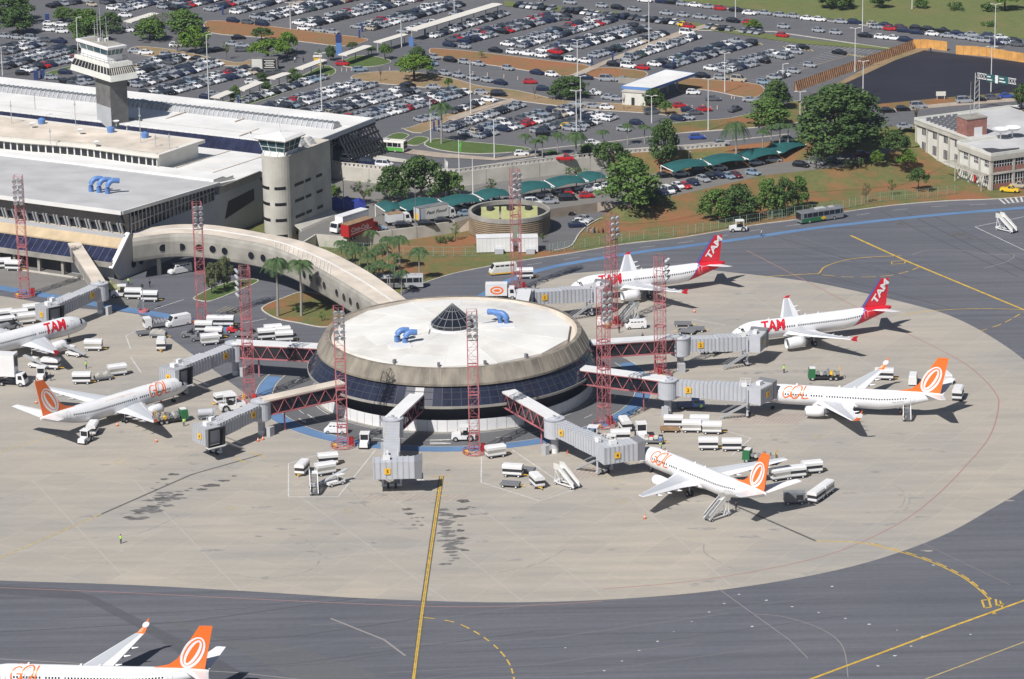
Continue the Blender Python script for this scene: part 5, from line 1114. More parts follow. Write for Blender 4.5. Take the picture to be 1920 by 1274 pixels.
airliner('airliner', 'white airliner with round orange tail emblem and upswept winglets, docked nose left', B737, 'gol', (47.9, 643.9), RD(165.6), 'blended')
airliner('airliner', 'white airliner with red lettered tail, standing between the other red tail and an orange tail', A320, 'tam', (46.0, 683.6), RD(199.9), 'fence')
airliner('airliner', 'farthest white airliner with red lettered tail, parked before the grass bank', A320, 'tam', (12.8, 722.0), RD(199.7), 'fence')
airliner('airliner', 'white airliner with orange tail facing right beside the left jet bridges', B737, 'gol', (-66.1, 657.4), RD(46.1), 'blended')
airliner('airliner', 'white orange-tailed airliner with plain wingtips beside the mobile stairs', B737, 'gol', (23.5, 608.6), RD(125.3), None)
airliner('airliner', 'partly cropped white airliner with orange tail on the near taxiway', B737, 'gol', (-86.6, 502.2), RD(173.5), 'blended')
p = U(163, 606, 3.2); airliner('airliner', 'white airliner with red title lettering and open hold doors at the left edge', A320, 'tam', (p.x, p.y), RD(44), 'fence')
# ================= jet bridges ==========================================================
def ribbox(b, p, q, wd, h0, n, base=0.0):
    """corrugated tunnel: smooth box plus proud ribs; p,q floor centre ends"""
    p, q = V(p), V(q); d = q - p; L = d.length; s = V((-d.y, d.x, 0)).normalized(); u = V((0, 0, 1))
    b.obox(p - s * wd / 2, d, s * wd, u * h0, 0)
    for i in range(n + 1):
        o = p + d * ((i + .05) / (n + .4)); b.obox(o - s * (wd / 2 + .09) + u * .02, d.normalized() * .30, s * (wd + .18), u * (h0 + .05), 1)
def sign(parent, o, ax, num, sz=1.25):
    ax = V(ax).normalized(); n = ax.cross(V((0, 0, 1))); o = V(o)
    b = MB(); b.obox(o - ax * sz / 2 - V((0, 0, sz / 2)), ax * sz, V((0, 0, sz)), n * .05); s = b.build('stand_number_sign', 'sign_yellow', parent)
    vs_, fs_ = text2d(str(num), sz * .8, 0, .02); mw = max(v[0] for v in vs_); mh = max(v[1] for v in vs_)
    b = MB(); b.add([o + n * .075 + ax * (x - mw / 2) + V((0, 0, y - mh / 2)) for x, y in vs_], fs_); b.build('stand_number', 'black', s)
def jetbridge(label, gal, zg0, rot, tun, cabd, num, truss=True, cab_len=6.2, groof='white', legs=True, hood_on=True, cab_off=0):
    """gal: gallery start (x,y) ; rot: rotunda centre ; tun: tunnel end ; cabd: direction (rad) the cab mouth faces"""
    G, Rr, Tt = V((*gal, zg0)), V((*rot, 4.1)), V((*tun, 3.3))
    r = root('jet_bridge', (Rr.x, Rr.y, 0), label, 'jet bridge', 'jet bridges around the satellite', world=True); up = V((0, 0, 1))
    d = (Rr - G); dl = d.length; dn = d.normalized(); s = V((-d.y, d.x, 0)).normalized(); wd = 2.5; hh = 2.9
    b = MB(); b.obox(G - s * (wd / 2 - .1), d, s * (wd - .2), up * .25); b.obox(G - s * (wd / 2 - .15) + up * .2, d, s * (wd - .3), up * (hh - .3)); ga = b.build('gallery', 'glass' if truss else 'concrete', r)
    b = MB(); b.obox(G - s * (wd / 2 + .2) + up * (hh - .05), d, s * (wd + .4), up * .35); b.build('gallery_roof', groof, ga)
    if truss:
        b = MB(); n = max(4, int(dl / 2.9))
        for sg in (-1, 1):
            o = s * (wd / 2 + .06) * sg; A0_, B0_ = G + o + up * .0, Rr + o + up * .0
            b.beam(A0_, B0_, .22, .26); b.beam(A0_ + up * (hh - .15), B0_ + up * (hh - .15), .16, .2)
            for i in range(n):
                a_, m_, c_ = A0_.lerp(B0_, i / n), A0_.lerp(B0_, (i + .5) / n), A0_.lerp(B0_, (i + 1) / n)
                b.beam(a_ + up * .1, m_ + up * (hh - .2), .12, .12); b.beam(m_ + up * (hh - .2), c_ + up * .1, .12, .12)
        b.build('truss', 'red_steel', ga)
        if dl > 9:
            b = MB(); o = G.lerp(Rr, .72); b.tube([(o.x, o.y, 0), (o.x, o.y, o.z)], .16, 8); b.build('gallery_post', 'red_steel', ga)
    b = MB(); b.rev([(.05, 7.3), (1.0, 7.3), (1.05, 7.1), (2.0, 7.05), (2.0, 3.3), (1.5, 3.0), (.05, 3.0)], rot, 24); ro = b.build('rotunda', 'grey_panel', r)
    b = MB(); b.rev([(2.12, 7.02), (2.12, 6.86), (2.0, 6.86)], rot, 24); b.rev([(.3, 7.3), (.3, 7.55), (.05, 7.55)], rot, 10); b.build('rotunda_cap', 'metal', ro)
    b = MB(); b.rev([(.72, 3.0), (.72, 0)], rot, 16); co = b.build('column', 'grey_panel', r)
    b = MB(); b.rev([(.74, 1.0), (.74, 0)], rot, 16); b.build('column_base', 'white', co)
    t = (Tt - Rr); t.z = 0; tn = t.normalized(); ts = V((-tn.y, tn.x, 0)); a0 = Rr + tn * 1.9; a0.z = 4.0
    mid = a0.lerp(Tt, .48); b = MB(); ribbox(b, a0, mid, 2.7, 2.75, max(4, int((mid - a0).length / .82))); tu = b.build('tunnel', ['grey_panel', 'wall_grey'], r)
    b = MB(); ribbox(b, mid - tn * .3, Tt, 3.0, 3.0, max(5, int((Tt - mid).length / .82))); b.build('outer_tunnel', ['grey_panel', 'wall_grey'], tu)
    sd = -1 if ts.y > 0 else 1
    sign(tu, a0.lerp(Tt, .16) + ts * sd * 1.5 + up * 1.5, tn if sd < 0 else -tn, num) if 1 else None
    # cab
    cd = V((math.cos(cabd), math.sin(cabd), 0)); cs = V((-cd.y, cd.x, 0)); cc = Tt + tn * 1.5; cc.z = 3.1
    cc += cd * cab_off
    back = 2.2; b = MB(); p0 = cc - cd * back; ribbox(b, p0, cc + cd * (cab_len - back - 1.6), 3.4, 3.3, 7); cabo = b.build('cab', ['grey_panel', 'wall_grey'], r)
    b = MB(); f0 = cc + cd * (cab_len - back - 1.6); q = lambda dd, w_, z_: [f0 + cd * dd - cs * w_ + up * (-.1), f0 + cd * dd + cs * w_ + up * (-.1), f0 + cd * (dd + (.25 if dd else 0)) + cs * w_ + up * z_, f0 + cd * (dd + (.25 if dd else 0)) - cs * w_ + up * z_]
    b.loft([q(0, 1.72, 3.35), q(1.2, 1.95, 3.75)], 0, False); b.loft([q(1.2, 1.95, 3.75), q(1.2, 1.5, 3.3), q(.1, 1.5, 3.1)], 1, False); b.obox(f0 - cs * 1.5 + up * .0, cs * 3, up * 3.2, cd * .08, 1); b.build('hood', ['grey_dark', 'black'], cabo)
    b = MB(); b.obox(f0 + cd * .3 - cs * 1.9 + up * -.3, cs * 3.8, cd * 1.2, up * .2); b.build('bumper', 'white', cabo)
    b = MB(); b.obox(cc - cd * .3 - cs * .5 + up * 3.35, cd * 1.3, cs * .9, up * .75); b.build('air_unit', 'white', cabo)
    b = MB(); b.obox(Tt - tn * 1.8 - ts * 1.3 + up * 3.1, tn * 1.1, ts * .8, up * .8); b.build('air_unit', 'white', tu)
    b = MB()
    for k in range(3): b.beam(Tt - tn * (.2 + k * 1.0) + ts * 1.2 + up * 3.0, Tt - tn * (.2 + k * 1.0) + ts * 1.2 + up * 4.1, .07, .07); b.beam(Tt - tn * (.2 + k * 1.0) - ts * 1.2 + up * 3.0, Tt - tn * (.2 + k * 1.0) - ts * 1.2 + up * 4.1, .07, .07)
    for sg in (-1, 1):
        for hz in (3.6, 4.1): b.beam(Tt - tn * .2 + ts * 1.2 * sg + up * hz, Tt - tn * 2.2 + ts * 1.2 * sg + up * hz, .06, .06)
    b.build('roof_railing', 'white', tu)
    n_ = (-cs if (-cs).y < 0 else cs); sign(cabo, cc + cd * .5 + n_ * 1.86 + up * 1.6, cd if (cd.cross(up)).dot(n_) > 0 else -cd, num, 1.15)
    # drive column
    b = MB(); o = Tt - tn * .6
    for sg in (-1, 1): b.beam((o + ts * 1.7 * sg).xy.to_3d() + up * .5, (o + ts * 1.7 * sg).xy.to_3d() + up * 5.9, .34, .34)
    b.beam((o - ts * 1.9).xy.to_3d() + up * .7, (o + ts * 1.9).xy.to_3d() + up * .7, .5, .4); b.beam((o - ts * 1.9).xy.to_3d() + up * 3.0, (o + ts * 1.9).xy.to_3d() + up * 3.0, .4, .3); dc = b.build('drive_column', 'grey_panel', r)
    for sg in (-1, 1):
        b = MB(); b.rev([(.05, -.2), (.5, -.2), (.5, .2), (.05, .2)], (0, 0), 14); w0 = o + ts * .7 * sg; b.v = [tuple(V((w0.x, w0.y, .5)) + tn * v[0] + up * v[1] + ts * v[2]) for v in b.v]; b.build('wheel', 'rubber', dc)
    # service stair
    b = MB(); sdv = ts * (sd * 1.0); e0 = Tt - tn * .4 + ts * sd * 2.1 + up * -.1; e1 = e0 - tn * 5.6 + ts * sd * .3; e1.z = .1
    for k in (-.45, .45): b.beam(e0 + ts * k, e1 + ts * k, .1, .3); b.beam(e0 + ts * k + up, e1 + ts * k + up, .06, .06)
    for i in range(11): c = e0.lerp(e1, (i + .5) / 11); b.obox(c - ts * .42 - tn * .13, ts * .84, tn * .26, up * .06)
    b.build('service_stair', 'metal', r)
    c = V((Rr.x, Rr.y, 0)) + ts * sd * 2.0 - tn * .3; b = MB(); b.box(c.x, c.y, 0, 1.4, .9, 1.9, math.atan2(tn.y, tn.x)); b.build('power_cabinet', 'wall_grey', co)
    return r
def spt(deg, rad): return (SC.x + rad * math.cos(RD(deg)), SC.y + rad * math.sin(RD(deg)))
def pxy(x, y, z=0): q = U(x, y, z); return (q.x, q.y)
def cdir(tun, target): return math.atan2(target[1] - tun[1], target[0] - tun[0])
jetbridge('jet bridge with long red truss gallery left of the satellite, serving the left airliner', spt(166, 28.5), 4.6, pxy(442, 703), pxy(336, 741), RD(-40), 6)
jetbridge('jet bridge with rusty gallery roof and open black cab mouth, left foreground', spt(-140, 28.5), 4.6, pxy(491, 815), pxy(398, 853), RD(-52), 4, groof='roof_stain')
jetbridge('jet bridge pointing straight at the viewer with sideways cab', spt(-104, 28.5), 4.6, pxy(738, 849), pxy(735, 918), RD(2), 5, cab_len=9.4, cab_off=-1.2)
jetbridge('jet bridge reaching the orange-tailed airliner beside the luggage carts', spt(-67, 28.5), 4.6, pxy(1040, 849), pxy(1137, 890), RD(22), 4, cab_len=8.6)
jetbridge('jet bridge reaching the right-hand orange-tailed airliner with winglets', spt(-24, 28.5), 4.6, pxy(1252, 775), pxy(1408, 780), RD(55), 2)
jetbridge('jet bridge serving the middle red-tailed airliner, white gallery roof', spt(12, 28.5), 4.6, pxy(1276, 693), pxy(1402, 683), RD(70), 2)
jetbridge('jet bridge half hidden behind the satellite roof, serving the far red-tailed airliner', spt(62, 28.5), 4.6, pxy(985, 603), pxy(1110, 590), RD(70), 1)
jetbridge('jet bridge with stained concrete gallery leading from the long terminal', (T(12, -2.5, 0).x, T(12, -2.5, 0).y), 4.4, pxy(189, 588), pxy(100, 622), RD(-52), 7, truss=False, groof='roof_stain')
# ================= lattice floodlight masts ==============================================
def mast(px, py, ty, label, lights, rz=0, base=True, hh=None):
    p = U(px, py); h = hh or hgt(px, py, ty); r = root('floodlight_mast', (p.x, p.y, 0), label, 'floodlight mast', 'red lattice floodlight masts', rz=rz); wv = .95; b = MB()
    cs = [(-wv, -wv), (wv, -wv), (wv, wv), (-wv, wv)]; n = int(h / 1.9)
    for x, y in cs: b.beam((x, y, 0), (x, y, h), .12)
    for i in range(n):
        z0_, z1_ = h * i / n, h * (i + 1) / n
        for k in range(4):
            a, c = cs[k], cs[(k + 1) % 4]; b.beam((*a, z1_), (*c, z1_), .05)
            b.beam((*(a if i % 2 else c), z0_), (*(c if i % 2 else a), z1_), .05)
    for z in (h * .15, h * .42, h * .62): 
        for k in range(4): b.beam((*cs[k], z), (*cs[(k + 1) % 4], z), .14, .22)
    b.build('lattice', 'red_steel', r)
    b = MB()
    for y in (-.25, .25): b.beam((wv + .1, y, 0), (wv + .1, y, h), .05)
    for i in range(int(h / .6)): b.beam((wv + .1, -.25, i * .6), (wv + .1, .25, i * .6), .04)
    b.build('ladder', 'red_steel', r)
    if base:
        b = MB(); 
        for k in range(16):
            a, c = RD(k * 22.5), RD((k + 1) * 22.5); b.beam((2.3 * math.cos(a), 2.3 * math.sin(a), .75), (2.3 * math.cos(c), 2.3 * math.sin(c), .75), .12); b.beam((2.3 * math.cos(a), 2.3 * math.sin(a), .3), (2.3 * math.cos(c), 2.3 * math.sin(c), .3), .12)
            if k % 2 == 0: b.beam((2.3 * math.cos(a), 2.3 * math.sin(a), 0), (2.3 * math.cos(a), 2.3 * math.sin(a), .8), .1)
        b.build('guard_ring', 'red_steel', r); b = MB(); b.box(1.7, .6, 0, .9, .7, 1.7); b.build('switch_box', 'red', r); b = MB(); b.box(-1.6, -.8, 0, .6, .6, .9); b.build('switch_box', 'yellow', r)
    for i in range(lights):
        row, colm = i // 2, i % 2; z = h - .7 - row * 1.25; sx = -.62 if colm == 0 else .62
        b = MB(); b.rev([(.1, .0), (.40, -.1), (.52, -.55), (.02, -.5)], (0, 0), 12); mt = Matrix.Translation((sx, -wv - .35, z)) @ Matrix.Rotation(RD(-62), 4, 'X'); b.v = [tuple(mt @ V(v)) for v in b.v]
        fl = b.build('floodlight', 'metal', r); b = MB(); b.beam((sx, -wv, z + .1), (sx, -wv - .35, z + .05), .09); b.build('bracket', 'grey_dark', fl)
    for i in range(3):
        b = MB(); b.beam((0, -wv - .1, h - .7 - i * 2.5), (0, wv, h - .7 - i * 2.5), .12); b.beam((-wv, -wv - .06, h - .7 - i * 2.5), (wv, -wv - .06, h - .7 - i * 2.5), .14); b.build('cross_arm', 'grey_dark', r)
for a in [(47, 556, 330, 'red lattice mast at far left in front of the dark sloped glazing', 10, 0), (379, 606, 380, 'red lattice mast in front of the curved concrete concourse', 8, .2), (468, 752, 500, 'red lattice mast beside the left truss jet bridge', 10, -1.3), (643, 838, 575, 'red lattice mast at the lower left edge of the satellite', 10, .1), (890, 850, 582, 'red lattice mast standing centre front of the satellite', 8, .05),
          (1133, 800, 540, 'red lattice mast just right of the satellite, lamps facing left', 10, .5), (1147, 612, 400, 'red lattice mast behind the satellite near the kombi van', 8, .6), (1238, 706, 480, 'slender red lattice mast in front of the middle truss gallery', 8, 1.2), (969, 546, 318, 'red lattice mast in front of the round louvred building', 10, .3)]: mast(*a)
p = U(269, 585); r = root('lamp_post', (p.x, p.y, 0), 'thin grey pole with red foot near the paired luggage carts', 'post'); b = MB(); b.tube([(0, 0, 0), (0, 0, 6.2)], .08, 6); b.build('pole', 'metal', r); b = MB(); b.rev([(1.2, 0), (1.2, .5), (1.0, .55), (.9, 0)], (0, 0), 12); b.build('foot', 'red_steel', r); b = MB(); b.box(0, 0, 5.6, .5, .4, .7); b.build('lamp_head', 'dark', r)
# ================= small vehicles ========================================================
def wheelset(r, xs, yw, rad=.32, w_=.22, rim='metal'):
    for x in xs:
        for sd in (-1, 1):
            b = MB(); b.rev([(.02, -w_ / 2), (rad, -w_ / 2), (rad, w_ / 2), (.02, w_ / 2)], (0, 0), 12)
            b.v = [(x + v[0], sd * yw + v[2], rad + v[1]) for v in b.v]; wo = b.build('wheel', 'rubber', r)
            b = MB(); b.rev([(.01, .0), (rad * .55, .0)], (0, 0), 8); b.v = [(x + v[0], sd * (yw + w_ / 2 + .012), rad + v[1]) for v in b.v]; b.build('rim', rim, wo)
def proto_root(n, cat): return root(n, (0, 0, -500), 'x', cat)
def make_cart(front='open', roof='white', base='white'):
    r = proto_root('baggage_cart', 'baggage cart'); b = MB(); b.box(0, 0, .42, 3.3, 1.65, .16); b.build('chassis', 'grey_dark', r)
    b = MB(); b.prism([(-1.65, -.85), (1.65, -.85), (1.65, .85), (-1.65, .85)], .58, .95); b.build('lower_panel', base, r)
    b = MB(); b.loft([[(x, -.85, 1.5), (x, -.86, 1.95), (x, -.6, 2.15), (x, .6, 2.15), (x, .86, 1.95), (x, .85, 1.5)] for x in (-1.7, 1.7)]); b.build('canopy', roof, r)
    b = MB()
    if front == 'open': b.box(0, 0, .95, 3.2, 1.5, .55)
    b.build('luggage_space', 'dark', r) if b.v else None
    if front == 'closed': b = MB(); b.box(0, 0, .95, 3.28, 1.66, .55); b.build('side_curtain', 'canvas', r)
    for x in (-1.6, 1.6):
        b = MB(); b.box(x, 0, .95, .07, 1.62, .55); b.build('end_panel', 'dark' if front == 'open' else 'canvas', r)
    wheelset(r, (-1.1, 1.1), .72, .26, .2, 'white'); b = MB(); b.beam((1.65, 0, .45), (2.6, 0, .35), .1); b.beam((1.65, .4, .45), (2.3, 0, .38), .08); b.beam((1.65, -.4, .45), (2.3, 0, .38), .08); b.build('tow_bar', 'yellow', r)
    return Kind(r)
CART, CARTC = make_cart(), make_cart('closed')
def make_dolly(load=None):
    r = proto_root('flat_dolly', 'dolly'); b = MB(); b.box(0, 0, .45, 3.2, 1.6, .14); b.build('deck', 'wood' if load == 'wood' else 'grey_dark', r)
    b = MB()
    for sx, sy, lx, ly in ((0, .75, 3.2, .08), (0, -.75, 3.2, .08), (1.55, 0, .08, 1.5)): b.box(sx, sy, .59, lx, ly, .22)
    b.build('rail', 'grey_dark' if load != 'wood' else 'wood', r)
    if load == 'bags':
        rs = random.Random(5)
        for i in range(12):
            b = MB(); b.box(-1.2 + (i % 4) * .78, -.42 + (i // 4 % 3) * .42, .6 + (i % 3) * .18, .68, .42, .45, rs.uniform(-.3, .3)); b.build('suitcase', rs.choice(['luggage', 'red', 'navy', 'canvas', 'blue_pipe', 'wall_white']), r)
    if load == 'net': b = MB(); b.loft([[(x, -.7, .6), (x, -.62, 1.3 * k), (x, 0, 1.6 * k), (x, .62, 1.25 * k), (x, .7, .6)] for x, k in ((-1.5, .75), (-.8, 1), (0, .85), (.8, 1.05), (1.5, .8))]); b.build('cargo', 'canvas', r)
    wheelset(r, (-1.1, 1.1), .7, .25, .18, 'white'); b = MB(); b.beam((1.6, 0, .4), (2.5, 0, .33), .09); b.build('tow_bar', 'yellow', r)
    return Kind(r)
DOLLY, DOLLYW, DOLLYB, DOLLYN = make_dolly(), make_dolly('wood'), make_dolly('bags'), make_dolly('net')
def make_tug(col='white', cab=True):
    r = proto_root('tow_tractor', 'tow tractor'); b = MB(); b.loft([[(1.5, -.6, .35), (1.5, .6, .35), (1.45, .55, .95), (1.45, -.55, .95)], [(.3, -.66, .32), (.3, .66, .32), (.25, .6, 1.12), (.25, -.6, 1.12)]]); b.box(-.65, 0, .32, 1.9, 1.3, .5); b.build('body', col, r)
    b = MB(); b.box(-.35, 0, .82, .6, 1.0, .35); b.box(-.6, 0, 1.1, .14, 1.0, .5); b.build('seat', 'black', r)
    if cab:
        b = MB(); b.box(-.35, 0, 1.95, 1.5, 1.4, .1); cr3 = b.build('cab_roof', col, r); b = MB()
        for x in (.3, -1.0):
            for y in (-.6, .6): b.beam((x, y, .85), (x, y, 1.95), .08)
        b.build('post', col, cr3); b = MB(); b.quad((.3, -.58, 1.1), (.3, .58, 1.1), (.25, .58, 1.93), (.25, -.58, 1.93)); b.build('windscreen', 'glass', r)
    wheelset(r, (.95,), .62, .34, .24); wheelset(r, (-.95,), .64, .45, .3); return Kind(r)
TUGW, TUGB, TUGR = make_tug(), make_tug('grey_dark', False), make_tug('red', False)
def make_van(L=4.6, Wd=1.75, Hh=2.0, col='white', hood=.8, sliding=True, nose=None, name='van', cat='van', win=True, low=None):
    r = proto_root(name, cat); h2 = Hh; b = MB(); x0, x1 = -L / 2, L / 2; hw = Wd / 2; bl = Hh * .5
    sec = [(x0, .35, h2 * .94), (x0 + .15, .3, h2), (x1 - hood - .75, .3, h2), (x1 - hood, .3, bl + .12), (x1 - .1, .3, bl - .05 if hood > .3 else bl), (x1, .35, .75)]
    b.loft([[(x, -hw, zl), (x, -hw, zl + (zh - zl) * .55), (x, -hw * .88, zh), (x, hw * .88, zh), (x, hw, zl + (zh - zl) * .55), (x, hw, zl)] for x, zl, zh in sec]); bo = b.build('body', col, r)
    b = MB(); xa, xb = x1 - hood - .68, x1 - hood - .06
    b.quad((xb, -hw * .82, bl + .16), (xb, hw * .82, bl + .16), (xa + .03, hw * .8, h2 - .1), (xa + .03, -hw * .8, h2 - .1)); b.v = [(v[0] + .06, v[1], v[2] + .03) for v in b.v]; b.build('windscreen', 'glass', r)
    n = 4 if win else 1
    for sd in (-1, 1):
        for k in range(n):
            wd = (L - hood - 1.35) / 4; xs = x1 - hood - .75 - wd * (k + 1) + .08; b = MB(); y = sd * (hw * .97 + .02); y2 = sd * (hw * .905 + .02)
            b.quad((xs, y, bl + .14), (xs + wd - .16, y, bl + .14), (xs + wd - .16, y2, h2 - .22), (xs, y2, h2 - .22)); b.build('side_window', 'glass', r)
    if win: b = MB(); b.quad((x0 - .015, -hw * .7, bl + .15), (x0 - .015, hw * .7, bl + .15), (x0 + .0, hw * .66, h2 - .22), (x0 + .0, -hw * .66, h2 - .22)); b.build('rear_window', 'glass', r)
    for sd in (-1, 1): b = MB(); b.box(x1 - .01, sd * hw * .72, .62, .06, .24, .18); b.build('headlight', 'white', r)
    if low: b = MB(); b.box(0, 0, .34, L + .04, Wd + .04, .3); b.build('skirt', low, r)
    wheelset(r, (x0 + .85, x1 - .8), hw - .1, .33, .22); return Kind(r)
KOMBI = make_van(4.5, 1.72, 1.95, 'white', .25, name='minibus', cat='minibus'); SPRINT = make_van(5.8, 1.95, 2.5, 'white', .95, win=False); MINI = make_van(5.6, 1.95, 2.25, 'white', .7, name='minibus', cat='minibus')
CREW = make_van(6.2, 2.1, 2.6, 'wall_white', .3, name='minibus', cat='minibus', low='yellow')
def make_stairs():
    r = proto_root('boarding_stairs', 'mobile stairs'); b = MB(); 
    for sd in (-.75, .75): b.beam((-2.9, sd, .5), (1.3, sd, 3.3), .16, .4); b.beam((-2.9, sd, 1.4), (1.3, sd, 4.2), .1, .1)
    b.build('stringer', 'white', r)
    for sd in (-.8, .8): b = MB(); b.quad((-2.9, sd, .55), (1.3, sd, 3.35), (1.3, sd, 4.2), (-2.9, sd, 1.4)); b.build('side_panel', 'wall_white', r)
    b = MB()
    for i in range(15): t = i / 15; b.box(-2.75 + 4.1 * t, 0, .55 + 2.75 * t, .3, 1.45, .06)
    b.build('tread', 'grey_dark', r); b = MB(); b.box(2.0, 0, 3.25, 1.5, 1.7, .14); pf = b.build('platform', 'white', r); b = MB()
    for sd in (-.82, .82): b.box(2.0, sd, 3.4, 1.5, .05, 1.0)
    b.build('guard_panel', 'wall_white', pf); b = MB()
    for sd in (-.7, .7): b.beam((2.5, sd, .4), (2.3, sd, 3.3), .14); b.beam((1.0, sd, .5), (2.3, sd, 3.1), .1); b.beam((-2.6, sd, .55), (2.6, sd, .45), .2)
    b.box(2.3, 0, .4, 1.0, 1.5, .5); b.build('undercarriage', 'white', r); wheelset(r, (-2.2, 2.2), .8, .28, .2, 'white'); return Kind(r)
STAIR = make_stairs()
def make_box_truck(L=8.5, cab='white', box='white', bh=3.6, wd=2.4, name='box_truck', top=None):
    r = proto_root(name, 'truck'); x1 = L / 2; b = MB()
    b.loft([[(x1 - 1.9, -wd / 2, .6), (x1 - 1.9, wd / 2, .6), (x1 - 1.9, wd / 2, 2.7), (x1 - 1.9, -wd / 2, 2.7)], [(x1 - .35, -wd / 2, .55), (x1 - .35, wd / 2, .55), (x1 - .55, wd / 2 * .95, 2.65), (x1 - .55, -wd / 2 * .95, 2.65)], [(x1, -wd / 2 * .96, .55), (x1, wd / 2 * .96, .55), (x1 - .12, wd / 2 * .95, 1.5), (x1 - .12, -wd / 2 * .95, 1.5)]]); b.build('cab', cab, r)
    b = MB(); b.quad((x1 - .09, -wd * .44, 1.55), (x1 - .09, wd * .44, 1.55), (x1 - .47, wd * .42, 2.5), (x1 - .47, -wd * .42, 2.5)); b.build('windscreen', 'glass', r)
    for sd in (-1, 1): b = MB(); y = sd * (wd / 2 + .015); b.quad((x1 - 1.5, y, 1.55), (x1 - .6, y, 1.55), (x1 - .75, y, 2.4), (x1 - 1.5, y, 2.4)); b.build('side_window', 'glass', r)
    b = MB(); b.box(-.55, 0, .55, L - 1.0, 1.0, .35); b.build('chassis', 'dark', r); b = MB(); b.box(-1.05, 0, .95, L - 2.2, wd + .1, bh - .95); bx = b.build('cargo_box', box, r)
    b = MB(); b.box(-1.05, 0, bh, L - 2.15, wd + .15, .08); b.build('box_roof', top or box, bx); b = MB(); b.box(-1.05 - (L - 2.2) / 2 - .03, 0, 1.0, .05, wd - .1, bh - 1.1); b.build('rear_door', 'grey_panel' if box != 'coke_red' else box, bx)
    wheelset(r, (x1 - 1.0, -L / 2 + 1.4, -L / 2 + 2.5), wd / 2 - .15, .48, .3); return r, bx
def make_bus(L, c1, c2, band='glass'):
    r = proto_root('bus', 'bus'); b = MB(); b.loft([[(x, -1.25, z0_), (x, 1.25, z0_), (x, 1.25, 2.7), (x, 1.05, 3.05), (x, -1.05, 3.05), (x, -1.25, 2.7)] for x, z0_ in ((-L / 2, .4), (L / 2 - .3, .4), (L / 2, .5))]); bo = b.build('body', c1, r)
    b = MB(); b.box(-L * .02, 0, 1.5, L * .9, 2.53, 1.05); b.build('window_band', band, r); b = MB(); b.box(L / 2 - .03, 0, 1.1, .12, 2.3, 1.6); b.build('windscreen', 'glass', r)
    b = MB(); b.box(L * .2, 0, .42, L * .56, 2.54, .95); b.build('side_stripe', c2, bo); b = MB(); b.box(0, 0, 3.05, 2.4, 1.5, .22); b.box(-3.2, 0, 3.05, 1.2, 1.2, .15); b.build('roof_unit', 'wall_grey', bo)
    b = MB()
    for i in range(7): b.box(-L * .42 + i * L * .13, 0, 1.5, .12, 2.56, 1.05)
    b.build('window_pillar', c1, bo); wheelset(r, (-L / 2 + 2.6, L / 2 - 2.4), 1.12, .48, .28); return Kind(r)
def make_fuel():
    r = proto_root('fuel_truck', 'fuel truck'); b = MB(); b.loft([[(1.8, -1.1, .6), (1.8, 1.1, .6), (1.8, 1.1, 2.5), (1.8, -1.1, 2.5)], [(3.3, -1.1, .6), (3.3, 1.1, .6), (3.1, 1.05, 2.5), (3.1, -1.05, 2.5)]]); b.build('cab', 'green', r)
    b = MB(); b.quad((3.29, -.95, 1.5), (3.29, .95, 1.5), (3.16, .92, 2.35), (3.16, -.92, 2.35)); b.build('windscreen', 'glass', r); b = MB(); b.box(2.4, 0, 2.5, 1.2, 1.4, .12); b.build('beacon_board', 'white', r)
    b = MB(); b.box(-.7, 0, .55, 5.2, 2.0, .3); b.build('deck', 'dark', r); rs = random.Random(2)
    for i in range(7): b = MB(); x = -2.9 + i * .68; b.tube([(x, -.85, 1.3), (x + .1, .85, 1.3 + rs.random() * .4)], .3 + .12 * rs.random(), 10); b.build('hose_reel', rs.choice(['tin', 'canvas', 'yellow', 'grey_dark', 'canvas']), r)
    for i in range(5): b = MB(); x = -2.8 + i * 1.0; b.box(x, rs.uniform(-.5, .5), .85, .5, .6, .6 + rs.random() * .9); b.build('pump_unit', rs.choice(['wall_grey', 'tin', 'yellow', 'canvas']), r)
    b = MB(); b.beam((-3.2, -.9, .9), (-3.2, -.9, 2.6), .09); b.beam((-3.2, .9, .9), (-3.2, .9, 2.6), .09); b.beam((-3.2, -.9, 2.6), (-3.2, .9, 2.6), .09); b.beam((-1.6, .9, .9), (-1.6, .9, 2.4), .08); b.build('hose_frame', 'yellow', r); wheelset(r, (-2.4, -1.3, 2.4), .95, .46, .28); return Kind(r)
FUEL = make_fuel()
def make_loader():
    r = proto_root('belt_loader', 'belt loader'); b = MB(); b.box(0, 0, .45, 3.6, 1.7, .5); b.build('body', 'white', r); b = MB(); b.beam((-3.2, .4, .9), (3.0, .4, 2.5), .9, .18); b.build('conveyor', 'wall_grey', r); b = MB(); b.box(.9, -.45, 2.0, 1.6, 1.0, .1); cn = b.build('canopy', 'white', r); b = MB()
    for x in (.2, 1.6): b.beam((x, -.8, .9), (x, -.8, 2.0), .08)
    b.build('post', 'white', cn); b = MB(); b.box(.6, -.45, .95, .5, .8, .5); b.build('seat', 'dark', r); wheelset(r, (-1.2, 1.2), .75, .34, .22, 'white'); return Kind(r)
LOADER = make_loader()
def at(x, y, z=0): q = U(x, y, z); return (q.x, q.y, z)
G1, G2, G3 = 'covered baggage carts on the apron', 'tow tractors on the apron', 'flat luggage dollies on the apron'
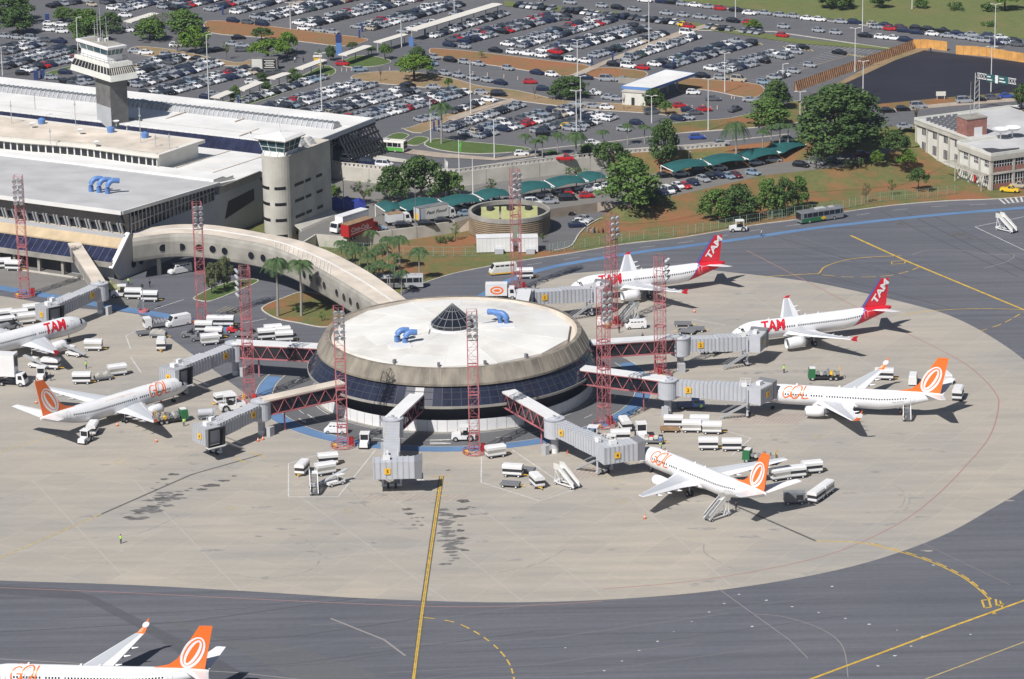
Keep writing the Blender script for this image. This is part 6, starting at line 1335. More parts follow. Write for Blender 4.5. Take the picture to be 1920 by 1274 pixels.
# covered carts: px, py, heading deg, kind, label
for px, py, a, k, l in [
    (1263, 801, -6, 0, 'covered cart farthest left in the upper row of three beside the truss bridge'), (1297, 810, -6, 1, 'middle grey-curtained cart of the upper row beside the truss bridge'), (1312, 801, -6, 0, 'cart tucked behind the middle of the upper row'), (1335, 813, -6, 1, 'grey-curtained cart at the right end of the upper row'),
    (1328, 843, -3, 0, 'left cart of the lower pair behind the docked orange-tailed nose'), (1372, 845, -3, 0, 'right cart of the lower pair behind the docked orange-tailed nose'), (929, 857, 22, 1, 'white cart beside the foot of the central lattice mast'), (962, 893, -14, 0, 'cart in the painted bay left of the small cart pair'), (1007, 912, -72, 0, 'cart with black open end in the painted bay'),
    (567, 888, -105, 0, 'cart with black open end at the left of the painted bay'), (615, 872, 12, 0, 'rear cart beside the canopied belt loader'), (610, 890, 25, 1, 'front cart pushed against the canopied belt loader'), (420, 757, -155, 0, 'cart with yellow foot behind the big white tractor'), (303, 655, -88, 0, 'small cart with yellow front alone on the open apron'),
    (383, 622, -5, 0, 'leftmost cart of the parked cluster below the left mast'), (405, 612, -5, 0, 'topmost cart of the parked cluster below the left mast'), (423, 612, -5, 0, 'rear right cart of the parked cluster below the left mast'), (402, 634, -8, 0, 'middle cart of the parked cluster below the left mast'), (393, 646, 15, 1, 'lowest cart of the parked cluster below the left mast'),
    (512, 629, 12, 0, 'upper cart behind the left truss gallery roof'), (528, 633, 12, 0, 'right cart behind the left truss gallery roof'), (500, 636, 12, 0, 'left cart behind the left truss gallery roof'), (533, 641, 8, 0, 'lowest cart behind the left truss gallery roof'),
    (176, 657, -4, 1, 'grey-sided cart at the foot of the conveyor by the red-lettered airliner'), (96, 692, -14, 0, 'cart behind the high-lift catering truck'), (154, 719, -2, 0, 'cart standing left of the loaded luggage dolly'), (220, 704, 22, 1, 'cart with yellow base right of the loaded luggage dolly'),
    (8, 600, 20, 0, 'upper left cart of the stack at the photo edge'), (12, 613, 22, 0, 'lower left cart of the stack at the photo edge'), (36, 600, 20, 0, 'second cart in the stack beside the left jet bridge cab'), (60, 590, 20, 0, 'rear cart beside the left jet bridge cab'), (50, 607, 20, 1, 'small grey cart beside the left jet bridge cab'),
    (251, 560, -6, 0, 'front cart of the train pulled past the grey lamp post'), (281, 565, -6, 0, 'last cart of the train pulled past the grey lamp post'), (6, 503, 5, 0, 'cart at the terminal door at the far left'), (26, 507, -10, 0, 'dark-ended cart at the terminal door beside the mast'),
    (174, 814, -95, 0, 'cart towed behind the tractor under the left orange tail'), (1462, 900, 22, 1, 'front cart of the white row beside the orange tail'), (1491, 896, 14, 0, 'middle cart of the white row beside the orange tail'), (1522, 887, 14, 0, 'last cart of the white row beside the orange tail'),
    (1530, 940, 60, 0, 'cart with open front in the pair right of the tailplane shadow'), (1548, 927, 60, 1, 'rear cart in the pair right of the tailplane shadow'), (1658, 712, -10, 0, 'cart below the far winglet of the right orange-tailed airliner'), (1172, 806, -80, 0, 'cart with yellow front right of the red guard ring'), (1163, 828, 2, 0, 'cart directly behind the jet bridge cab hood'), (984, 522, 3, 0, 'cart with white flat roof on the service road behind the satellite')]:
    (CARTC if k else CART).put(at(px, py), RD(a), l, G1, 1.12)
for px, py, a, K_, l in [(1255, 810, -4, DOLLYW, 'brown wooden dolly in front of the upper cart row'), (1226, 832, -8, DOLLYB, 'dolly loaded with coloured suitcases behind the docked nose'), (985, 886, -20, DOLLY, 'grey dolly behind the cart in the painted bay'), (957, 913, -15, DOLLY, 'empty grey dolly on the white bay line'), (272, 629, 18, DOLLY, 'empty dolly left of the small yellow-fronted cart'), (297, 633, -12, DOLLYN, 'netted dolly above the small yellow-fronted cart'), (193, 713, 22, DOLLYN, 'dolly piled with pale netted luggage'), (1305, 622, -4, DOLLY, 'low dolly behind the middle jet bridge rotunda'), (1288, 626, 160, DOLLY, 'low dolly nearest the middle jet bridge rotunda'), (1280, 612, -5, DOLLY, 'farthest dolly of the group behind the middle jet bridge'), (1110, 590, 20, DOLLY, 'small dolly near the far jet bridge leg'), (455, 632, -10, DOLLY, 'dark dolly right of the red tow tractor')]: K_.put(at(px, py), RD(a), l, G3, 1.15)
for px, py, a, K_, l, s in [(437, 770, 15, TUGW, 'big white tractor parked behind the left rotunda', 1.7), (684, 838, -95, TUGW, 'white tractor facing the viewer beside the lower left mast', 1.35), (868, 826, 180, TUGW, 'white tractor driving left on the ring road', 1.5), (355, 632, 175, TUGB, 'dark tow tractor left of the parked cart cluster', 1.15), (372, 639, 190, TUGB, 'dark tow tractor in front of the parked cart cluster', 1.15), (440, 624, 175, TUGR, 'red tow tractor right of the parked cart cluster', 1.15), (478, 630, 30, TUGB, 'dark tow tractor left of the white carts at the truss roof', 1.2), (487, 636, 200, TUGB, 'dark tow tractor nearest the truss roof', 1.1), (20, 618, 205, TUGB, 'black tow tractor in front of the cart stack at left edge', 1.4), (225, 557, 185, TUGW, 'white tow tractor leading the two-cart train', 1.35),
                           (160, 830, -110, TUGW, 'white tow tractor under the left orange tail', 1.25), (1108, 825, 165, TUGW, 'white tow tractor in front of the red guard ring', 1.4), (1203, 822, -85, TUGW, 'white tow tractor beside the suitcase dolly', 1.5), (1383, 434, 185, TUGW, 'white tractor on the service road below the trees', 1.35), (78, 712, -95, TUGW, 'small white tug with blue windscreen beside the catering truck', 1.3), (1143, 838, 170, TUGW, 'white tug half hidden behind the tunnel of the front right bridge', 1.2)]: K_.put(at(px, py), RD(a), l, G2, s)
KOMBI.put(at(630, 812), RD(170), 'white minibus driving left on the ring road by the mast', 'white minibuses'); KOMBI.put(at(1192, 616), RD(185), 'white minibus beside the boarding stairs behind the satellite', 'white minibuses')
SPRINT.put(at(333, 611), RD(212), 'white panel van facing left below the blue stripe', 'white vans'); CREW.put(at(943, 514), RD(195), 'white and red crew bus with yellow skirt on the service road', None)
MINI.put(at(337, 512), RD(215), 'white minibus parked in shade under the concourse', 'white minibuses')
for px, py, a, l in [(1345, 972, 42, 'white stairs standing free beside the orange-tailed airliner'), (1062, 912, 132, 'white stairs in the painted bay left of the docked airliner'), (1178, 603, 42, 'white stairs behind the white minibus'), (1886, 434, 130, 'white stairs alone on the upper right apron'), (589, 922, 95, 'white stairs seen end-on in the left painted bay'), (1700, 784, 86, 'stairs pushed against the rear door of the right airliner')]: STAIR.put(at(px, py), RD(a), l, 'white mobile boarding stairs', .95)
LOADER.put(at(628, 910), RD(35), 'white belt loader under a grey canopy in the left painted bay', 'belt loaders'); LOADER.put(at(140, 668), RD(150), 'belt loader raised to the hold of the red-lettered airliner', 'belt loaders'); LOADER.put(at(70, 690), RD(150), 'belt loader behind the catering truck at the left edge', 'belt loaders')
for px, py, a, l in [(322, 792, 22, 'green-cabbed fuel truck beside the wingtip of the left orange tail'), (1545, 712, 178, 'green-cabbed fuel truck behind the right orange-tailed airliner'), (1425, 868, 160, 'green-cabbed fuel truck behind the wing of the front right airliner')]: FUEL.put(at(px, py), RD(a), l, 'green fuel trucks')
r, bx = make_box_truck(7.6, 'white', 'white', 5.6, name='catering_truck'); bx.location.z = 1.2
b = MB()
for sd in (-.8, .8): b.beam((-3, sd, 1.0), (1.4, sd, 2.1), .16); b.beam((1.4, sd, 1.0), (-3, sd, 2.1), .16)
b.build('scissor_lift', 'dark', r); b = MB(); b.box(1.9, -.2, 3.0, .08, 1.2, 2.2); b.build('open_door', 'black', bx)
r.location = at(18, 722); r.rotation_euler = (0, 0, RD(-12)); tag(r, 'white catering truck with raised box at the left edge', 'truck')
r, bx = make_box_truck(7.0, 'white', 'white', 3.5, name='catering_truck'); b = MB(); vs_ = lambda a, c: [(-.9 + a * math.cos(t), -1.27, 2.2 + c * math.sin(t)) for t in [k * math.pi / 10 for k in range(20)]]
b.add(vs_(1.5, .95), [list(range(20))], 0); b.add([(x, y - .012, z) for x, y, z in vs_(1.1, .6)], [list(range(20))], 1); b.add([(x, y - .024, z) for x, y, z in vs_(.75, .32)], [list(range(20))], 0); b.build('side_emblem', ['orange', 'white'], bx)
r.location = at(940, 560); r.rotation_euler = (0, 0, RD(-2)); tag(r, 'white truck with orange ring emblem behind the satellite roof', 'truck')
p = U(1293, 766); r = root('pickup_truck', (p.x, p.y, 0), 'dark blue pickup truck in the shade under the right jet bridge', 'pickup', rz=RD(2)); b = MB(); b.box(-.9, 0, .5, 3.2, 1.9, .75); b.build('cargo_bed', 'dark_blue', r); b = MB(); b.box(1.2, 0, .5, 1.5, 1.9, 1.5); b.box(2.4, 0, .5, 1.2, 1.8, .85); b.build('cab', 'blue_pipe', r); b = MB(); b.box(1.25, 0, 1.35, 1.2, 1.93, .5); b.build('window_band', 'glass', r); wheelset(r, (-1.5, 2.1), .85, .42, .26)
p = U(1340, 661); r = root('aircraft_tug', (p.x, p.y, 0), 'long low white aircraft tug under the middle jet bridge', 'aircraft tug', rz=RD(8)); b = MB(); b.loft([[(x, -1.2, .35), (x, 1.2, .35), (x, 1.15, z), (x, -1.15, z)] for x, z in ((-3.4, .9), (-3.2, 1.15), (1.0, 1.2), (1.2, 1.0), (3.3, .85))]); b.build('body', 'white', r); b = MB(); b.box(-2.4, -.5, 1.15, 1.2, 1.0, .7); b.build('cab', 'wall_white', r); b = MB(); b.box(-2.4, -.5, 1.45, 1.25, 1.04, .32); b.build('window_band', 'glass', r); wheelset(r, (-2, 0, 2.2), 1.1, .55, .35)
p = U(295, 614); r = root('cargo_loader', (p.x, p.y, 0), 'white-cabbed loader with dark roller deck beside the white van', 'loader', rz=RD(200)); b = MB(); b.box(2.2, 0, .4, 1.5, 2.2, 2.1); b.build('cab', 'white', r); b = MB(); b.box(2.3, 0, 1.4, 1.45, 2.1, .7); b.build('window_band', 'glass', r); b = MB(); b.box(-.8, 0, .5, 4.4, 2.2, .8); dk_ = b.build('deck', 'grey_dark', r); b = MB()
for i in range(6): b.box(-2.7 + i * .75, 0, 1.3, .2, 2.3, .3)
b.build('roller', 'metal', dk_); wheelset(r, (-2, 2), 1.0, .4, .3)
for px, py, l in [(1588, 940, 0), (1489, 944, 'dark glazed cart with blue and white roof beside the tailplane')]:
    if l: p = U(px, py); r = root('glazed_cart', (p.x, p.y, 0), l, 'baggage cart', rz=RD(4)); b = MB(); b.box(0, 0, .5, 3.8, 2.0, 1.7); b.build('body', 'grey_dark', r); b = MB(); b.loft([[(x, -1.05, 2.2), (x, 0, 2.5), (x, 1.05, 2.2)] for x in (-1.95, 1.95)]); b.build('roof', 'tin', r); b = MB(); b.box(.9, 0, .9, 1.3, 2.04, 1.0); b.build('window', 'glass', r); wheelset(r, (-1.3, 1.3), .9, .3, .22, 'white')
for px, py, a, l in [(1712, 718, 80, 'white service truck left of the right orange tail fin'), (1772, 716, 100, 'white service truck right of the right orange tail fin')]: SPRINT.put(at(px, py), RD(a), l, 'white vans', .85)
CART.put(at(1796, 748), RD(75), 'open black-ended cart behind the tail of the right airliner', G1, 1.15)
p = U(210, 545); r = root('service_tug', (p.x, p.y, 0), 'yellow-green service tug in shadow below the stained gallery', 'tug', rz=RD(170)); b = MB(); b.loft([[(x, -1, .4), (x, 1, .4), (x, .9, z), (x, -.9, z)] for x, z in ((-2.2, 1.1), (-.6, 1.3), (.2, 2.0), (1.6, 2.0), (2.2, 1.1))]); b.build('body', 'olive_unit', r); b = MB(); b.box(.9, 0, 1.35, 1.2, 1.95, .5); b.build('window_band', 'glass', r); wheelset(r, (-1.4, 1.4), .9, .4, .25)
p = U(1130, 612); r = root('ground_power_unit', (p.x, p.y, 0), 'white ground power unit with twin pumps left of the stairs', 'power unit'); b = MB(); b.box(0, 0, .4, 2.6, 1.3, 1.0); b.build('body', 'white', r); b = MB(); b.rev([(.4, 1.4), (.45, 2.0), (.05, 2.2)], (-.7, 0), 12); b.rev([(.4, 1.4), (.45, 2.0), (.05, 2.2)], (.6, 0), 12); b.build('pump', 'white', r); wheelset(r, (-.8, .8), .55, .25, .18)
b = None
p = U(386, 786); r = root('air_start_unit', (p.x, p.y, 0), 'grey cylindrical tank trailer behind the front left jet bridge', 'trailer', rz=RD(10)); b = MB(); b.tube([(-1.5, 0, 1.4), (1.4, 0, 1.4)], .75, 14); b.build('tank', 'grey_panel', r); b = MB(); b.box(0, 0, .4, 3.2, 1.4, .3); b.build('chassis', 'grey_dark', r); b = MB(); b.box(1.7, 0, .7, .5, 1.2, 1.3); b.build('control_box', 'wall_grey', r); wheelset(r, (-1, 1), .6, .3, .2)
# bins, cabinets by the satellite wall
for px, py, a, l, mat, sz in [(909, 799, 0, 'large orange wheeled bin against the white hoarding', 'orange', (2.2, 1.4, 1.5)), (957, 796, 0, 'left slim orange bin at the dark doorway', 'orange', (1.0, .9, 1.6)), (968, 794, 0, 'right slim orange bin at the dark doorway', 'orange', (.9, .9, 1.5)), (866, 803, 4, 'left white box container against the hoarding', 'white', (2.8, 1.5, 1.7)), (893, 801, 4, 'right white box container against the hoarding', 'white', (2.8, 1.5, 1.7))]:
    p = U(px, py); r = root('waste_bin', (p.x, p.y, 0), l, 'bin', 'bins along the satellite wall', rz=RD(a)); b = MB(); b.loft([[(i * sz[0] / 2 * k, j * sz[1] / 2 * k, z) for i, j in ((-1, -1), (1, -1), (1, 1), (-1, 1))] for z, k in ((.15, .86), (sz[2] * .85, 1.0))]); b.build('body', mat, r); b = MB(); b.loft([[(i * sz[0] / 2 * k, j * sz[1] / 2 * k, z) for i, j in ((-1, -1), (1, -1), (1, 1), (-1, 1))] for z, k in ((sz[2] * .85, 1.05), (sz[2] * .92, 1.05), (sz[2], .7))]); b.build('lid', mat, r)
# cones
r = proto_root('traffic_cone', 'cone'); b = MB(); b.rev([(.22, .05), (.05, .75), (.01, .76)], (0, 0), 10); b.build('body', 'orange', r); b = MB(); b.box(0, 0, 0, .5, .5, .05); b.build('base', 'black', r); b = MB(); b.rev([(.15, .35), (.115, .52)], (0, 0), 10); b.build('band', 'white', r); CONE = Kind(r)
for px, py, l in [(1209, 973, 'orange cone alone near the free standing stairs'), (1302, 586, 'orange cone beyond the far red wingtip'), (1181, 573, 'orange cone under the far red-tailed airliner engine'), (293, 829, 'orange cone near the front left jet bridge cab'), (220, 799, 'orange cone beneath the left orange-tailed fuselage'), (68, 757, 'orange cone behind the left tail fin'), (302, 754, 'orange cone by the left airliner engine'), (1688, 776, 'orange cone beside the stairs at the rear door'), (484, 828, 'leftmost cone at the front left bridge column'), (493, 825, 'second cone at the front left bridge column'), (502, 818, 'rightmost cone at the front left bridge column'), (1268, 687, 'cone at the foot of the middle bridge column'), (1245, 770, 'cone at the foot of the right bridge column'), (1064, 850, 'cone beside the front right bridge cabinet')]: CONE.put(at(px, py), 0, l, 'orange traffic cones', 1.1)
r = proto_root('bollard', 'bollard'); b = MB(); b.tube([(0, 0, 0), (0, 0, 1.0)], .12, 8); b.build('post', 'roof_cream', r); b = MB(); b.tube([(0, 0, .6), (0, 0, .8)], .13, 8); b.build('band', 'orange', r); BOL = Kind(r)
for px, py in [(641, 134), (650, 134), (659, 133), (731, 132), (861, 137), (887, 140), (914, 143), (945, 146), (971, 150), (1298, 204), (1318, 203), (1332, 206), (1345, 205), (617, 145), (1372, 185), (1377, 186)]: BOL.put(at(px, py, HI), 0, 'pale lane bollard on the car park approach road', 'lane bollards on the approach road', .95)
# ================= trucks, buses, signs on the landside ======================================
ta = head(610, 440, 690, 415, MID)
r, bx = make_box_truck(11.5, 'white', 'white', 3.9); p = U(655, 430, MID); r.location = p; r.rotation_euler = (0, 0, ta + math.pi); tag(r, 'white box truck parked behind the red lettered trailer', 'truck')
r, bx = make_box_truck(11.0, 'coke_red', 'coke_red', 3.9, top='wood'); p = U(676, 443, MID); r.location = p; r.rotation_euler = (0, 0, ta); tag(r, 'red delivery truck with white script lettering on its side', 'truck')
b = MB(); text_on(b, 'Coca-Cola', (-4.6, -1.27, 2.0), (1, 0, 0), (0, 0, 1), 1.5, 6.2, shear=.35, bold=.02); b.build('lettering', 'white', bx); b = MB(); b.beam((-4.6, -1.27, 1.55), (2.6, -1.27, 1.8), .02, .14); b.build('swoosh', 'white', bx)
ta2 = head(790, 415, 850, 404, MID); r, bx = make_box_truck(10.6, 'white', 'wall_white', 3.9, top='tin'); p = U(816, 414, MID); r.location = p; r.rotation_euler = (0, 0, ta2); tag(r, 'white box truck with dark lettering facing right by the canopies', 'truck')
b = MB(); text_on(b, 'Fast Food', (-3.2, -1.27, 2.2), (1, 0, 0), (0, 0, 1), 1.1, 5.8, shear=.3, bold=.02); b.build('lettering', 'navy', bx)
b = MB(); b.box(-5.32, 0, 1.1, .06, 1.5, 1.5); b.build('rear_panel', 'yellow', bx); b = MB(); b.box(-4.4, -1.26, .98, 1.6, .04, 2.8); b.build('grey_side_panel', 'grey_panel', bx)
r, bx = make_box_truck(6.2, 'white', 'white', 2.9, wd=2.0, top='wood'); p = U(747, 421, MID); r.location = p; r.rotation_euler = (0, 0, head(720, 425, 775, 418, MID)); tag(r, 'small white box van under the leftmost teal canopy', 'truck')
for px, py, a, L, bt_, l in [(1895, 226, 190, 8, 'wall_white', 'white box truck rearmost behind the office roof'), (1905, 246, 5, 10, 'wall_white', 'tall white truck box behind the office roof edge'), (1912, 262, 5, 9, 'canvas', 'grey-sided truck nearest the office roof')]:
    r, bx = make_box_truck(L, 'white', bt_, 3.7); r.location = at(px, py, MID); r.rotation_euler = (0, 0, RD(a)); tag(r, l, 'truck')
ba = head(1497, 418, 1583, 405); B1 = make_bus(12.0, 'tin', 'green'); o = B1.put(at(1537, 414), ba + math.pi, 'grey and green airport bus with yellow diamond on the service road')
dm = [c for c in C.objects if c.parent == o and c.name.startswith('body')][0]
b = MB()
for y in (-1.29, 1.29): b.add([(-1.2, y, 1.0), (-.3, y, 1.45), (.6, y, 1.0), (-.3, y, .55)], [(0, 1, 2, 3)])
b.build('diamond', 'yellow', dm)
B2 = make_bus(11.0, 'wall_grey', 'grey_dark'); B2.put(at(748, 540), RD(182), 'grey bus half hidden by palms behind the concourse')
B3 = make_bus(11.5, 'roof_cream', 'bright_green'); B3.put(at(722, 283, HI), RD(-22), 'cream city bus at the stop beyond the terminal roof corner'); B4 = make_bus(11.0, 'wall_white', 'bright_green'); B4.put(at(655, 277, HI), RD(-22), 'white and green city bus under the terminal roof corner')
# gantry and flags
g0, g1 = U(1834, 262, HI), U(1828, 190, HI); p0 = U(1831, 207, HI)
r = root('gantry_sign', (p0.x, p0.y, HI), 'green road signs on a long white cantilever truss', 'road sign', world=True); hh = hgt(1831, 207, 137, HI); e = U(1905, 163, HI + hh * .80); t0 = p0 + V((0, 0, hh)); t1 = V((e.x, e.y, HI + hh))
b = MB(); 
for dx in (-.5, .5): b.beam(p0 + V((dx * 1.4, 0, 0)), t0 + V((dx, 0, 0)), .14)
for i in range(7): z = hh * i / 7; b.beam(p0 + V((-.6, 0, z)), p0 + V((.6, 0, z + hh / 7)), .06)
b.build('post', 'pole', r); b = MB(); d = (t1 - t0)
for k in (0, 1.4): b.beam(t0 + V((0, 0, -k)), t1 + V((0, 0, -k)), .16)
for i in range(14): b.beam(t0 + d * (i / 14), t0 + d * ((i + 1) / 14) + V((0, 0, -1.4)), .09); b.beam(t0 + d * (i / 14) + V((0, 0, -1.4)), t0 + d * ((i + 1) / 14), .09)
tr_ = b.build('truss', 'pole', r); dn = d.normalized(); fn = V((dn.y, -dn.x, 0)); fn = fn if fn.y < 0 else -fn
for a, c in ((.25, .46), (.56, .8)):
    b = MB(); b.obox(t0 + d * a + fn * .15 + V((0, 0, -1.8)), d * (c - a), (0, 0, 2.0), fn * .08); sg_ = b.build('sign_panel', 'teal', tr_); b = MB()
    for k in range(2): b.obox(t0 + d * (a + .02) + fn * .24 + V((0, 0, -1.4 + k * .8)), d * (c - a - .08 - k * .04), (0, 0, .3), fn * .02)
    b.build('legend', 'white', sg_)
b = MB(); b.obox(t0 + d * .475 + fn * .15 + V((0, 0, -1.9)), d * .07, (0, 0, 2.1), fn * .08); b.build('sign_panel', 'white', tr_)
for px, py, ty, l, fl in [(862, 367, 262, 'tallest white flagpole with drooping green flag', 'bright_green'), (836, 371, 298, 'white flagpole left of the green flag', 'wall_white'), (887, 364, 296, 'white flagpole right of the green flag', None)]:
    h = hgt(px, py, ty, MID); r = root('flagpole', at(px, py, MID), l, 'flagpole', 'white flagpoles'); b = MB(); b.tube([(0, 0, 0), (0, 0, h)], [.16, .07], 8); b.build('pole', 'white', r)
    if fl: b = MB(); b.loft([[(.08, 0, h - .3 - 2.6 * k), (.45 - .1 * math.sin(k * 5), .12 * math.sin(k * 9), h - .5 - 2.7 * k), (.7 - .2 * k, -.1, h - .9 - 2.9 * k)] for k in [i / 6 for i in range(7)]], 0, False, False); b.build('flag', fl, r)
b = MB(); p = U(1764, 187, HI); r = root('billboard', (p.x, p.y, HI), 'small white notice board on the verge by the black lot', 'sign'); b.box(0, 0, 1.0, 2.6, .15, 1.2); b.build('panel', 'wall_white', r); b = MB(); b.box(-1, 0, 0, .12, .12, 1.0); b.box(1, 0, 0, .12, .12, 1.0); b.build('post', 'pole', r)
# lamp posts
def lamp(px, py, ty, l, arms=2, z=HI):
    h = hgt(px, py, ty, z); r = root('lamp_post', at(px, py, z), l, 'lamp post', 'tall pale lamp posts'); b = MB(); b.tube([(0, 0, 0), (0, 0, h)], [.17, .10], 8); b.build('pole', 'pole', r)
    for k in range(arms):
        a = k * math.pi * 2 / arms; ca, sa = math.cos(a), math.sin(a); b = MB(); b.tube([(0, 0, h - .2), (.9 * ca, .9 * sa, h + .1)], .07, 6); ar = b.build('arm', 'pole', r); b = MB(); b.box(1.2 * ca, 1.2 * sa, h, .7, .32, .15, a); b.build('lamp_head', 'wall_white', ar)
for a in [(147, 111, 33, 'lamp post rising left of the control tower cab', 1), (5, 142, 88, 'lamp post at the far left edge'), (392, 192, 65, 'lamp post beside the lowest walkway roof', 1), (604, 217, 100, 'lamp post behind the terminal roof corner'), (545, 56, 5, 'lamp post on the earth strip'), (883, 214, 118, 'lamp post at the dry island right of the round tree', 1), (808, 268, 186, 'lamp post near the lone palm', 1), (927, 298, 224, 'lamp post on the kerb above the retaining wall'), (1089, 228, 143, 'taller lamp post right of the dome tree'), (1081, 250, 170, 'lamp post with T head beside the yellow car'), (1083, 143, 75, 'lamp post on the brick path'), (753, 89, 35, 'lamp post by the middle walkway'), (852, 27, 0, 'lamp post behind the long walkway'), (1217, 87, 0, 'lamp post on the upper brick path'), (1222, 231, 180, 'lamp post behind the tall oval tree'), (1328, 246, 148, 'lamp post on the grass verge by the through road'), (1359, 174, 100, 'lamp post on the red earth strip'), (1603, 135, 53, 'lamp post beside the picket hoarding'), (1617, 64, -5, 'lamp post beside the far road'), (1618, 181, 115, 'lamp post at the corner of the black lot'), (1858, 173, 88, 'lamp post in front of the black lot'), (1865, 94, 8, 'lamp post behind the ochre hoarding'), (1500, 234, 172, 'lamp post in front of the huge tree'), (1468, 148, 120, 'short lamp post in the emptying car park', 1), (1379, 36, -5, 'lamp post on the far roadside'), (1710, 18, -10, 'white pole on the far meadow', 1)]: lamp(*a)
for px, py, ty, l in [(780, 425, 350, 'thin grey lamp pole at the truck yard wall'), (1128, 372, 315, 'thin dark lamp pole beside the spreading tree'), (1292, 322, 285, 'thin lamp pole at the right canopies'), (645, 395, 335, 'dark pole in the shade behind the stair tower')]:
    h = hgt(px, py, ty, MID); r = root('lamp_post', at(px, py, MID), l, 'lamp post'); b = MB(); b.tube([(0, 0, 0), (0, 0, h)], .08, 6); b.build('pole', 'grey_dark', r); b = MB(); b.box(.25, 0, h, .6, .3, .15); b.build('lamp_head', 'metal', r)
# ================= fences ======================================================================
def fence(name, pts, h, label, mat, step=2.6, mesh=True):
    r = root(name, tuple(pts[0]), label, 'fence', world=True); posts = MB(); rails = MB(); nP = 0; mm = MB()
    for p, q in zip(pts, pts[1:]):
        d = q - p; L = d.length; n = max(1, round(L / step))
        for i in range(n):
            o = p + d * (i / n)
            if nP < 95: b = MB(); b.beam(o, o + V((0, 0, h)), .12); b.build('post', mat, r); nP += 1
        for z in ((.08, h * .5, h) if mesh else ()): rails.beam(p + V((0, 0, z)), q + V((0, 0, z)), .05)
        m = int(L / .55) if mesh else 0
        for i in range(m): o = p + d * (i / m); mm.beam(o + V((0, 0, .1)), o + V((0, 0, h)), .025)
    if mesh: rails.build('rail', mat, r); mm.build('mesh_wire', mat, r)
    return r
fence('mesh_fence', pxs([(610, 470), (700, 474), (775, 480), (850, 481), (895, 480)], .05), 2.2, 'pale green mesh fence across the lawn left of the white cabins', 'fence_green')
fence('mesh_fence', pxs(smooth([(1030, 475), (1075, 468), (1180, 452), (1290, 440), (1400, 420), (1480, 408)], 4), .05), 2.2, 'pale green mesh fence between the red earth bank and the service road', 'fence_green')
fence('mesh_fence', pxs(smooth([(1440, 412), (1490, 404), (1560, 396), (1650, 378), (1740, 370), (1800, 362)], 4), .05), 2.2, 'pale green mesh fence from the dark trees to the office building', 'fence_green')
f0, f1 = U(1490, 171, HI), U(1712, 92, HI); r = root('picket_hoarding', tuple(f0), 'brown hoarding with tilted upright boards along the black lot', 'fence', world=True); d = f1 - f0; n = 62
b = MB(); s = V((-d.y, d.x, 0)).normalized()
for k in range(n):
    o = f0 + d * (k / n); b.obox(o, d * (.98 / n) , s * .08, (0, 0, 2.5)); 
b.build('backing', 'shadow_brown', r)  # backing coloured dark brown for the shadow between the upright boards
for k in range(n): o = f0 + d * ((k + .15) / n) - s * .02; b = MB(); b.loft([[o - s * .75, o + d * (.45 / n) - s * .75, o + d * (.45 / n), o], [o - s * .05 + V((0, 0, 2.7)), o + d * (.45 / n) - s * .05 + V((0, 0, 2.7)), o + d * (.45 / n) + V((0, 0, 2.7)), o + V((0, 0, 2.7))]]); b.build('buttress_board', 'buttress', r)
for seg, l in (([(1712, 91), (1740, 91), (1776, 96)], 'ochre plywood hoarding between the far road and the black lot'), ([(1792, 102), (1850, 106), (1920, 118), (2020, 132)], 'ochre plywood hoarding right of the gap, behind the white van')):
    q = pxs(seg, HI); r = root('board_hoarding', tuple(q[0]), l, 'fence', 'ochre hoardings round the black lot', world=True)
    for a, c in zip(q, q[1:]):
        d = c - a; n = max(1, int(d.length / 2.1)); s = V((-d.y, d.x, 0)).normalized()
        for k in range(n): b = MB(); o = a + d * (k / n); b.obox(o, d * (.97 / n), s * .06, (0, 0, 2.6 + .06 * (k % 3))); b.build('board', 'ochre_board', r)
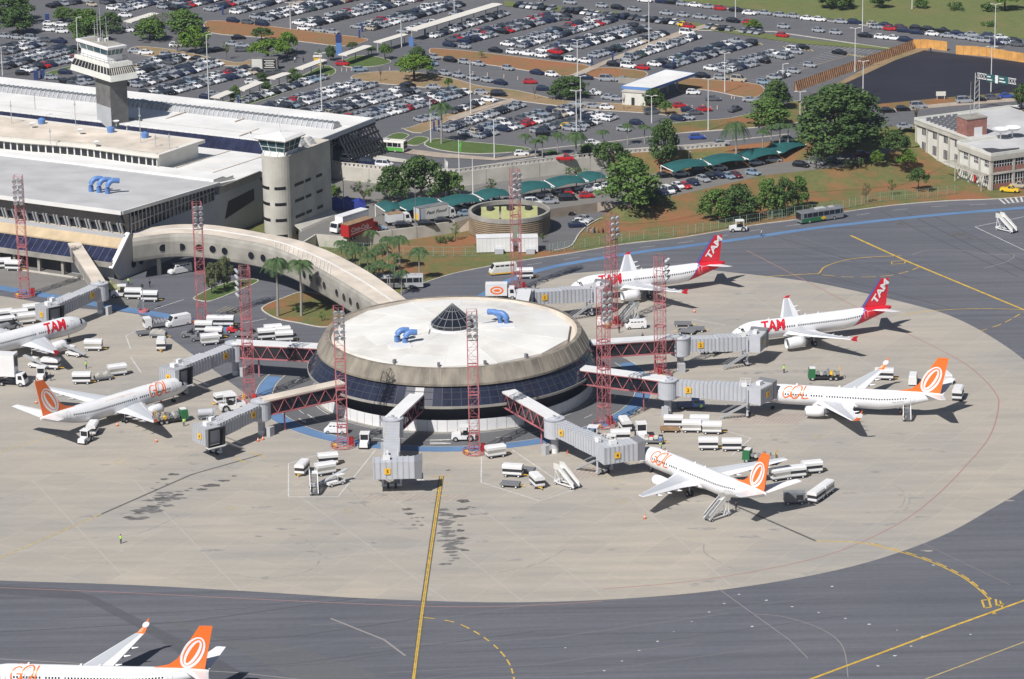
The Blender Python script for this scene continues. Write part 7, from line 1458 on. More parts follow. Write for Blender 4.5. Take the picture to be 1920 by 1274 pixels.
# ================= people ==========================================================================
def make_person(top, legs, walk=.25):
    r0 = bpy.data.meshes.new('person'); bm = bmesh.new()
    J = [((0, 0, .95), .15), ((0, 0, 1.2), .14), ((0, 0, 1.42), .16), ((0, 0, 1.54), .06), ((0, .01, 1.70), .105), ((.1, walk * .3, .5), .075), ((.11, walk, .08), .055), ((.11, walk + .14, .04), .04), ((-.1, -walk * .1, .5), .075), ((-.11, -walk, .08), .055), ((-.11, -walk + .14, .04), .04), ((.21, 0, 1.40), .055), ((.26, -walk * .4, 1.14), .045), ((.27, -walk * .2, .88), .04), ((-.21, 0, 1.40), .055), ((-.26, walk * .4, 1.14), .045), ((-.27, walk * .6, .9), .04), ((.09, 0, .9), .09), ((-.09, 0, .9), .09)]
    E_ = [(0, 1), (1, 2), (2, 3), (3, 4), (0, 17), (17, 5), (5, 6), (6, 7), (0, 18), (18, 8), (8, 9), (9, 10), (2, 11), (11, 12), (12, 13), (2, 14), (14, 15), (15, 16)]
    vs_ = [bm.verts.new(j[0]) for j in J]; [bm.edges.new((vs_[a], vs_[c])) for a, c in E_]; bm.to_mesh(r0); bm.free()
    o = bpy.data.objects.new('person', r0); C.objects.link(o); md = o.modifiers.new('skin', 'SKIN'); sv = r0.skin_vertices[0].data
    for i, j in enumerate(J): sv[i].radius = (j[1], j[1])
    sv[0].use_root = True; o.modifiers.new('sub', 'SUBSURF').levels = 1
    dg = bpy.context.evaluated_depsgraph_get(); me = bpy.data.meshes.new_from_object(o.evaluated_get(dg)); bpy.data.objects.remove(o)
    me.name = 'person'
    for t in ('skin', top, legs): me.materials.append(MT[t])
    for p in me.polygons:
        c = p.center; p.material_index = 2 if c.z < .96 and abs(c.x) < .22 else (1 if .9 < c.z < 1.5 else 0); p.use_smooth = True
    o = bpy.data.objects.new('person', me); C.objects.link(o); o.location = (0, 0, -500); tag(o, 'x', 'person')
    ORG[o.name] = V((0, 0, 0)); b = MB(); b.rev([(.11, 1.72), (.115, 1.78), (.08, 1.85), (.01, 1.87)], (0, 0), 10); b.build('hair', 'hair', o)
    return Kind(o)
PV, PW, PD = make_person('hivis', 'navy', .1), make_person('shirt', 'navy'), make_person('navy', 'navy', .12)
for px, py, z, K_, a, l in [(227, 1020, 0, PV, 20, 'person in a lime vest standing alone on the open apron'), (1428, 444, 0, PW, 80, 'person in white shirt walking beside the blue stripe'), (1004, 543, 0, PD, 10, 'person in dark clothes behind the far tunnel roof'), (1161, 625, 0, PD, 40, 'person in dark clothes between mast and minibus'), (281, 539, 0, PD, 60, 'person in dark clothes at the garden corner of the end wall'), (241, 535, 0, PV, 0, 'person in work vest beside the end wall portholes'), (1588, 285, MID, PD, 10, 'person in dark clothes crossing the car park under the huge tree'), (162, 692, 0, PV, 30, 'person in a lime vest under the red-lettered airliner wing'), (1745, 100, HI, PD, 0, 'person in dark clothes at the gap in the ochre hoarding'), (553, 118, HI, PW, 0, 'person in white shirt left of the yellow kiosk'), (557, 102, HI, PW, 20, 'second person in white shirt in the approach road'), (569, 118, HI, PD, 0, 'person in dark clothes near the yellow kiosk'), (1315, 772, 0, PV, 0, 'person in a lime vest beside the dark blue pickup'), (345, 800, 0, PV, 0, 'person in a lime vest behind the left green fuel truck'), (1380, 958, 0, PD, 30, 'person in dark clothes at the foot of the free stairs'), (1240, 845, 0, PV, 80, 'person in a lime vest behind the suitcase dolly'), (1688, 770, 0, PV, 0, 'person in a lime vest left of the rear door stairs'), (1470, 700, 0, PV, 10, 'person in a lime vest beyond the right docked nose'), (95, 715, 0, PD, 0, 'person in dark clothes beside the catering truck'), (1205, 640, 0, PD, 0, 'person in dark clothes below the parked minibus')]: K_.put(at(px, py, z), RD(a), l, None)
p = U(596, 121, HI); r = root('kiosk', (p.x, p.y, HI), 'yellow ticket kiosk at the end of the walkway roof', 'kiosk'); b = MB(); b.box(0, 0, 0, 2.2, 1.8, 2.3); b.build('wall', 'yellow', r); b = MB(); b.box(0, 0, 2.3, 2.6, 2.2, .2); b.build('roof', 'roof_cream', r)
p = U(1130, 436); r = root('scrap_pile', (p.x, p.y, .0), 'heap of rusty drums and poles at the yard edge', 'scrap pile'); rs = random.Random(9)
for i in range(14): b = MB(); x, y = rs.uniform(-4, 4), rs.uniform(-.9, .9); b.rev([(.35, .02), (.35, .6 + rs.random() * .8), (.05, .7 + rs.random() * .8)], (x, y), 9); b.build('drum', rs.choice(['rust', 'brick', 'tin', 'dark', 'wood']), r)
p = U(640, 392, MID); r = root('tarpaulin_stack', (p.x, p.y, MID), 'blue tarpaulin covered stacks beside the stair tower', 'tarpaulin'); b = MB(); b.loft([[(x, -1.5, 0), (x, -1.2, 2.2 * k), (x, .2, 2.7 * k), (x, 1.4, 2.0 * k), (x, 1.6, 0)] for x, k in ((-6, .7), (-4.5, 1.1), (-3, .8), (-1.5, 1.15), (0, .85), (1.5, 1.2), (3, .8), (4.5, 1.0), (6, .6))]); M('blue_tarp', (.015, .03, .22), .6); b.build('cover', 'blue_tarp', r)
# ================= trees and palms ======================================================
def leaf_cloud(rs, clumps, per, size, squash=.85):
    vs, fs = [], []
    for (c, r) in clumps:
        for _ in range(per):
            d = V((rs.gauss(0, 1), rs.gauss(0, 1), rs.gauss(0, 1)))
            if d.length < .01: continue
            d.normalize(); p = c + V((d.x, d.y, d.z * squash)) * r * (rs.random() ** .35)
            n = (d + V((rs.gauss(0, .55), rs.gauss(0, .55), rs.gauss(0, .55) + .35))).normalized(); t = n.cross(V((rs.random() - .5, rs.random() - .5, rs.random() - .5))).normalized(); u = n.cross(t)
            s = size * rs.uniform(.6, 1.25); i = len(vs)
            vs += [p - t * s * .5, p + u * s * .32, p + t * s * .5, p - u * s * .32]; fs.append((i, i + 1, i + 2, i + 3))
    return vs, fs
def tree_proto(kind, leaf, seed):
    rs = random.Random(seed); Rr, Hh = 5.0, 9.0; cl = []; r = root('tree', (0, 0, -500), 'x', 'tree')
    tk = MB(); th = {'dome': 2.6, 'round': 2.4, 'oval': 2.6, 'umbrella': 4.6, 'sparse': 3.0, 'bare': 3.6, 'huge': 1.6}[kind]
    tk.tube([(0, 0, -.2), (.08, .05, th * .5), (0, .1, th)], [.34, .27, .22], 8)
    N = {'dome': 64, 'round': 60, 'oval': 60, 'umbrella': 52, 'sparse': 24, 'bare': 3, 'huge': 190}[kind]
    lobes = [(rs.uniform(0, 6.28), rs.uniform(.72, 1.08)) for _ in range(7)]
    for i in range(N):
        a = rs.uniform(0, 6.28); lob = 1.0
        for la, lv in lobes:
            dd = abs((a - la + math.pi) % (2 * math.pi) - math.pi)
            if dd < .55: lob = lv
        rho = math.sqrt(rs.random()); zz = rs.random()
        if kind in ('dome', 'huge'): rmax = Rr * lob * .86 * math.sqrt(max(.03, 1 - zz ** 2.2)); z = (2.2 if kind == 'dome' else 1.2) + zz * (Hh - (3.2 if kind == 'dome' else 2.0))
        elif kind == 'round': rmax = Rr * lob * .84 * math.sqrt(max(.05, 1 - (2 * zz - .85) ** 2 * .9)); z = 2.4 + zz * (Hh - 3.4)
        elif kind == 'oval': rmax = Rr * lob * .84 * (math.sin(math.pi * min(1, .12 + zz * .82)) ** .7); z = 2.2 + zz * (Hh - 3.0)
        elif kind == 'umbrella': rmax = Rr * lob * .9 * math.sqrt(max(.05, 1 - zz ** 2)); z = 4.6 + zz * (Hh - 5.4)
        else: rmax = Rr * .85 * lob * math.sqrt(max(.05, 1 - (2 * zz - .9) ** 2)); z = 3.4 + zz * (Hh - 4.0)
        rr = rmax * (.45 + .55 * rho if rs.random() < .75 else rho); c = V((rr * math.cos(a), rr * math.sin(a), z)); cl.append((c, rs.uniform(.75, 1.35) * (.8 if kind in ('sparse', 'huge') else 1)))
        if i % {'huge': 9, 'bare': 1, 'sparse': 2}.get(kind, 5) == 0: tk.tube([(0, .08, th * .85), V((0, 0, th)).lerp(c, .5) + V((0, 0, .3)), c], [.15, .09, .03], 5)
    if kind == 'bare':
        for _ in range(9): a = rs.uniform(0, 6.28); e = V((2.6 * math.cos(a), 2.6 * math.sin(a), rs.uniform(5.5, 8.8))); tk.tube([(0, .08, th * .9), V((0, 0, th + 1)).lerp(e, .45), e], [.2, .12, .05], 5)
    tk.build('trunk', 'bark', r)
    per, size = {'huge': (62, .40), 'sparse': (22, .55), 'bare': (10, .45)}.get(kind, (54, .60))
    vs, fs = leaf_cloud(rs, cl, per, size); b = MB(); b.add(vs, fs)
    b.build('crown', leaf, r); return Kind(r)
TP = {}
def tree(bx, by, ty, hw, kind, leaf, label, z=HI, group=None):
    key = (kind, leaf, (int(bx) + int(by)) % (1 if kind == 'huge' else 2)); TP.setdefault(key, None)
    if TP[key] is None: TP[key] = tree_proto(kind, leaf, len(TP) * 7 + 3)
    p = U(bx, by, z); h = max(2.0, hgt(bx, by, ty, z)); d = p.y * cp - (z - CH) * sp; Rw = hw * d / FP * (1.3 if kind == 'huge' else 1.2)
    TP[key].put(p, (bx * 1.7 + by) % 6.28, label, group or 'broadleaf trees', (Rw / 5, Rw / 5, h / 9), 'tree')
D_, M_, B_, Q_ = 'leaf_dark', 'leaf_mid', 'leaf_bright', 'leaf_pale'
for a in [(20, 42, -14, 46, 'round', D_, 'tall dark tree cropped by the top left corner'), (34, 64, 9, 33, 'dome', D_, 'dark tree casting shade in the top left corner'), (120, 40, 12, 20, 'round', M_, 'small bright tree beyond the upper left car rows'), (158, 42, 14, 26, 'round', M_, 'rear tree directly behind the control tower'), (162, 80, 24, 35, 'dome', M_, 'tree just left of the control tower aerials'), (207, 62, 21, 25, 'dome', D_, 'dark tree just right of the control tower aerials'),
          (282, 76, 31, 32, 'dome', M_, 'tree left in the group beside the earth strip'), (303, 55, 24, 24, 'sparse', Q_, 'pale thin tree between two green ones by the earth strip'), (345, 60, 16, 38, 'dome', M_, 'broad tree rear in the group by the earth strip'), (367, 100, 46, 29, 'round', B_, 'bright tree front in the group beside the lamp post'), (333, 98, 72, 12, 'sparse', Q_, 'brownish shrub tree left of the bright one'), (425, 112, 74, 8, 'sparse', M_, 'slim young tree on the dry strip'), (491, 78, 51, 20, 'umbrella', D_, 'dark small tree standing on the red earth strip'),
          (502, 114, 74, 37, 'umbrella', B_, 'bright spreading tree above the notice stand'), (540, 104, 60, 22, 'umbrella', B_, 'bright tree leaning right behind the notice stand'), (440, 192, 158, 11, 'round', M_, 'small tree at the lowest walkway roof'), (492, 152, 134, 12, 'dome', D_, 'small dark tree behind the walkway roofs'), (498, 172, 150, 10, 'round', M_, 'small tree in front of the walkway roofs'), (551, 154, 127, 14, 'dome', M_, 'round small tree between two walkway roofs'), (598, 116, 92, 8, 'sparse', M_, 'thin small tree left of the kiosk lawn'), (620, 114, 84, 11, 'round', D_, 'dark small tree beside the blue pylon sign'),
          (661, 94, 79, 11, 'umbrella', D_, 'small tree at the end of the red earth strip'), (697, 104, 86, 9, 'umbrella', M_, 'left small tree on the oval lawn'), (722, 112, 82, 13, 'umbrella', M_, 'right small tree on the oval lawn'), (714, 153, 124, 7, 'bare', Q_, 'leafless small tree on the dry island'), (786, 128, 86, 20, 'dome', D_, 'olive tree behind the bright round tree'), (777, 152, 103, 36, 'umbrella', B_, 'bright round tree on the dry island beside dark parked cars'), (842, 167, 146, 9, 'umbrella', M_, 'tiny umbrella tree right of the bright round tree'), (1003, 187, 160, 7, 'bare', B_, 'forked leafless tree left of the dome tree'),
          (1062, 184, 142, 39, 'dome', D_, 'dark dome tree on the dry island'), (1170, 206, 174, 7, 'bare', Q_, 'bare tree in front of the guard booth'), (1228, 200, 164, 22, 'dome', D_, 'dark tree at the guard house corner'), (1249, 216, 190, 15, 'umbrella', M_, 'small flat tree right of the guard house'), (1206, 206, 194, 5, 'sparse', M_, 'tiny sapling before the guard booth'), (903, 110, 95, 9, 'sparse', B_, 'small bush on the red earth strip'), (1412, 54, 36, 16, 'dome', B_, 'bright small tree on the verge between road and car park'), (1568, 16, -30, 36, 'dome', D_, 'tree cropped by the top edge, casting a wide shadow'), (1650, 16, -20, 18, 'round', D_, 'slim tree pair on the far meadow'), (1727, 16, -8, 14, 'dome', M_, 'small round tree on the far meadow'), (1884, 20, -22, 28, 'umbrella', B_, 'bright tree at the top right on the meadow'),
          (1455, 205, 146, 30, 'dome', D_, 'rear tree left of the huge tree'), (1441, 238, 180, 42, 'dome', M_, 'front tree left of the huge tree'), (1573, 274, 157, 88, 'huge', D_, 'huge spreading dark tree between car park and road'), (1678, 283, 243, 31, 'dome', D_, 'dark tree left of the office building'), (1915, 205, 155, 17, 'round', D_, 'dark tree cropped at the right edge under the sign truss'), (1717, 240, 192, 14, 'bare', Q_, 'thin bare tree on the road verge behind the office')]: tree(*a)
for a in [(1183, 388, 291, 57, 'dome', M_, 'spreading green tree at the end of the left teal canopies'), (1143, 320, 265, 34, 'umbrella', D_, 'dark flat tree behind the spreading tree'), (1106, 312, 266, 24, 'dome', D_, 'dark tree on the bank beside the palms'), (1035, 312, 283, 27, 'umbrella', M_, 'tree in front of the red pickup on the road'), (1246, 322, 222, 32, 'oval', D_, 'tall oval dark tree beside the right teal canopies'), (735, 377, 308, 32, 'dome', D_, 'left tree of the dark clump before the retaining wall'), (790, 375, 289, 48, 'dome', D_, 'tallest tree of the dark clump before the retaining wall'), (842, 370, 318, 30, 'dome', M_, 'right tree of the dark clump, beside the flagpoles'), (682, 385, 336, 26, 'sparse', M_, 'thin layered tree right of the stair tower'), (920, 362, 335, 17, 'sparse', D_, 'low shrub tree in front of the retaining wall'), (1080, 330, 318, 26, 'sparse', M_, 'low bushes behind the teal canopies'), (722, 398, 374, 16, 'sparse', D_, 'dark shrub behind the leftmost teal canopy'), (625, 375, 345, 14, 'round', B_, 'bright bush beside the stair tower shade'),
          (1530, 318, 278, 18, 'sparse', M_, 'small thin tree in front of the silver car'), (1552, 312, 280, 14, 'sparse', Q_, 'pale thin tree in front of the dark green car'), (1645, 308, 281, 13, 'round', B_, 'yellow green bush at the car park corner'), (1612, 314, 296, 11, 'sparse', M_, 'left shrub on the bank edge by the dark red car'), (1590, 318, 298, 9, 'sparse', M_, 'small shrub on the bank edge under the crossing person'), (1700, 312, 278, 19, 'dome', B_, 'bright round tree before the office pergola'), (1460, 268, 250, 30, 'sparse', M_, 'row of thin bushes along the road fence')]: tree(*a, z=MID)
for a in [(1345, 412, 352, 36, 'dome', M_, 'leftmost tree of the dark row on the red bank'), (1388, 412, 342, 36, 'dome', D_, 'second tree of the dark row on the red bank'), (1442, 405, 332, 30, 'dome', M_, 'third tree of the dark row on the red bank'), (1468, 398, 330, 22, 'dome', D_, 'rear tree in the dark row on the red bank'), (1497, 390, 327, 22, 'dome', M_, 'right single-stemmed tree of the row on the bank'), (1722, 358, 315, 21, 'umbrella', D_, 'small umbrella tree between fence and office'), (1623, 380, 342, 10, 'sparse', Q_, 'thin pale sapling on the red bank'), (1672, 366, 335, 10, 'sparse', M_, 'thin green sapling near the green mesh fence'), (397, 552, 490, 16, 'round', Q_, 'left olive tree on the small median under the concourse'), (421, 543, 478, 17, 'round', Q_, 'right olive tree on the small median under the concourse'), (854, 450, 418, 10, 'sparse', B_, 'small yellow green tree by the truck yard wall'), (1018, 455, 436, 7, 'sparse', M_, 'thin shrub at the right of the louvred building'), (604, 602, 584, 9, 'sparse', B_, 'bright bush on the garden bed beside the mast')]: tree(*a, z=.1)
def shrub_proto(leaf, seed):
    rs = random.Random(seed); r = root('shrub', (0, 0, -500), 'x', 'shrub'); b = MB(); cl = [(V((rs.uniform(-.9, .9), rs.uniform(-.9, .9), rs.uniform(.2, .9))), rs.uniform(.4, .6)) for _ in range(12)]; vs, fs = leaf_cloud(rs, cl, 34, .3); b.add(vs, fs); b.build('foliage', leaf, r); b = MB()
    for c, _ in cl[:5]: b.tube([(0, 0, -.1), c], [.05, .02], 5)
    b.build('stem', 'bark', r); return Kind(r)
SH = shrub_proto(D_, 1); SHB = shrub_proto(M_, 2)
for px, py, z, K_, s, l in [(1231, 380, MID, SH, 2.4, 'right clipped bush at the corner of the bank'), (1203, 385, MID, SHB, 1.9, 'left clipped bush at the corner of the bank'), (1189, 392, 1.5, SHB, 1.0, 'tiny bush below the spreading tree'), (827, 455, .1, SH, 1.1, 'small dark shrub on the lawn'), (843, 452, .1, SH, .9, 'smaller dark shrub on the lawn'), (905, 466, .1, SHB, 1.3, 'green shrub at the foot of the louvred building'), (560, 584, .1, SH, 1.2, 'round shrub at the palm foot on the garden bed'), (1793, 20, HI, SH, 2.0, 'grey bush on the far meadow'), (1855, 22, HI, SH, 2.2, 'grey bush nearest the far lamp post'), (1853, 50, HI, SHB, 1.6, 'low bush on the meadow by the roadside')]: K_.put(at(px, py, z), px % 6, l, 'low shrubs', s)
def palm_proto(seed, nf=17, droop=1.0, h=8.0, fl=3.5):
    rs = random.Random(seed); r = root('palm_tree', (0, 0, -500), 'x', 'palm tree'); b = MB(); b.tube([(0, 0, -.2), (.1, 0, h * .5), (0, .1, h)], [.24, .17, .14], 8); b.build('trunk', 'concrete', r); b = MB(); b.tube([(0, .1, h - .1), (0, .1, h + .8)], [.15, .07], 7); b.build('crownshaft', 'leaf_mid', r)
    for k in range(nf):
        a = 6.283 * k / nf * 2.4 + rs.uniform(-.2, .2); el = rs.uniform(.1, 1.15); L = fl * rs.uniform(.85, 1.1); pts = []; d = V((math.cos(a), math.sin(a), 0)); sd = V((-d.y, d.x, 0)); b = MB()
        for i in range(9): t = i / 8; pts.append(V((0, .1, h + .5)) + d * (L * t * math.cos(el * (1 - t * .3)) * (1 - .18 * t)) + V((0, 0, L * (math.sin(el) * t - droop * (.55 + .2 * el) * t * t * 1.35))))
        for p, q in zip(pts, pts[1:]): b.beam(p, q, .05)
        for i in range(1, 9):
            for j in (0, .5):
                p = pts[i - 1].lerp(pts[i], j); ll = 1.0 * math.sin(math.pi * min(.95, (i + j) / 9.2)) + .15; dr = (pts[i] - pts[i - 1]).normalized()
                for sg in (-1, 1): e = p + sd * sg * ll * .75 + dr * ll * .45 - V((0, 0, ll * .55 * droop)); b.quad(p - dr * .10, p + dr * .13, e)
        b.build('frond', 'palm_leaf', r)
    return Kind(r)
PK = [palm_proto(1), palm_proto(2, 19, 1.15), palm_proto(3, 15, .9)]
def palm(bx, by, ty, l, z=.1, k=None):
    p = U(bx, by, z); h = hgt(bx, by, ty, z); s = h / 8.9; PK[(bx + by) % 3 if k is None else k].put(p, bx % 6.28, l, 'feathery palms', (max(.8, min(1.4, s * 1.2)),) * 2 + (s,))
for a in [(521, 593, 487, 'left palm on the garden bed before the concourse'), (565, 592, 492, 'right palm on the garden bed before the concourse'), (787, 525, 466, 'lone palm on the lawn near the service road'), (750, 505, 444, 'tall palm right in the clump behind the concourse'), (727, 498, 445, 'second tall palm in the clump behind the concourse'), (696, 482, 434, 'rear palm below the truck yard wall'), (640, 495, 452, 'leftmost palm peeking over the concourse roof'), (662, 505, 456, 'second palm peeking over the concourse roof'), (690, 525, 476, 'front palm in the middle of the clump'), (712, 540, 490, 'low palm over the concourse roof edge'), (732, 545, 497, 'palm in front of the hidden grey bus'), (753, 552, 508, 'small palm right of the hidden grey bus'), (676, 512, 462, 'palm in the thick of the clump'), (650, 510, 462, 'short palm low behind the concourse roof'), (668, 522, 470, 'leaning palm left of the front palm'), (705, 520, 468, 'palm between the front palm and the rear palms'), (740, 525, 478, 'palm right of centre in the clump'), (718, 512, 460, 'slender palm in the back of the clump'), (696, 545, 500, 'lowest palm at the concourse roof edge')]: palm(*a)
for a in [(985, 292, 253, 'leftmost palm on the road verge'), (1004, 296, 262, 'second palm on the road verge'), (1017, 296, 256, 'third palm on the road verge'), (1046, 290, 249, 'palm standing before the yellow car'), (1080, 322, 250, 'tallest palm on the bank above the teal canopies'), (828, 270, 195, 'lone tall palm at the car park footpath'), (1177, 272, 233, 'left palm of the pair before the tall oval tree'), (1209, 270, 235, 'right palm of the pair before the tall oval tree'), (1130, 275, 245, 'palm beside the parked cars on the verge'), (1446, 272, 238, 'first slim palm by the folded canopy'), (1462, 270, 232, 'second slim palm by the folded canopy'), (1478, 268, 234, 'third slim palm by the folded canopy'), (1430, 278, 244, 'slim palm left of the three by the folded canopy')]: palm(*a, z=HI if a[0] not in (1080,) else MID)
PBIG = palm_proto(8, 13, 1.5, 8.0, 3.6); p = U(1380, 312, MID); s = hgt(1380, 312, 226, MID) / 9.2; PBIG.put(p, 1.0, 'giant palm with few arching fronds by the right canopies', 'feathery palms', (1.5, 1.5, s))
# ================= cars ==================================================================
CARCOL = {'silver': (.42, .44, .475), 'white': (.72, .72, .73), 'black': (.012, .012, .014), 'dark blue': (.018, .028, .075), 'grey': (.13, .135, .15), 'red': (.42, .012, .016), 'beige': (.42, .37, .29), 'pale blue': (.30, .40, .50), 'dark green': (.02, .05, .035), 'yellow': (.72, .48, .02), 'teal': (.04, .26, .28), 'maroon': (.11, .012, .018), 'blue': (.03, .07, .32)}
for k, c in CARCOL.items(): M('car_' + k.replace(' ', '_'), c, .25, .35 if k in ('silver', 'grey', 'black', 'dark blue', 'pale blue') else 0, spec=.55)
WTS = [('silver', 39), ('black', 16), ('white', 18), ('dark blue', 9), ('grey', 9), ('red', 3), ('beige', 2), ('pale blue', 2), ('dark green', 1), ('maroon', 1)]
# style: length, width, height, (hood end, screen top, roof end, rear glass base) as x from the rear, belt height
STY = {'hatchback': (3.85, 1.66, 1.46, .98, [2.80, 2.15, .45, .08]), 'saloon': (4.35, 1.70, 1.43, .95, [3.15, 2.45, 1.10, .55]), 'estate car': (4.3, 1.72, 1.50, .97, [3.15, 2.45, .45, .10]), 'pickup': (4.7, 1.75, 1.62, 1.02, [3.55, 2.95, 2.05, 1.85]), 'minivan': (4.5, 1.8, 1.85, 1.1, [3.75, 2.95, .3, .06])}
def car_geo(style):
    L, Wd, Hh, bl, (a, t, r_, g) = STY[style]; h = L / 2; hw = Wd / 2; X = lambda x: x - h
    body = MB(); sec = [(0, .42, bl - .12, .92), (.08, .28, bl - .02, .97), (g, .24, bl, 1.0), (a, .24, bl, 1.0), (L - .35, .26, bl - .17, .97), (L - .05, .32, bl - .32, .9), (L, .4, bl - .42, .84)]
    body.loft([[(X(x), -hw * k, zl), (X(x), -hw * k, zl + (zh - zl) * .6), (X(x), -hw * k * .93, zh), (X(x), hw * k * .93, zh), (X(x), hw * k, zl + (zh - zl) * .6), (X(x), hw * k, zl)] for x, zl, zh, k in sec])
    body.loft([[(X(x), -hw * .74, Hh - .015 + o), (X(x), hw * .74, Hh - .015 + o)] for x, o in ((r_, -.02), ((r_ + t) / 2, .03), (t, -.03))], 0, False, False)
    for sd in (-1, 1):
        for (x0, x1) in ((g + .02, r_ + .02), (a - .05, t)): body.quad((X(x0) - .05, sd * (hw * .93 + .012), bl), (X(x0) + .08, sd * (hw * .93 + .012), bl), (X(x1) + .08, sd * (hw * .72 + .012), Hh - .03), (X(x1) - .05, sd * (hw * .72 + .012), Hh - .03))
        xm = (a + r_) / 2; body.quad((X(xm) - .05, sd * (hw * .93 + .012), bl), (X(xm) + .05, sd * (hw * .93 + .012), bl), (X(xm) + .05, sd * (hw * .72 + .012), Hh - .03), (X(xm) - .05, sd * (hw * .72 + .012), Hh - .03))
    gl = MB(); q = lambda x, w_, z: [(X(x), -hw * w_, z), (X(x), hw * w_, z)]
    lo = [(X(g), -hw * .92, bl - .01), (X(a), -hw * .92, bl - .01), (X(a), hw * .92, bl - .01), (X(g), hw * .92, bl - .01)]; hi = [(X(r_), -hw * .71, Hh - .04), (X(t), -hw * .71, Hh - .04), (X(t), hw * .71, Hh - .04), (X(r_), hw * .71, Hh - .04)]
    gl.loft([lo, hi], 0, True); wh = []
    for x in (.72, L - .78):
        for sd in (-1, 1):
            m = MB(); m.rev([(.02, .11), (.30, .11), (.31, -.08), (.1, -.08)], (0, 0), 10); m.v = [(X(x) + v[0], sd * (hw - .09) + v[2] * sd, .31 + v[1]) for v in m.v]; wh.append(m)
    li = MB()
    for sd in (-1, 1): li.box(X(L) - .1, sd * hw * .66, bl - .42, .12, .34, .16)
    return body, gl, wh, li
GEO = {s: car_geo(s) for s in STY}; CK = {}
def car_kind(style, col):
    if (style, col) not in CK:
        r = root('parked_car', (0, 0, -500), 'x', 'car'); bo, gl, wh, li = GEO[style]; m = 'car_' + col.replace(' ', '_')
        bo.build('body', m, r); gl.build('windows', 'car_glass', r); [x.build('wheel', 'rubber', r) for x in wh]; li.build('headlights', 'white', r); CK[(style, col)] = Kind(r)
    return CK[(style, col)]
rs = random.Random(21)
def pickc():
    t = rs.uniform(0, 100); s = 0
    for c, w_ in WTS:
        s += w_
        if t < s: return c
    return 'silver'
def picks(): return rs.choices(list(STY), [44, 28, 15, 6, 7])[0]
CARS = []   # (pos, heading, style, colour, phrase)
def row(x0, y0, x1, y1, kind, phrase, z=HI, fill=.96, sp_=2.45, ang=0, cols=None):
    a, c = U(x0, y0, z), U(x1, y1, z); d = c - a; L = d.length; d.normalize(); s = V((-d.y, d.x, 0)); n = int(L / sp_) + 1
    for i in range(n):
        for sd in ((-1, 1) if kind == 'd' else (0,)):
            if rs.random() > fill: continue
            o = a + d * (i * sp_ + rs.uniform(-.1, .1)) + s * (sd * 2.5 + rs.uniform(-.15, .15)); hd = math.atan2(s.y, s.x) + RD(ang) + (math.pi if rs.random() < .75 else 0) + rs.gauss(0, .015)
            if kind == 'p': hd = math.atan2(d.y, d.x) + (math.pi if ang else 0) + rs.gauss(0, .02)
            CARS.append((o, hd, picks(), pickc(), phrase))
def one(px, py, a, style, col, phrase, z=HI, ang=None):
    CARS.append((U(px, py, z), RD(a) if ang is None else ang, style, col, phrase))
# far side of the landside plateau
row(972, 13, 1278, 47, 's', 'in the row along the far verge'); row(1330, 54, 1427, 65, 's', 'in the short row under the verge tree'); row(1010, 1, 1600, 68, 'p', 'queued along the near side of the far road', fill=.8, sp_=5.9)
for px, py, l in [(1280, 11, 0), (1303, 13, 0), (1328, 16, 0), (1350, 19, 0), (1380, 22, 0), (1405, 28, 0), (1434, 28, 0), (1464, 32, 0), (1489, 34, 0), (1514, 38, 0), (1537, 40, 0), (1577, 44, 0), (1602, 45, 0), (1210, 4, 0), (1240, 6, 0), (1262, 8, 0)]: one(px, py, -28, picks(), pickc(), 'along the far side of the far road')
for i in range(11): one(1634 + i * 27 + rs.uniform(-4, 4), 47 + i * 3.2 + rs.uniform(-2, 2), -25, picks(), pickc(), 'in the crowd beside the far meadow'); one(1640 + i * 27 + rs.uniform(-4, 4), 54 + i * 3.3, -25, picks(), pickc(), 'in the crowd beside the far meadow')
for px, py in [(1622, 70), (1652, 73), (1676, 75), (1698, 78), (1842, 79), (1870, 84), (1890, 82), (1855, 70)]: one(px, py, -28, picks(), pickc(), 'on the far road behind the ochre hoarding')
row(222, 20, 330, -8, 'd', 'in the upper left rows'); row(316, 18, 430, -8, 'd', 'in the upper left rows'); row(95, 14, 165, 4, 's', 'in the upper left rows', fill=.7); row(160, 14, 240, 0, 's', 'in the upper left rows', fill=.7)
row(394, 21, 500, -8, 's', 'in the upper left rows'); row(442, 26, 560, -6, 's', 'in the upper left rows'); row(490, 37, 680, -8, 'd', 'in the upper middle rows'); row(572, 48, 770, 0, 'd', 'in the upper middle rows'); row(682, 55, 850, 10, 'd', 'in the upper middle rows')
row(410, 39, 548, 55, 'p', 'along the earth strip', fill=.8, sp_=5.6); row(570, 57, 632, 64, 'p', 'along the earth strip', sp_=5.4); row(810, 71, 952, 26, 's', 'in the row beside the long walkway'); row(757, 62, 890, 18, 's', 'in the row behind the long walkway', fill=.45)
row(860, 79, 1050, 31, 'd', 'in the upper middle rows'); row(965, 88, 1136, 38, 'd', 'in the upper right rows'); row(1030, 99, 1203, 54, 'd', 'in the upper right rows'); row(1115, 108, 1248, 65, 's', 'in the row left of the brick path'); row(1175, 114, 1310, 70, 's', 'in the row right of the brick path')
row(1240, 126, 1396, 82, 'd', 'in the upper right rows'); row(1345, 134, 1470, 104, 'd', 'in the thinning right-hand rows', fill=.85); row(1452, 149, 1490, 137, 's', 'in the emptying car park', fill=.9)
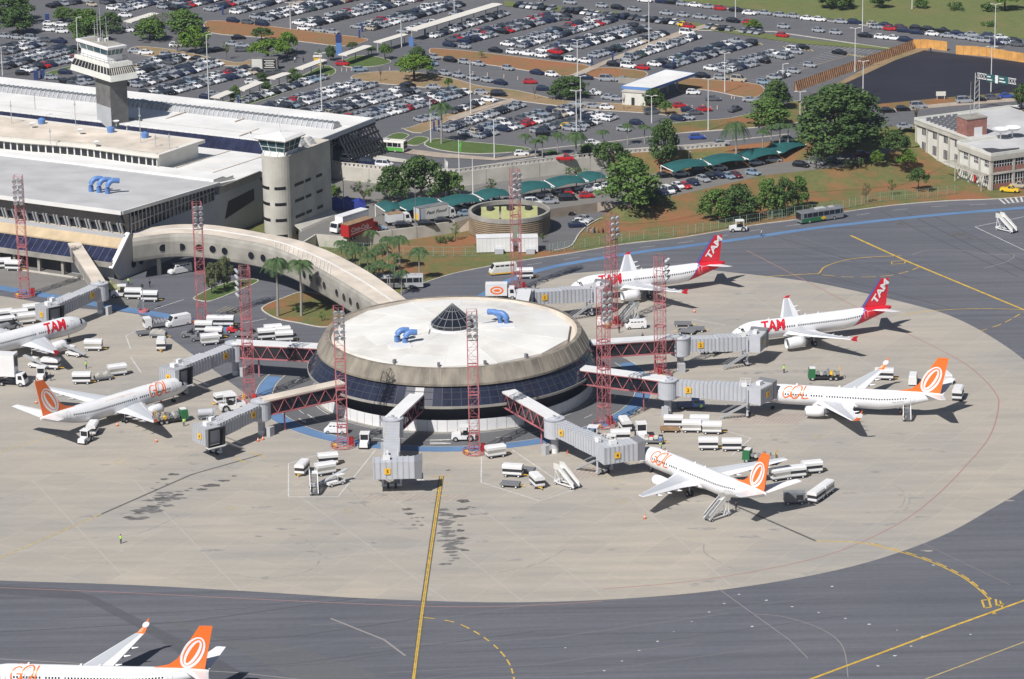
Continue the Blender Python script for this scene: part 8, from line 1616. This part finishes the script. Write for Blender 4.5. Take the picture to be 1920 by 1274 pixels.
for px, py, st_, c in [(1488, 98, 'minivan', 'white'), (1493, 101, 'hatchback', 'silver'), (1504, 92, 'saloon', 'black'), (1467, 105, 'pickup', 'white'), (1519, 126, 'hatchback', 'silver'), (1574, 102, 'saloon', 'black'), (1467, 70, 'hatchback', 'red'), (1292, 53, 'hatchback', 'red'), (1283, 50, 'hatchback', 'yellow'), (1432, 158, 'hatchback', 'pale blue'), (1058, 38, 'hatchback', 'grey'), (1288, 65, 'minivan', 'white')]: one(px, py, -32, st_, c, 'in the emptying car park')
row(962, 101, 1108, 119, 'p', 'in the queue along the red earth strip', fill=.9, sp_=5.0); row(815, 84, 955, 101, 'p', 'in the queue along the red earth strip', fill=.7, sp_=5.4); row(1150, 124, 1232, 134, 'p', 'before the guard house roof', sp_=5.0); row(1318, 146, 1410, 156, 'p', 'on the red earth edge', sp_=5.6)
row(845, 116, 1045, 145, 'p', 'in the approach lane beside the red earth strip', fill=.82, sp_=5.2); row(835, 141, 965, 163, 'p', 'in the approach lane beside the dry island', fill=.95, sp_=5.2)
for px, py, a, st_, c, l in [(815, 111, -60, 'hatchback', 'silver', 'right of the bright round tree'), (812, 123, -60, 'hatchback', 'pale blue', 'right of the bright round tree'), (814, 140, -40, 'saloon', 'grey', 'right of the bright round tree'), (994, 157, -10, 'hatchback', 'red', 'before the forked leafless tree'), (1018, 170, -10, 'hatchback', 'dark blue', 'beside the dark dome tree'), (642, 123, -15, 'hatchback', 'red', 'at the oval lawn'), (675, 134, 10, 'estate car', 'pale blue', 'beside the dry island tip'), (1098, 149, -15, 'saloon', 'dark blue', 'at the end of the brick path'), (1138, 152, -12, 'minivan', 'silver', 'below the earth patch'), (1168, 153, -8, 'saloon', 'silver', 'below the guard house wall'), (1112, 178, -12, 'pickup', 'white', 'right of the dark dome tree'), (1142, 186, -12, 'saloon', 'silver', 'left of the guard booth'), (1158, 189, -12, 'hatchback', 'silver', 'left of the guard booth'),
                             (1300, 177, -10, 'hatchback', 'white', 'on the inner road before red earth'), (1337, 189, -8, 'saloon', 'grey', 'on the inner road before red earth'), (1407, 191, -8, 'saloon', 'silver', 'on the inner road before red earth'), (1275, 202, 8, 'hatchback', 'red', 'right of the guard house'), (1320, 209, 8, 'saloon', 'red', 'near the inner road bollards'), (1290, 210, 8, 'hatchback', 'dark blue', 'near the inner road bollards'), (1303, 215, 8, 'saloon', 'grey', 'near the inner road bollards'), (1378, 209, 50, 'pickup', 'grey', 'driving by the inner road bollards'), (1290, 224, -35, 'hatchback', 'silver', 'near the verge lamp post'), (1272, 226, -35, 'estate car', 'dark blue', 'near the verge lamp post'), (1223, 214, 10, 'minivan', 'grey', 'behind the tall oval tree'), (1194, 234, -30, 'hatchback', 'dark blue', 'behind the tall oval tree'), (1170, 246, -30, 'hatchback', 'silver', 'behind the tall oval tree')]: one(px, py, a, st_, c, l)
# left rows beside the terminal roof
row(-4, 100, 72, 82, 'd', 'in the rows at the left edge'); row(-4, 127, 140, 91, 'd', 'in the second row at the left edge'); row(50, 135, 160, 108, 's', 'in the row behind the blue bollard pair'); row(8, 71, 134, 83, 'p', 'along the head of the left rows', fill=.85, sp_=5.0); row(128, 159, 183, 151, 'd', 'behind the terminal roof left of the control tower')
for px, py, c in [(93, 48, 'white'), (116, 50, 'white'), (92, 59, 'white'), (117, 62, 'white'), (42, 141, 'black'), (97, 149, 'silver'), (122, 139, 'dark blue')]: one(px, py, -8, 'hatchback', c, 'loose at the left trees')
row(243, 139, 405, 117, 'd', 'in the first row right of the control tower') if 0 else row(246, 137, 340, 108, 'd', 'in the first row right of the control tower'); row(245, 162, 402, 119, 'd', 'in the second row right of the control tower'); row(284, 180, 474, 133, 'd', 'in the third row right of the control tower')
for px, py, a, st_, c in [(254, 99, -10, 'saloon', 'silver'), (274, 102, -10, 'saloon', 'white'), (313, 106, -10, 'estate car', 'silver'), (333, 109, -10, 'hatchback', 'silver'), (371, 114, -15, 'saloon', 'black'), (400, 119, -40, 'hatchback', 'grey'), (330, 88, -10, 'hatchback', 'white'), (447, 74, 10, 'saloon', 'black'), (436, 86, -30, 'saloon', 'silver'), (455, 89, 0, 'saloon', 'silver'), (452, 97, 0, 'hatchback', 'grey'), (409, 97, 30, 'saloon', 'black'), (544, 100, 60, 'hatchback', 'grey'), (472, 157, 15, 'hatchback', 'white'), (387, 186, -20, 'hatchback', 'dark blue'), (400, 180, 15, 'saloon', 'silver'), (505, 141, 15, 'saloon', 'grey'), (522, 139, 15, 'saloon', 'grey'), (240, 60, -10, 'hatchback', 'white'), (235, 32, -10, 'saloon', 'white')]: one(px, py, a, st_, c, 'loose around the walkway trees')
row(450, 195, 604, 148, 's', 'in the row below the walkway roofs'); row(514, 205, 688, 159, 'd', 'in the row behind the terminal roof edge'); row(588, 216, 775, 169, 'd', 'in the row behind the terminal roof corner'); row(670, 226, 866, 173, 'd', 'in the row left of the lone tall palm')
row(787, 228, 822, 222, 's', 'at the lone palm footpath'); row(845, 213, 925, 188, 's', 'in the row left of the tan footpath'); row(835, 247, 978, 198, 's', 'in the row right of the tan footpath'); row(884, 256, 1077, 206, 'd', 'in the row before the T lamp post'); row(1020, 252, 1140, 219, 'd', 'in the rightmost row before the palms', fill=.9)
for px, py, a, st_, c, l in [(1065, 241, -20, 'hatchback', 'yellow', 'in the rightmost row before the palms'), (1085, 246, -15, 'hatchback', 'silver', 'in the rightmost row before the palms'), (1083, 199, -10, 'pickup', 'silver', 'at the island right of the row ends'), (1113, 203, -8, 'hatchback', 'silver', 'at the island right of the row ends'), (1138, 205, -8, 'hatchback', 'white', 'at the island right of the row ends'), (903, 177, -12, 'hatchback', 'silver', 'at the island beside the lamp post'), (935, 181, -10, 'minivan', 'black', 'at the island beside the lamp post'), (813, 167, -15, 'saloon', 'silver', 'under the bright round tree'), (765, 163, -20, 'saloon', 'black', 'under the bright round tree'), (1020, 255, 5, 'minivan', 'black', 'at the palm hedge')]: one(px, py, a, st_, c, l)
for px, py, a, st_, c, l in [(655, 303, -20, 'minivan', 'white', 'on the road beside the stair tower'), (690, 309, -20, 'minivan', 'dark blue', 'on the road beside the stair tower'), (721, 313, -20, 'minivan', 'white', 'on the road beside the stair tower'), (978, 292, 5, 'hatchback', 'white', 'on the curved road by the palms'), (1060, 301, -5, 'pickup', 'red', 'on the road behind the bank tree'), (1307, 261, 5, 'estate car', 'blue', 'on the through road before the giant palm'), (1353, 273, 8, 'hatchback', 'silver', 'on the near lane of the through road'), (1112, 272, 10, 'hatchback', 'white', 'on the curved road by the palms'), (1663, 211, 5, 'saloon', 'black', 'on the road shoulder below the black lot'), (1693, 208, 5, 'hatchback', 'black', 'on the road shoulder below the black lot'), (1722, 203, 5, 'minivan', 'silver', 'on the road shoulder below the black lot'), (1808, 193, 6, 'minivan', 'silver', 'on the shoulder under the green signs'), (1834, 190, 6, 'estate car', 'black', 'on the shoulder under the green signs'), (1861, 187, 6, 'estate car', 'grey', 'on the shoulder under the green signs'), (1887, 184, 6, 'saloon', 'blue', 'on the shoulder under the green signs'), (1697, 241, 8, 'saloon', 'silver', 'at the roadside behind the office'), (1478, 265, 8, 'saloon', 'silver', 'on the through road under the huge tree')]: one(px, py, a, st_, c, l)
# middle lot
row(762, 402, 842, 391, 's', 'under the canopy behind the lettered truck', MID, .6, 2.7); row(860, 395, 1136, 353, 's', 'under the left teal canopies', MID, .97, 2.75)
row(1270, 325, 1345, 312, 's', 'x', MID, 0)
for px, py, a, st_, c, l in [(999, 384, 8, 'minivan', 'white', 'parked above the paved ramp'), (1030, 382, 8, 'saloon', 'silver', 'parked above the paved ramp'), (1064, 376, 8, 'minivan', 'black', 'parked above the paved ramp'), (1100, 371, 8, 'hatchback', 'red', 'parked above the paved ramp'), (1277, 330, 6, 'saloon', 'silver', 'under the first right teal canopy'), (1313, 325, 8, 'minivan', 'black', 'under the first right teal canopy'), (1350, 319, 6, 'hatchback', 'silver', 'under the second right teal canopy'), (1418, 309, 8, 'estate car', 'silver', 'under the third right teal canopy'), (1410, 303, 8, 'hatchback', 'black', 'under the third right teal canopy'), (1450, 304, 8, 'saloon', 'silver', 'between the third and fourth right canopies'), (1481, 296, 8, 'hatchback', 'white', 'under the steep teal canopy'), (1493, 290, 8, 'minivan', 'black', 'under the steep teal canopy'), (1515, 274, 8, 'minivan', 'silver', 'under the last teal canopy'), (1530, 276, 8, 'saloon', 'silver', 'under the last teal canopy'), (1545, 273, 8, 'hatchback', 'silver', 'under the last teal canopy'), (1560, 271, 8, 'hatchback', 'black', 'in the shade of the huge tree'), (1582, 270, 8, 'saloon', 'black', 'in the shade of the huge tree'), (1627, 272, 6, 'hatchback', 'white', 'in the shade of the huge tree'),
                             (1253, 362, -62, 'minivan', 'white', 'in the angled row by the clipped bush'), (1263, 358, -60, 'saloon', 'black', 'in the angled row by the clipped bush'), (1272, 353, -60, 'hatchback', 'white', 'in the angled row by the clipped bush'), (1285, 353, -60, 'hatchback', 'red', 'in the angled row on the bank edge'), (1300, 346, -60, 'saloon', 'dark blue', 'in the angled row on the bank edge'), (1319, 340, -60, 'estate car', 'silver', 'in the angled row on the bank edge'), (1332, 335, -60, 'hatchback', 'black', 'in the angled row on the bank edge'), (1350, 333, -60, 'hatchback', 'dark blue', 'in the angled row on the bank edge'), (1365, 334, -55, 'saloon', 'pale blue', 'in the angled row on the bank edge'), (1380, 333, -55, 'hatchback', 'maroon', 'in the angled row on the bank edge'), (1412, 328, -35, 'hatchback', 'pale blue', 'alone on the bank edge'), (1230, 368, -62, 'minivan', 'dark blue', 'in the shade of the spreading tree'), (1244, 365, -62, 'saloon', 'dark blue', 'in the shade of the spreading tree'), (1213, 376, 15, 'saloon', 'black', 'in the shade of the spreading tree'), (1195, 380, 15, 'hatchback', 'black', 'in the shade of the spreading tree'), (1246, 333, 15, 'hatchback', 'black', 'beside the trunk of the tall oval tree'),
                             (1502, 313, -30, 'estate car', 'black', 'by the thin trees of the upper lot'), (1533, 308, -35, 'minivan', 'silver', 'by the thin trees of the upper lot'), (1560, 305, -40, 'saloon', 'dark green', 'by the thin trees of the upper lot'), (1616, 293, 5, 'hatchback', 'maroon', 'behind the bank shrubs'), (1810, 229, 5, 'saloon', 'silver', 'behind the office dishes'), (1857, 228, 10, 'saloon', 'grey', 'beside the trucks behind the office'), (1876, 231, 8, 'hatchback', 'red', 'beside the trucks behind the office'), (1870, 224, 8, 'saloon', 'red', 'rear among the trucks behind the office'), (1702, 262, 40, 'minivan', 'dark blue', 'beside the office corner'), (710, 432, 5, 'hatchback', 'pale blue', 'in front of the small white box van'), (757, 426, 8, 'estate car', 'black', 'in front of the small white box van'), (800, 424, 8, 'estate car', 'black', 'in front of the lettered truck'), (830, 418, 8, 'saloon', 'black', 'in front of the lettered truck'), (875, 404, 15, 'saloon', 'pale blue', 'left of the louvred building')]: one(px, py, a, st_, c, l, MID)
for px, py, a, st_, c, l in [(1063, 404, 8, 'hatchback', 'black', 'alone below the paved ramp'), (1082, 426, 5, 'saloon', 'dark blue', 'nearest in the yard by the scrap heap'), (1089, 420, 5, 'hatchback', 'white', 'middle in the yard by the scrap heap'), (1098, 415, -35, 'hatchback', 'silver', 'rear in the yard by the scrap heap'), (1893, 360, -20, 'pickup', 'yellow', 'at the office door'), (1910, 352, -20, 'pickup', 'beige', 'right of the yellow pickup at the office')]: one(px, py, a, st_, c, l, .03)
CARS.sort(key=lambda c: c[0].y)
NIND = 298; ind, rest = CARS[:NIND], CARS[NIND:]
from collections import defaultdict
grp = defaultdict(list)
for c in ind: grp[(c[3], c[2], c[4])].append(c)
for (col, style, ph), L_ in grp.items():
    L_.sort(key=lambda c: P(c[0].x, c[0].y, c[0].z)[0])
    for i, c in enumerate(L_):
        lab = f'{col} {style} {ph}' if len(L_) == 1 else f'{ordw(i)} {col} {style} from the left {ph}'
        if len(lab.split()) > 16: lab = f'{ordw(i)} {col} {style} from left {ph}'
        car_kind(style, col).put(c[0], c[1], lab, 'cars parked ' + ph)
b = MB(); cols = sorted(CARCOL); mats = ['car_' + k.replace(' ', '_') for k in cols] + ['car_glass', 'rubber']
for c in rest:
    bo, gl, wh, li = GEO[c[2]]; b.X = Matrix.Translation(c[0]) @ Matrix.Rotation(c[1], 4, 'Z')
    b.add(bo.v, bo.f, cols.index(c[3])); b.add(gl.v, gl.f, len(cols))
    for m in wh: b.add(m.v, m.f, len(cols) + 1)
tag(b.build('distant_parked_cars', mats), 'hundreds of parked cars filling the farther rows of the car park', 'cars', kind='stuff')
for k in list(CK.values()) + list(TP.values()):
    pass
# ================= thin bluish air ===========================================================
b = MB(); b.obox((-700, -150, -1.5), (1400, 0, 0), (0, 2100, 0), (0, 0, 216)); m = bpy.data.materials.new('haze'); m.use_nodes = True; n = m.node_tree
n.nodes.remove(n.nodes['Principled BSDF']); v = n.nodes.new('ShaderNodeVolumePrincipled'); v.inputs['Color'].default_value = (.62, .72, .95, 1); v.inputs['Density'].default_value = .00006; v.inputs['Anisotropy'].default_value = .2
n.links.new(v.outputs[0], n.nodes['Material Output'].inputs['Volume']); MT['haze'] = m; tag(b.build('haze', 'haze'), kind='stuff')
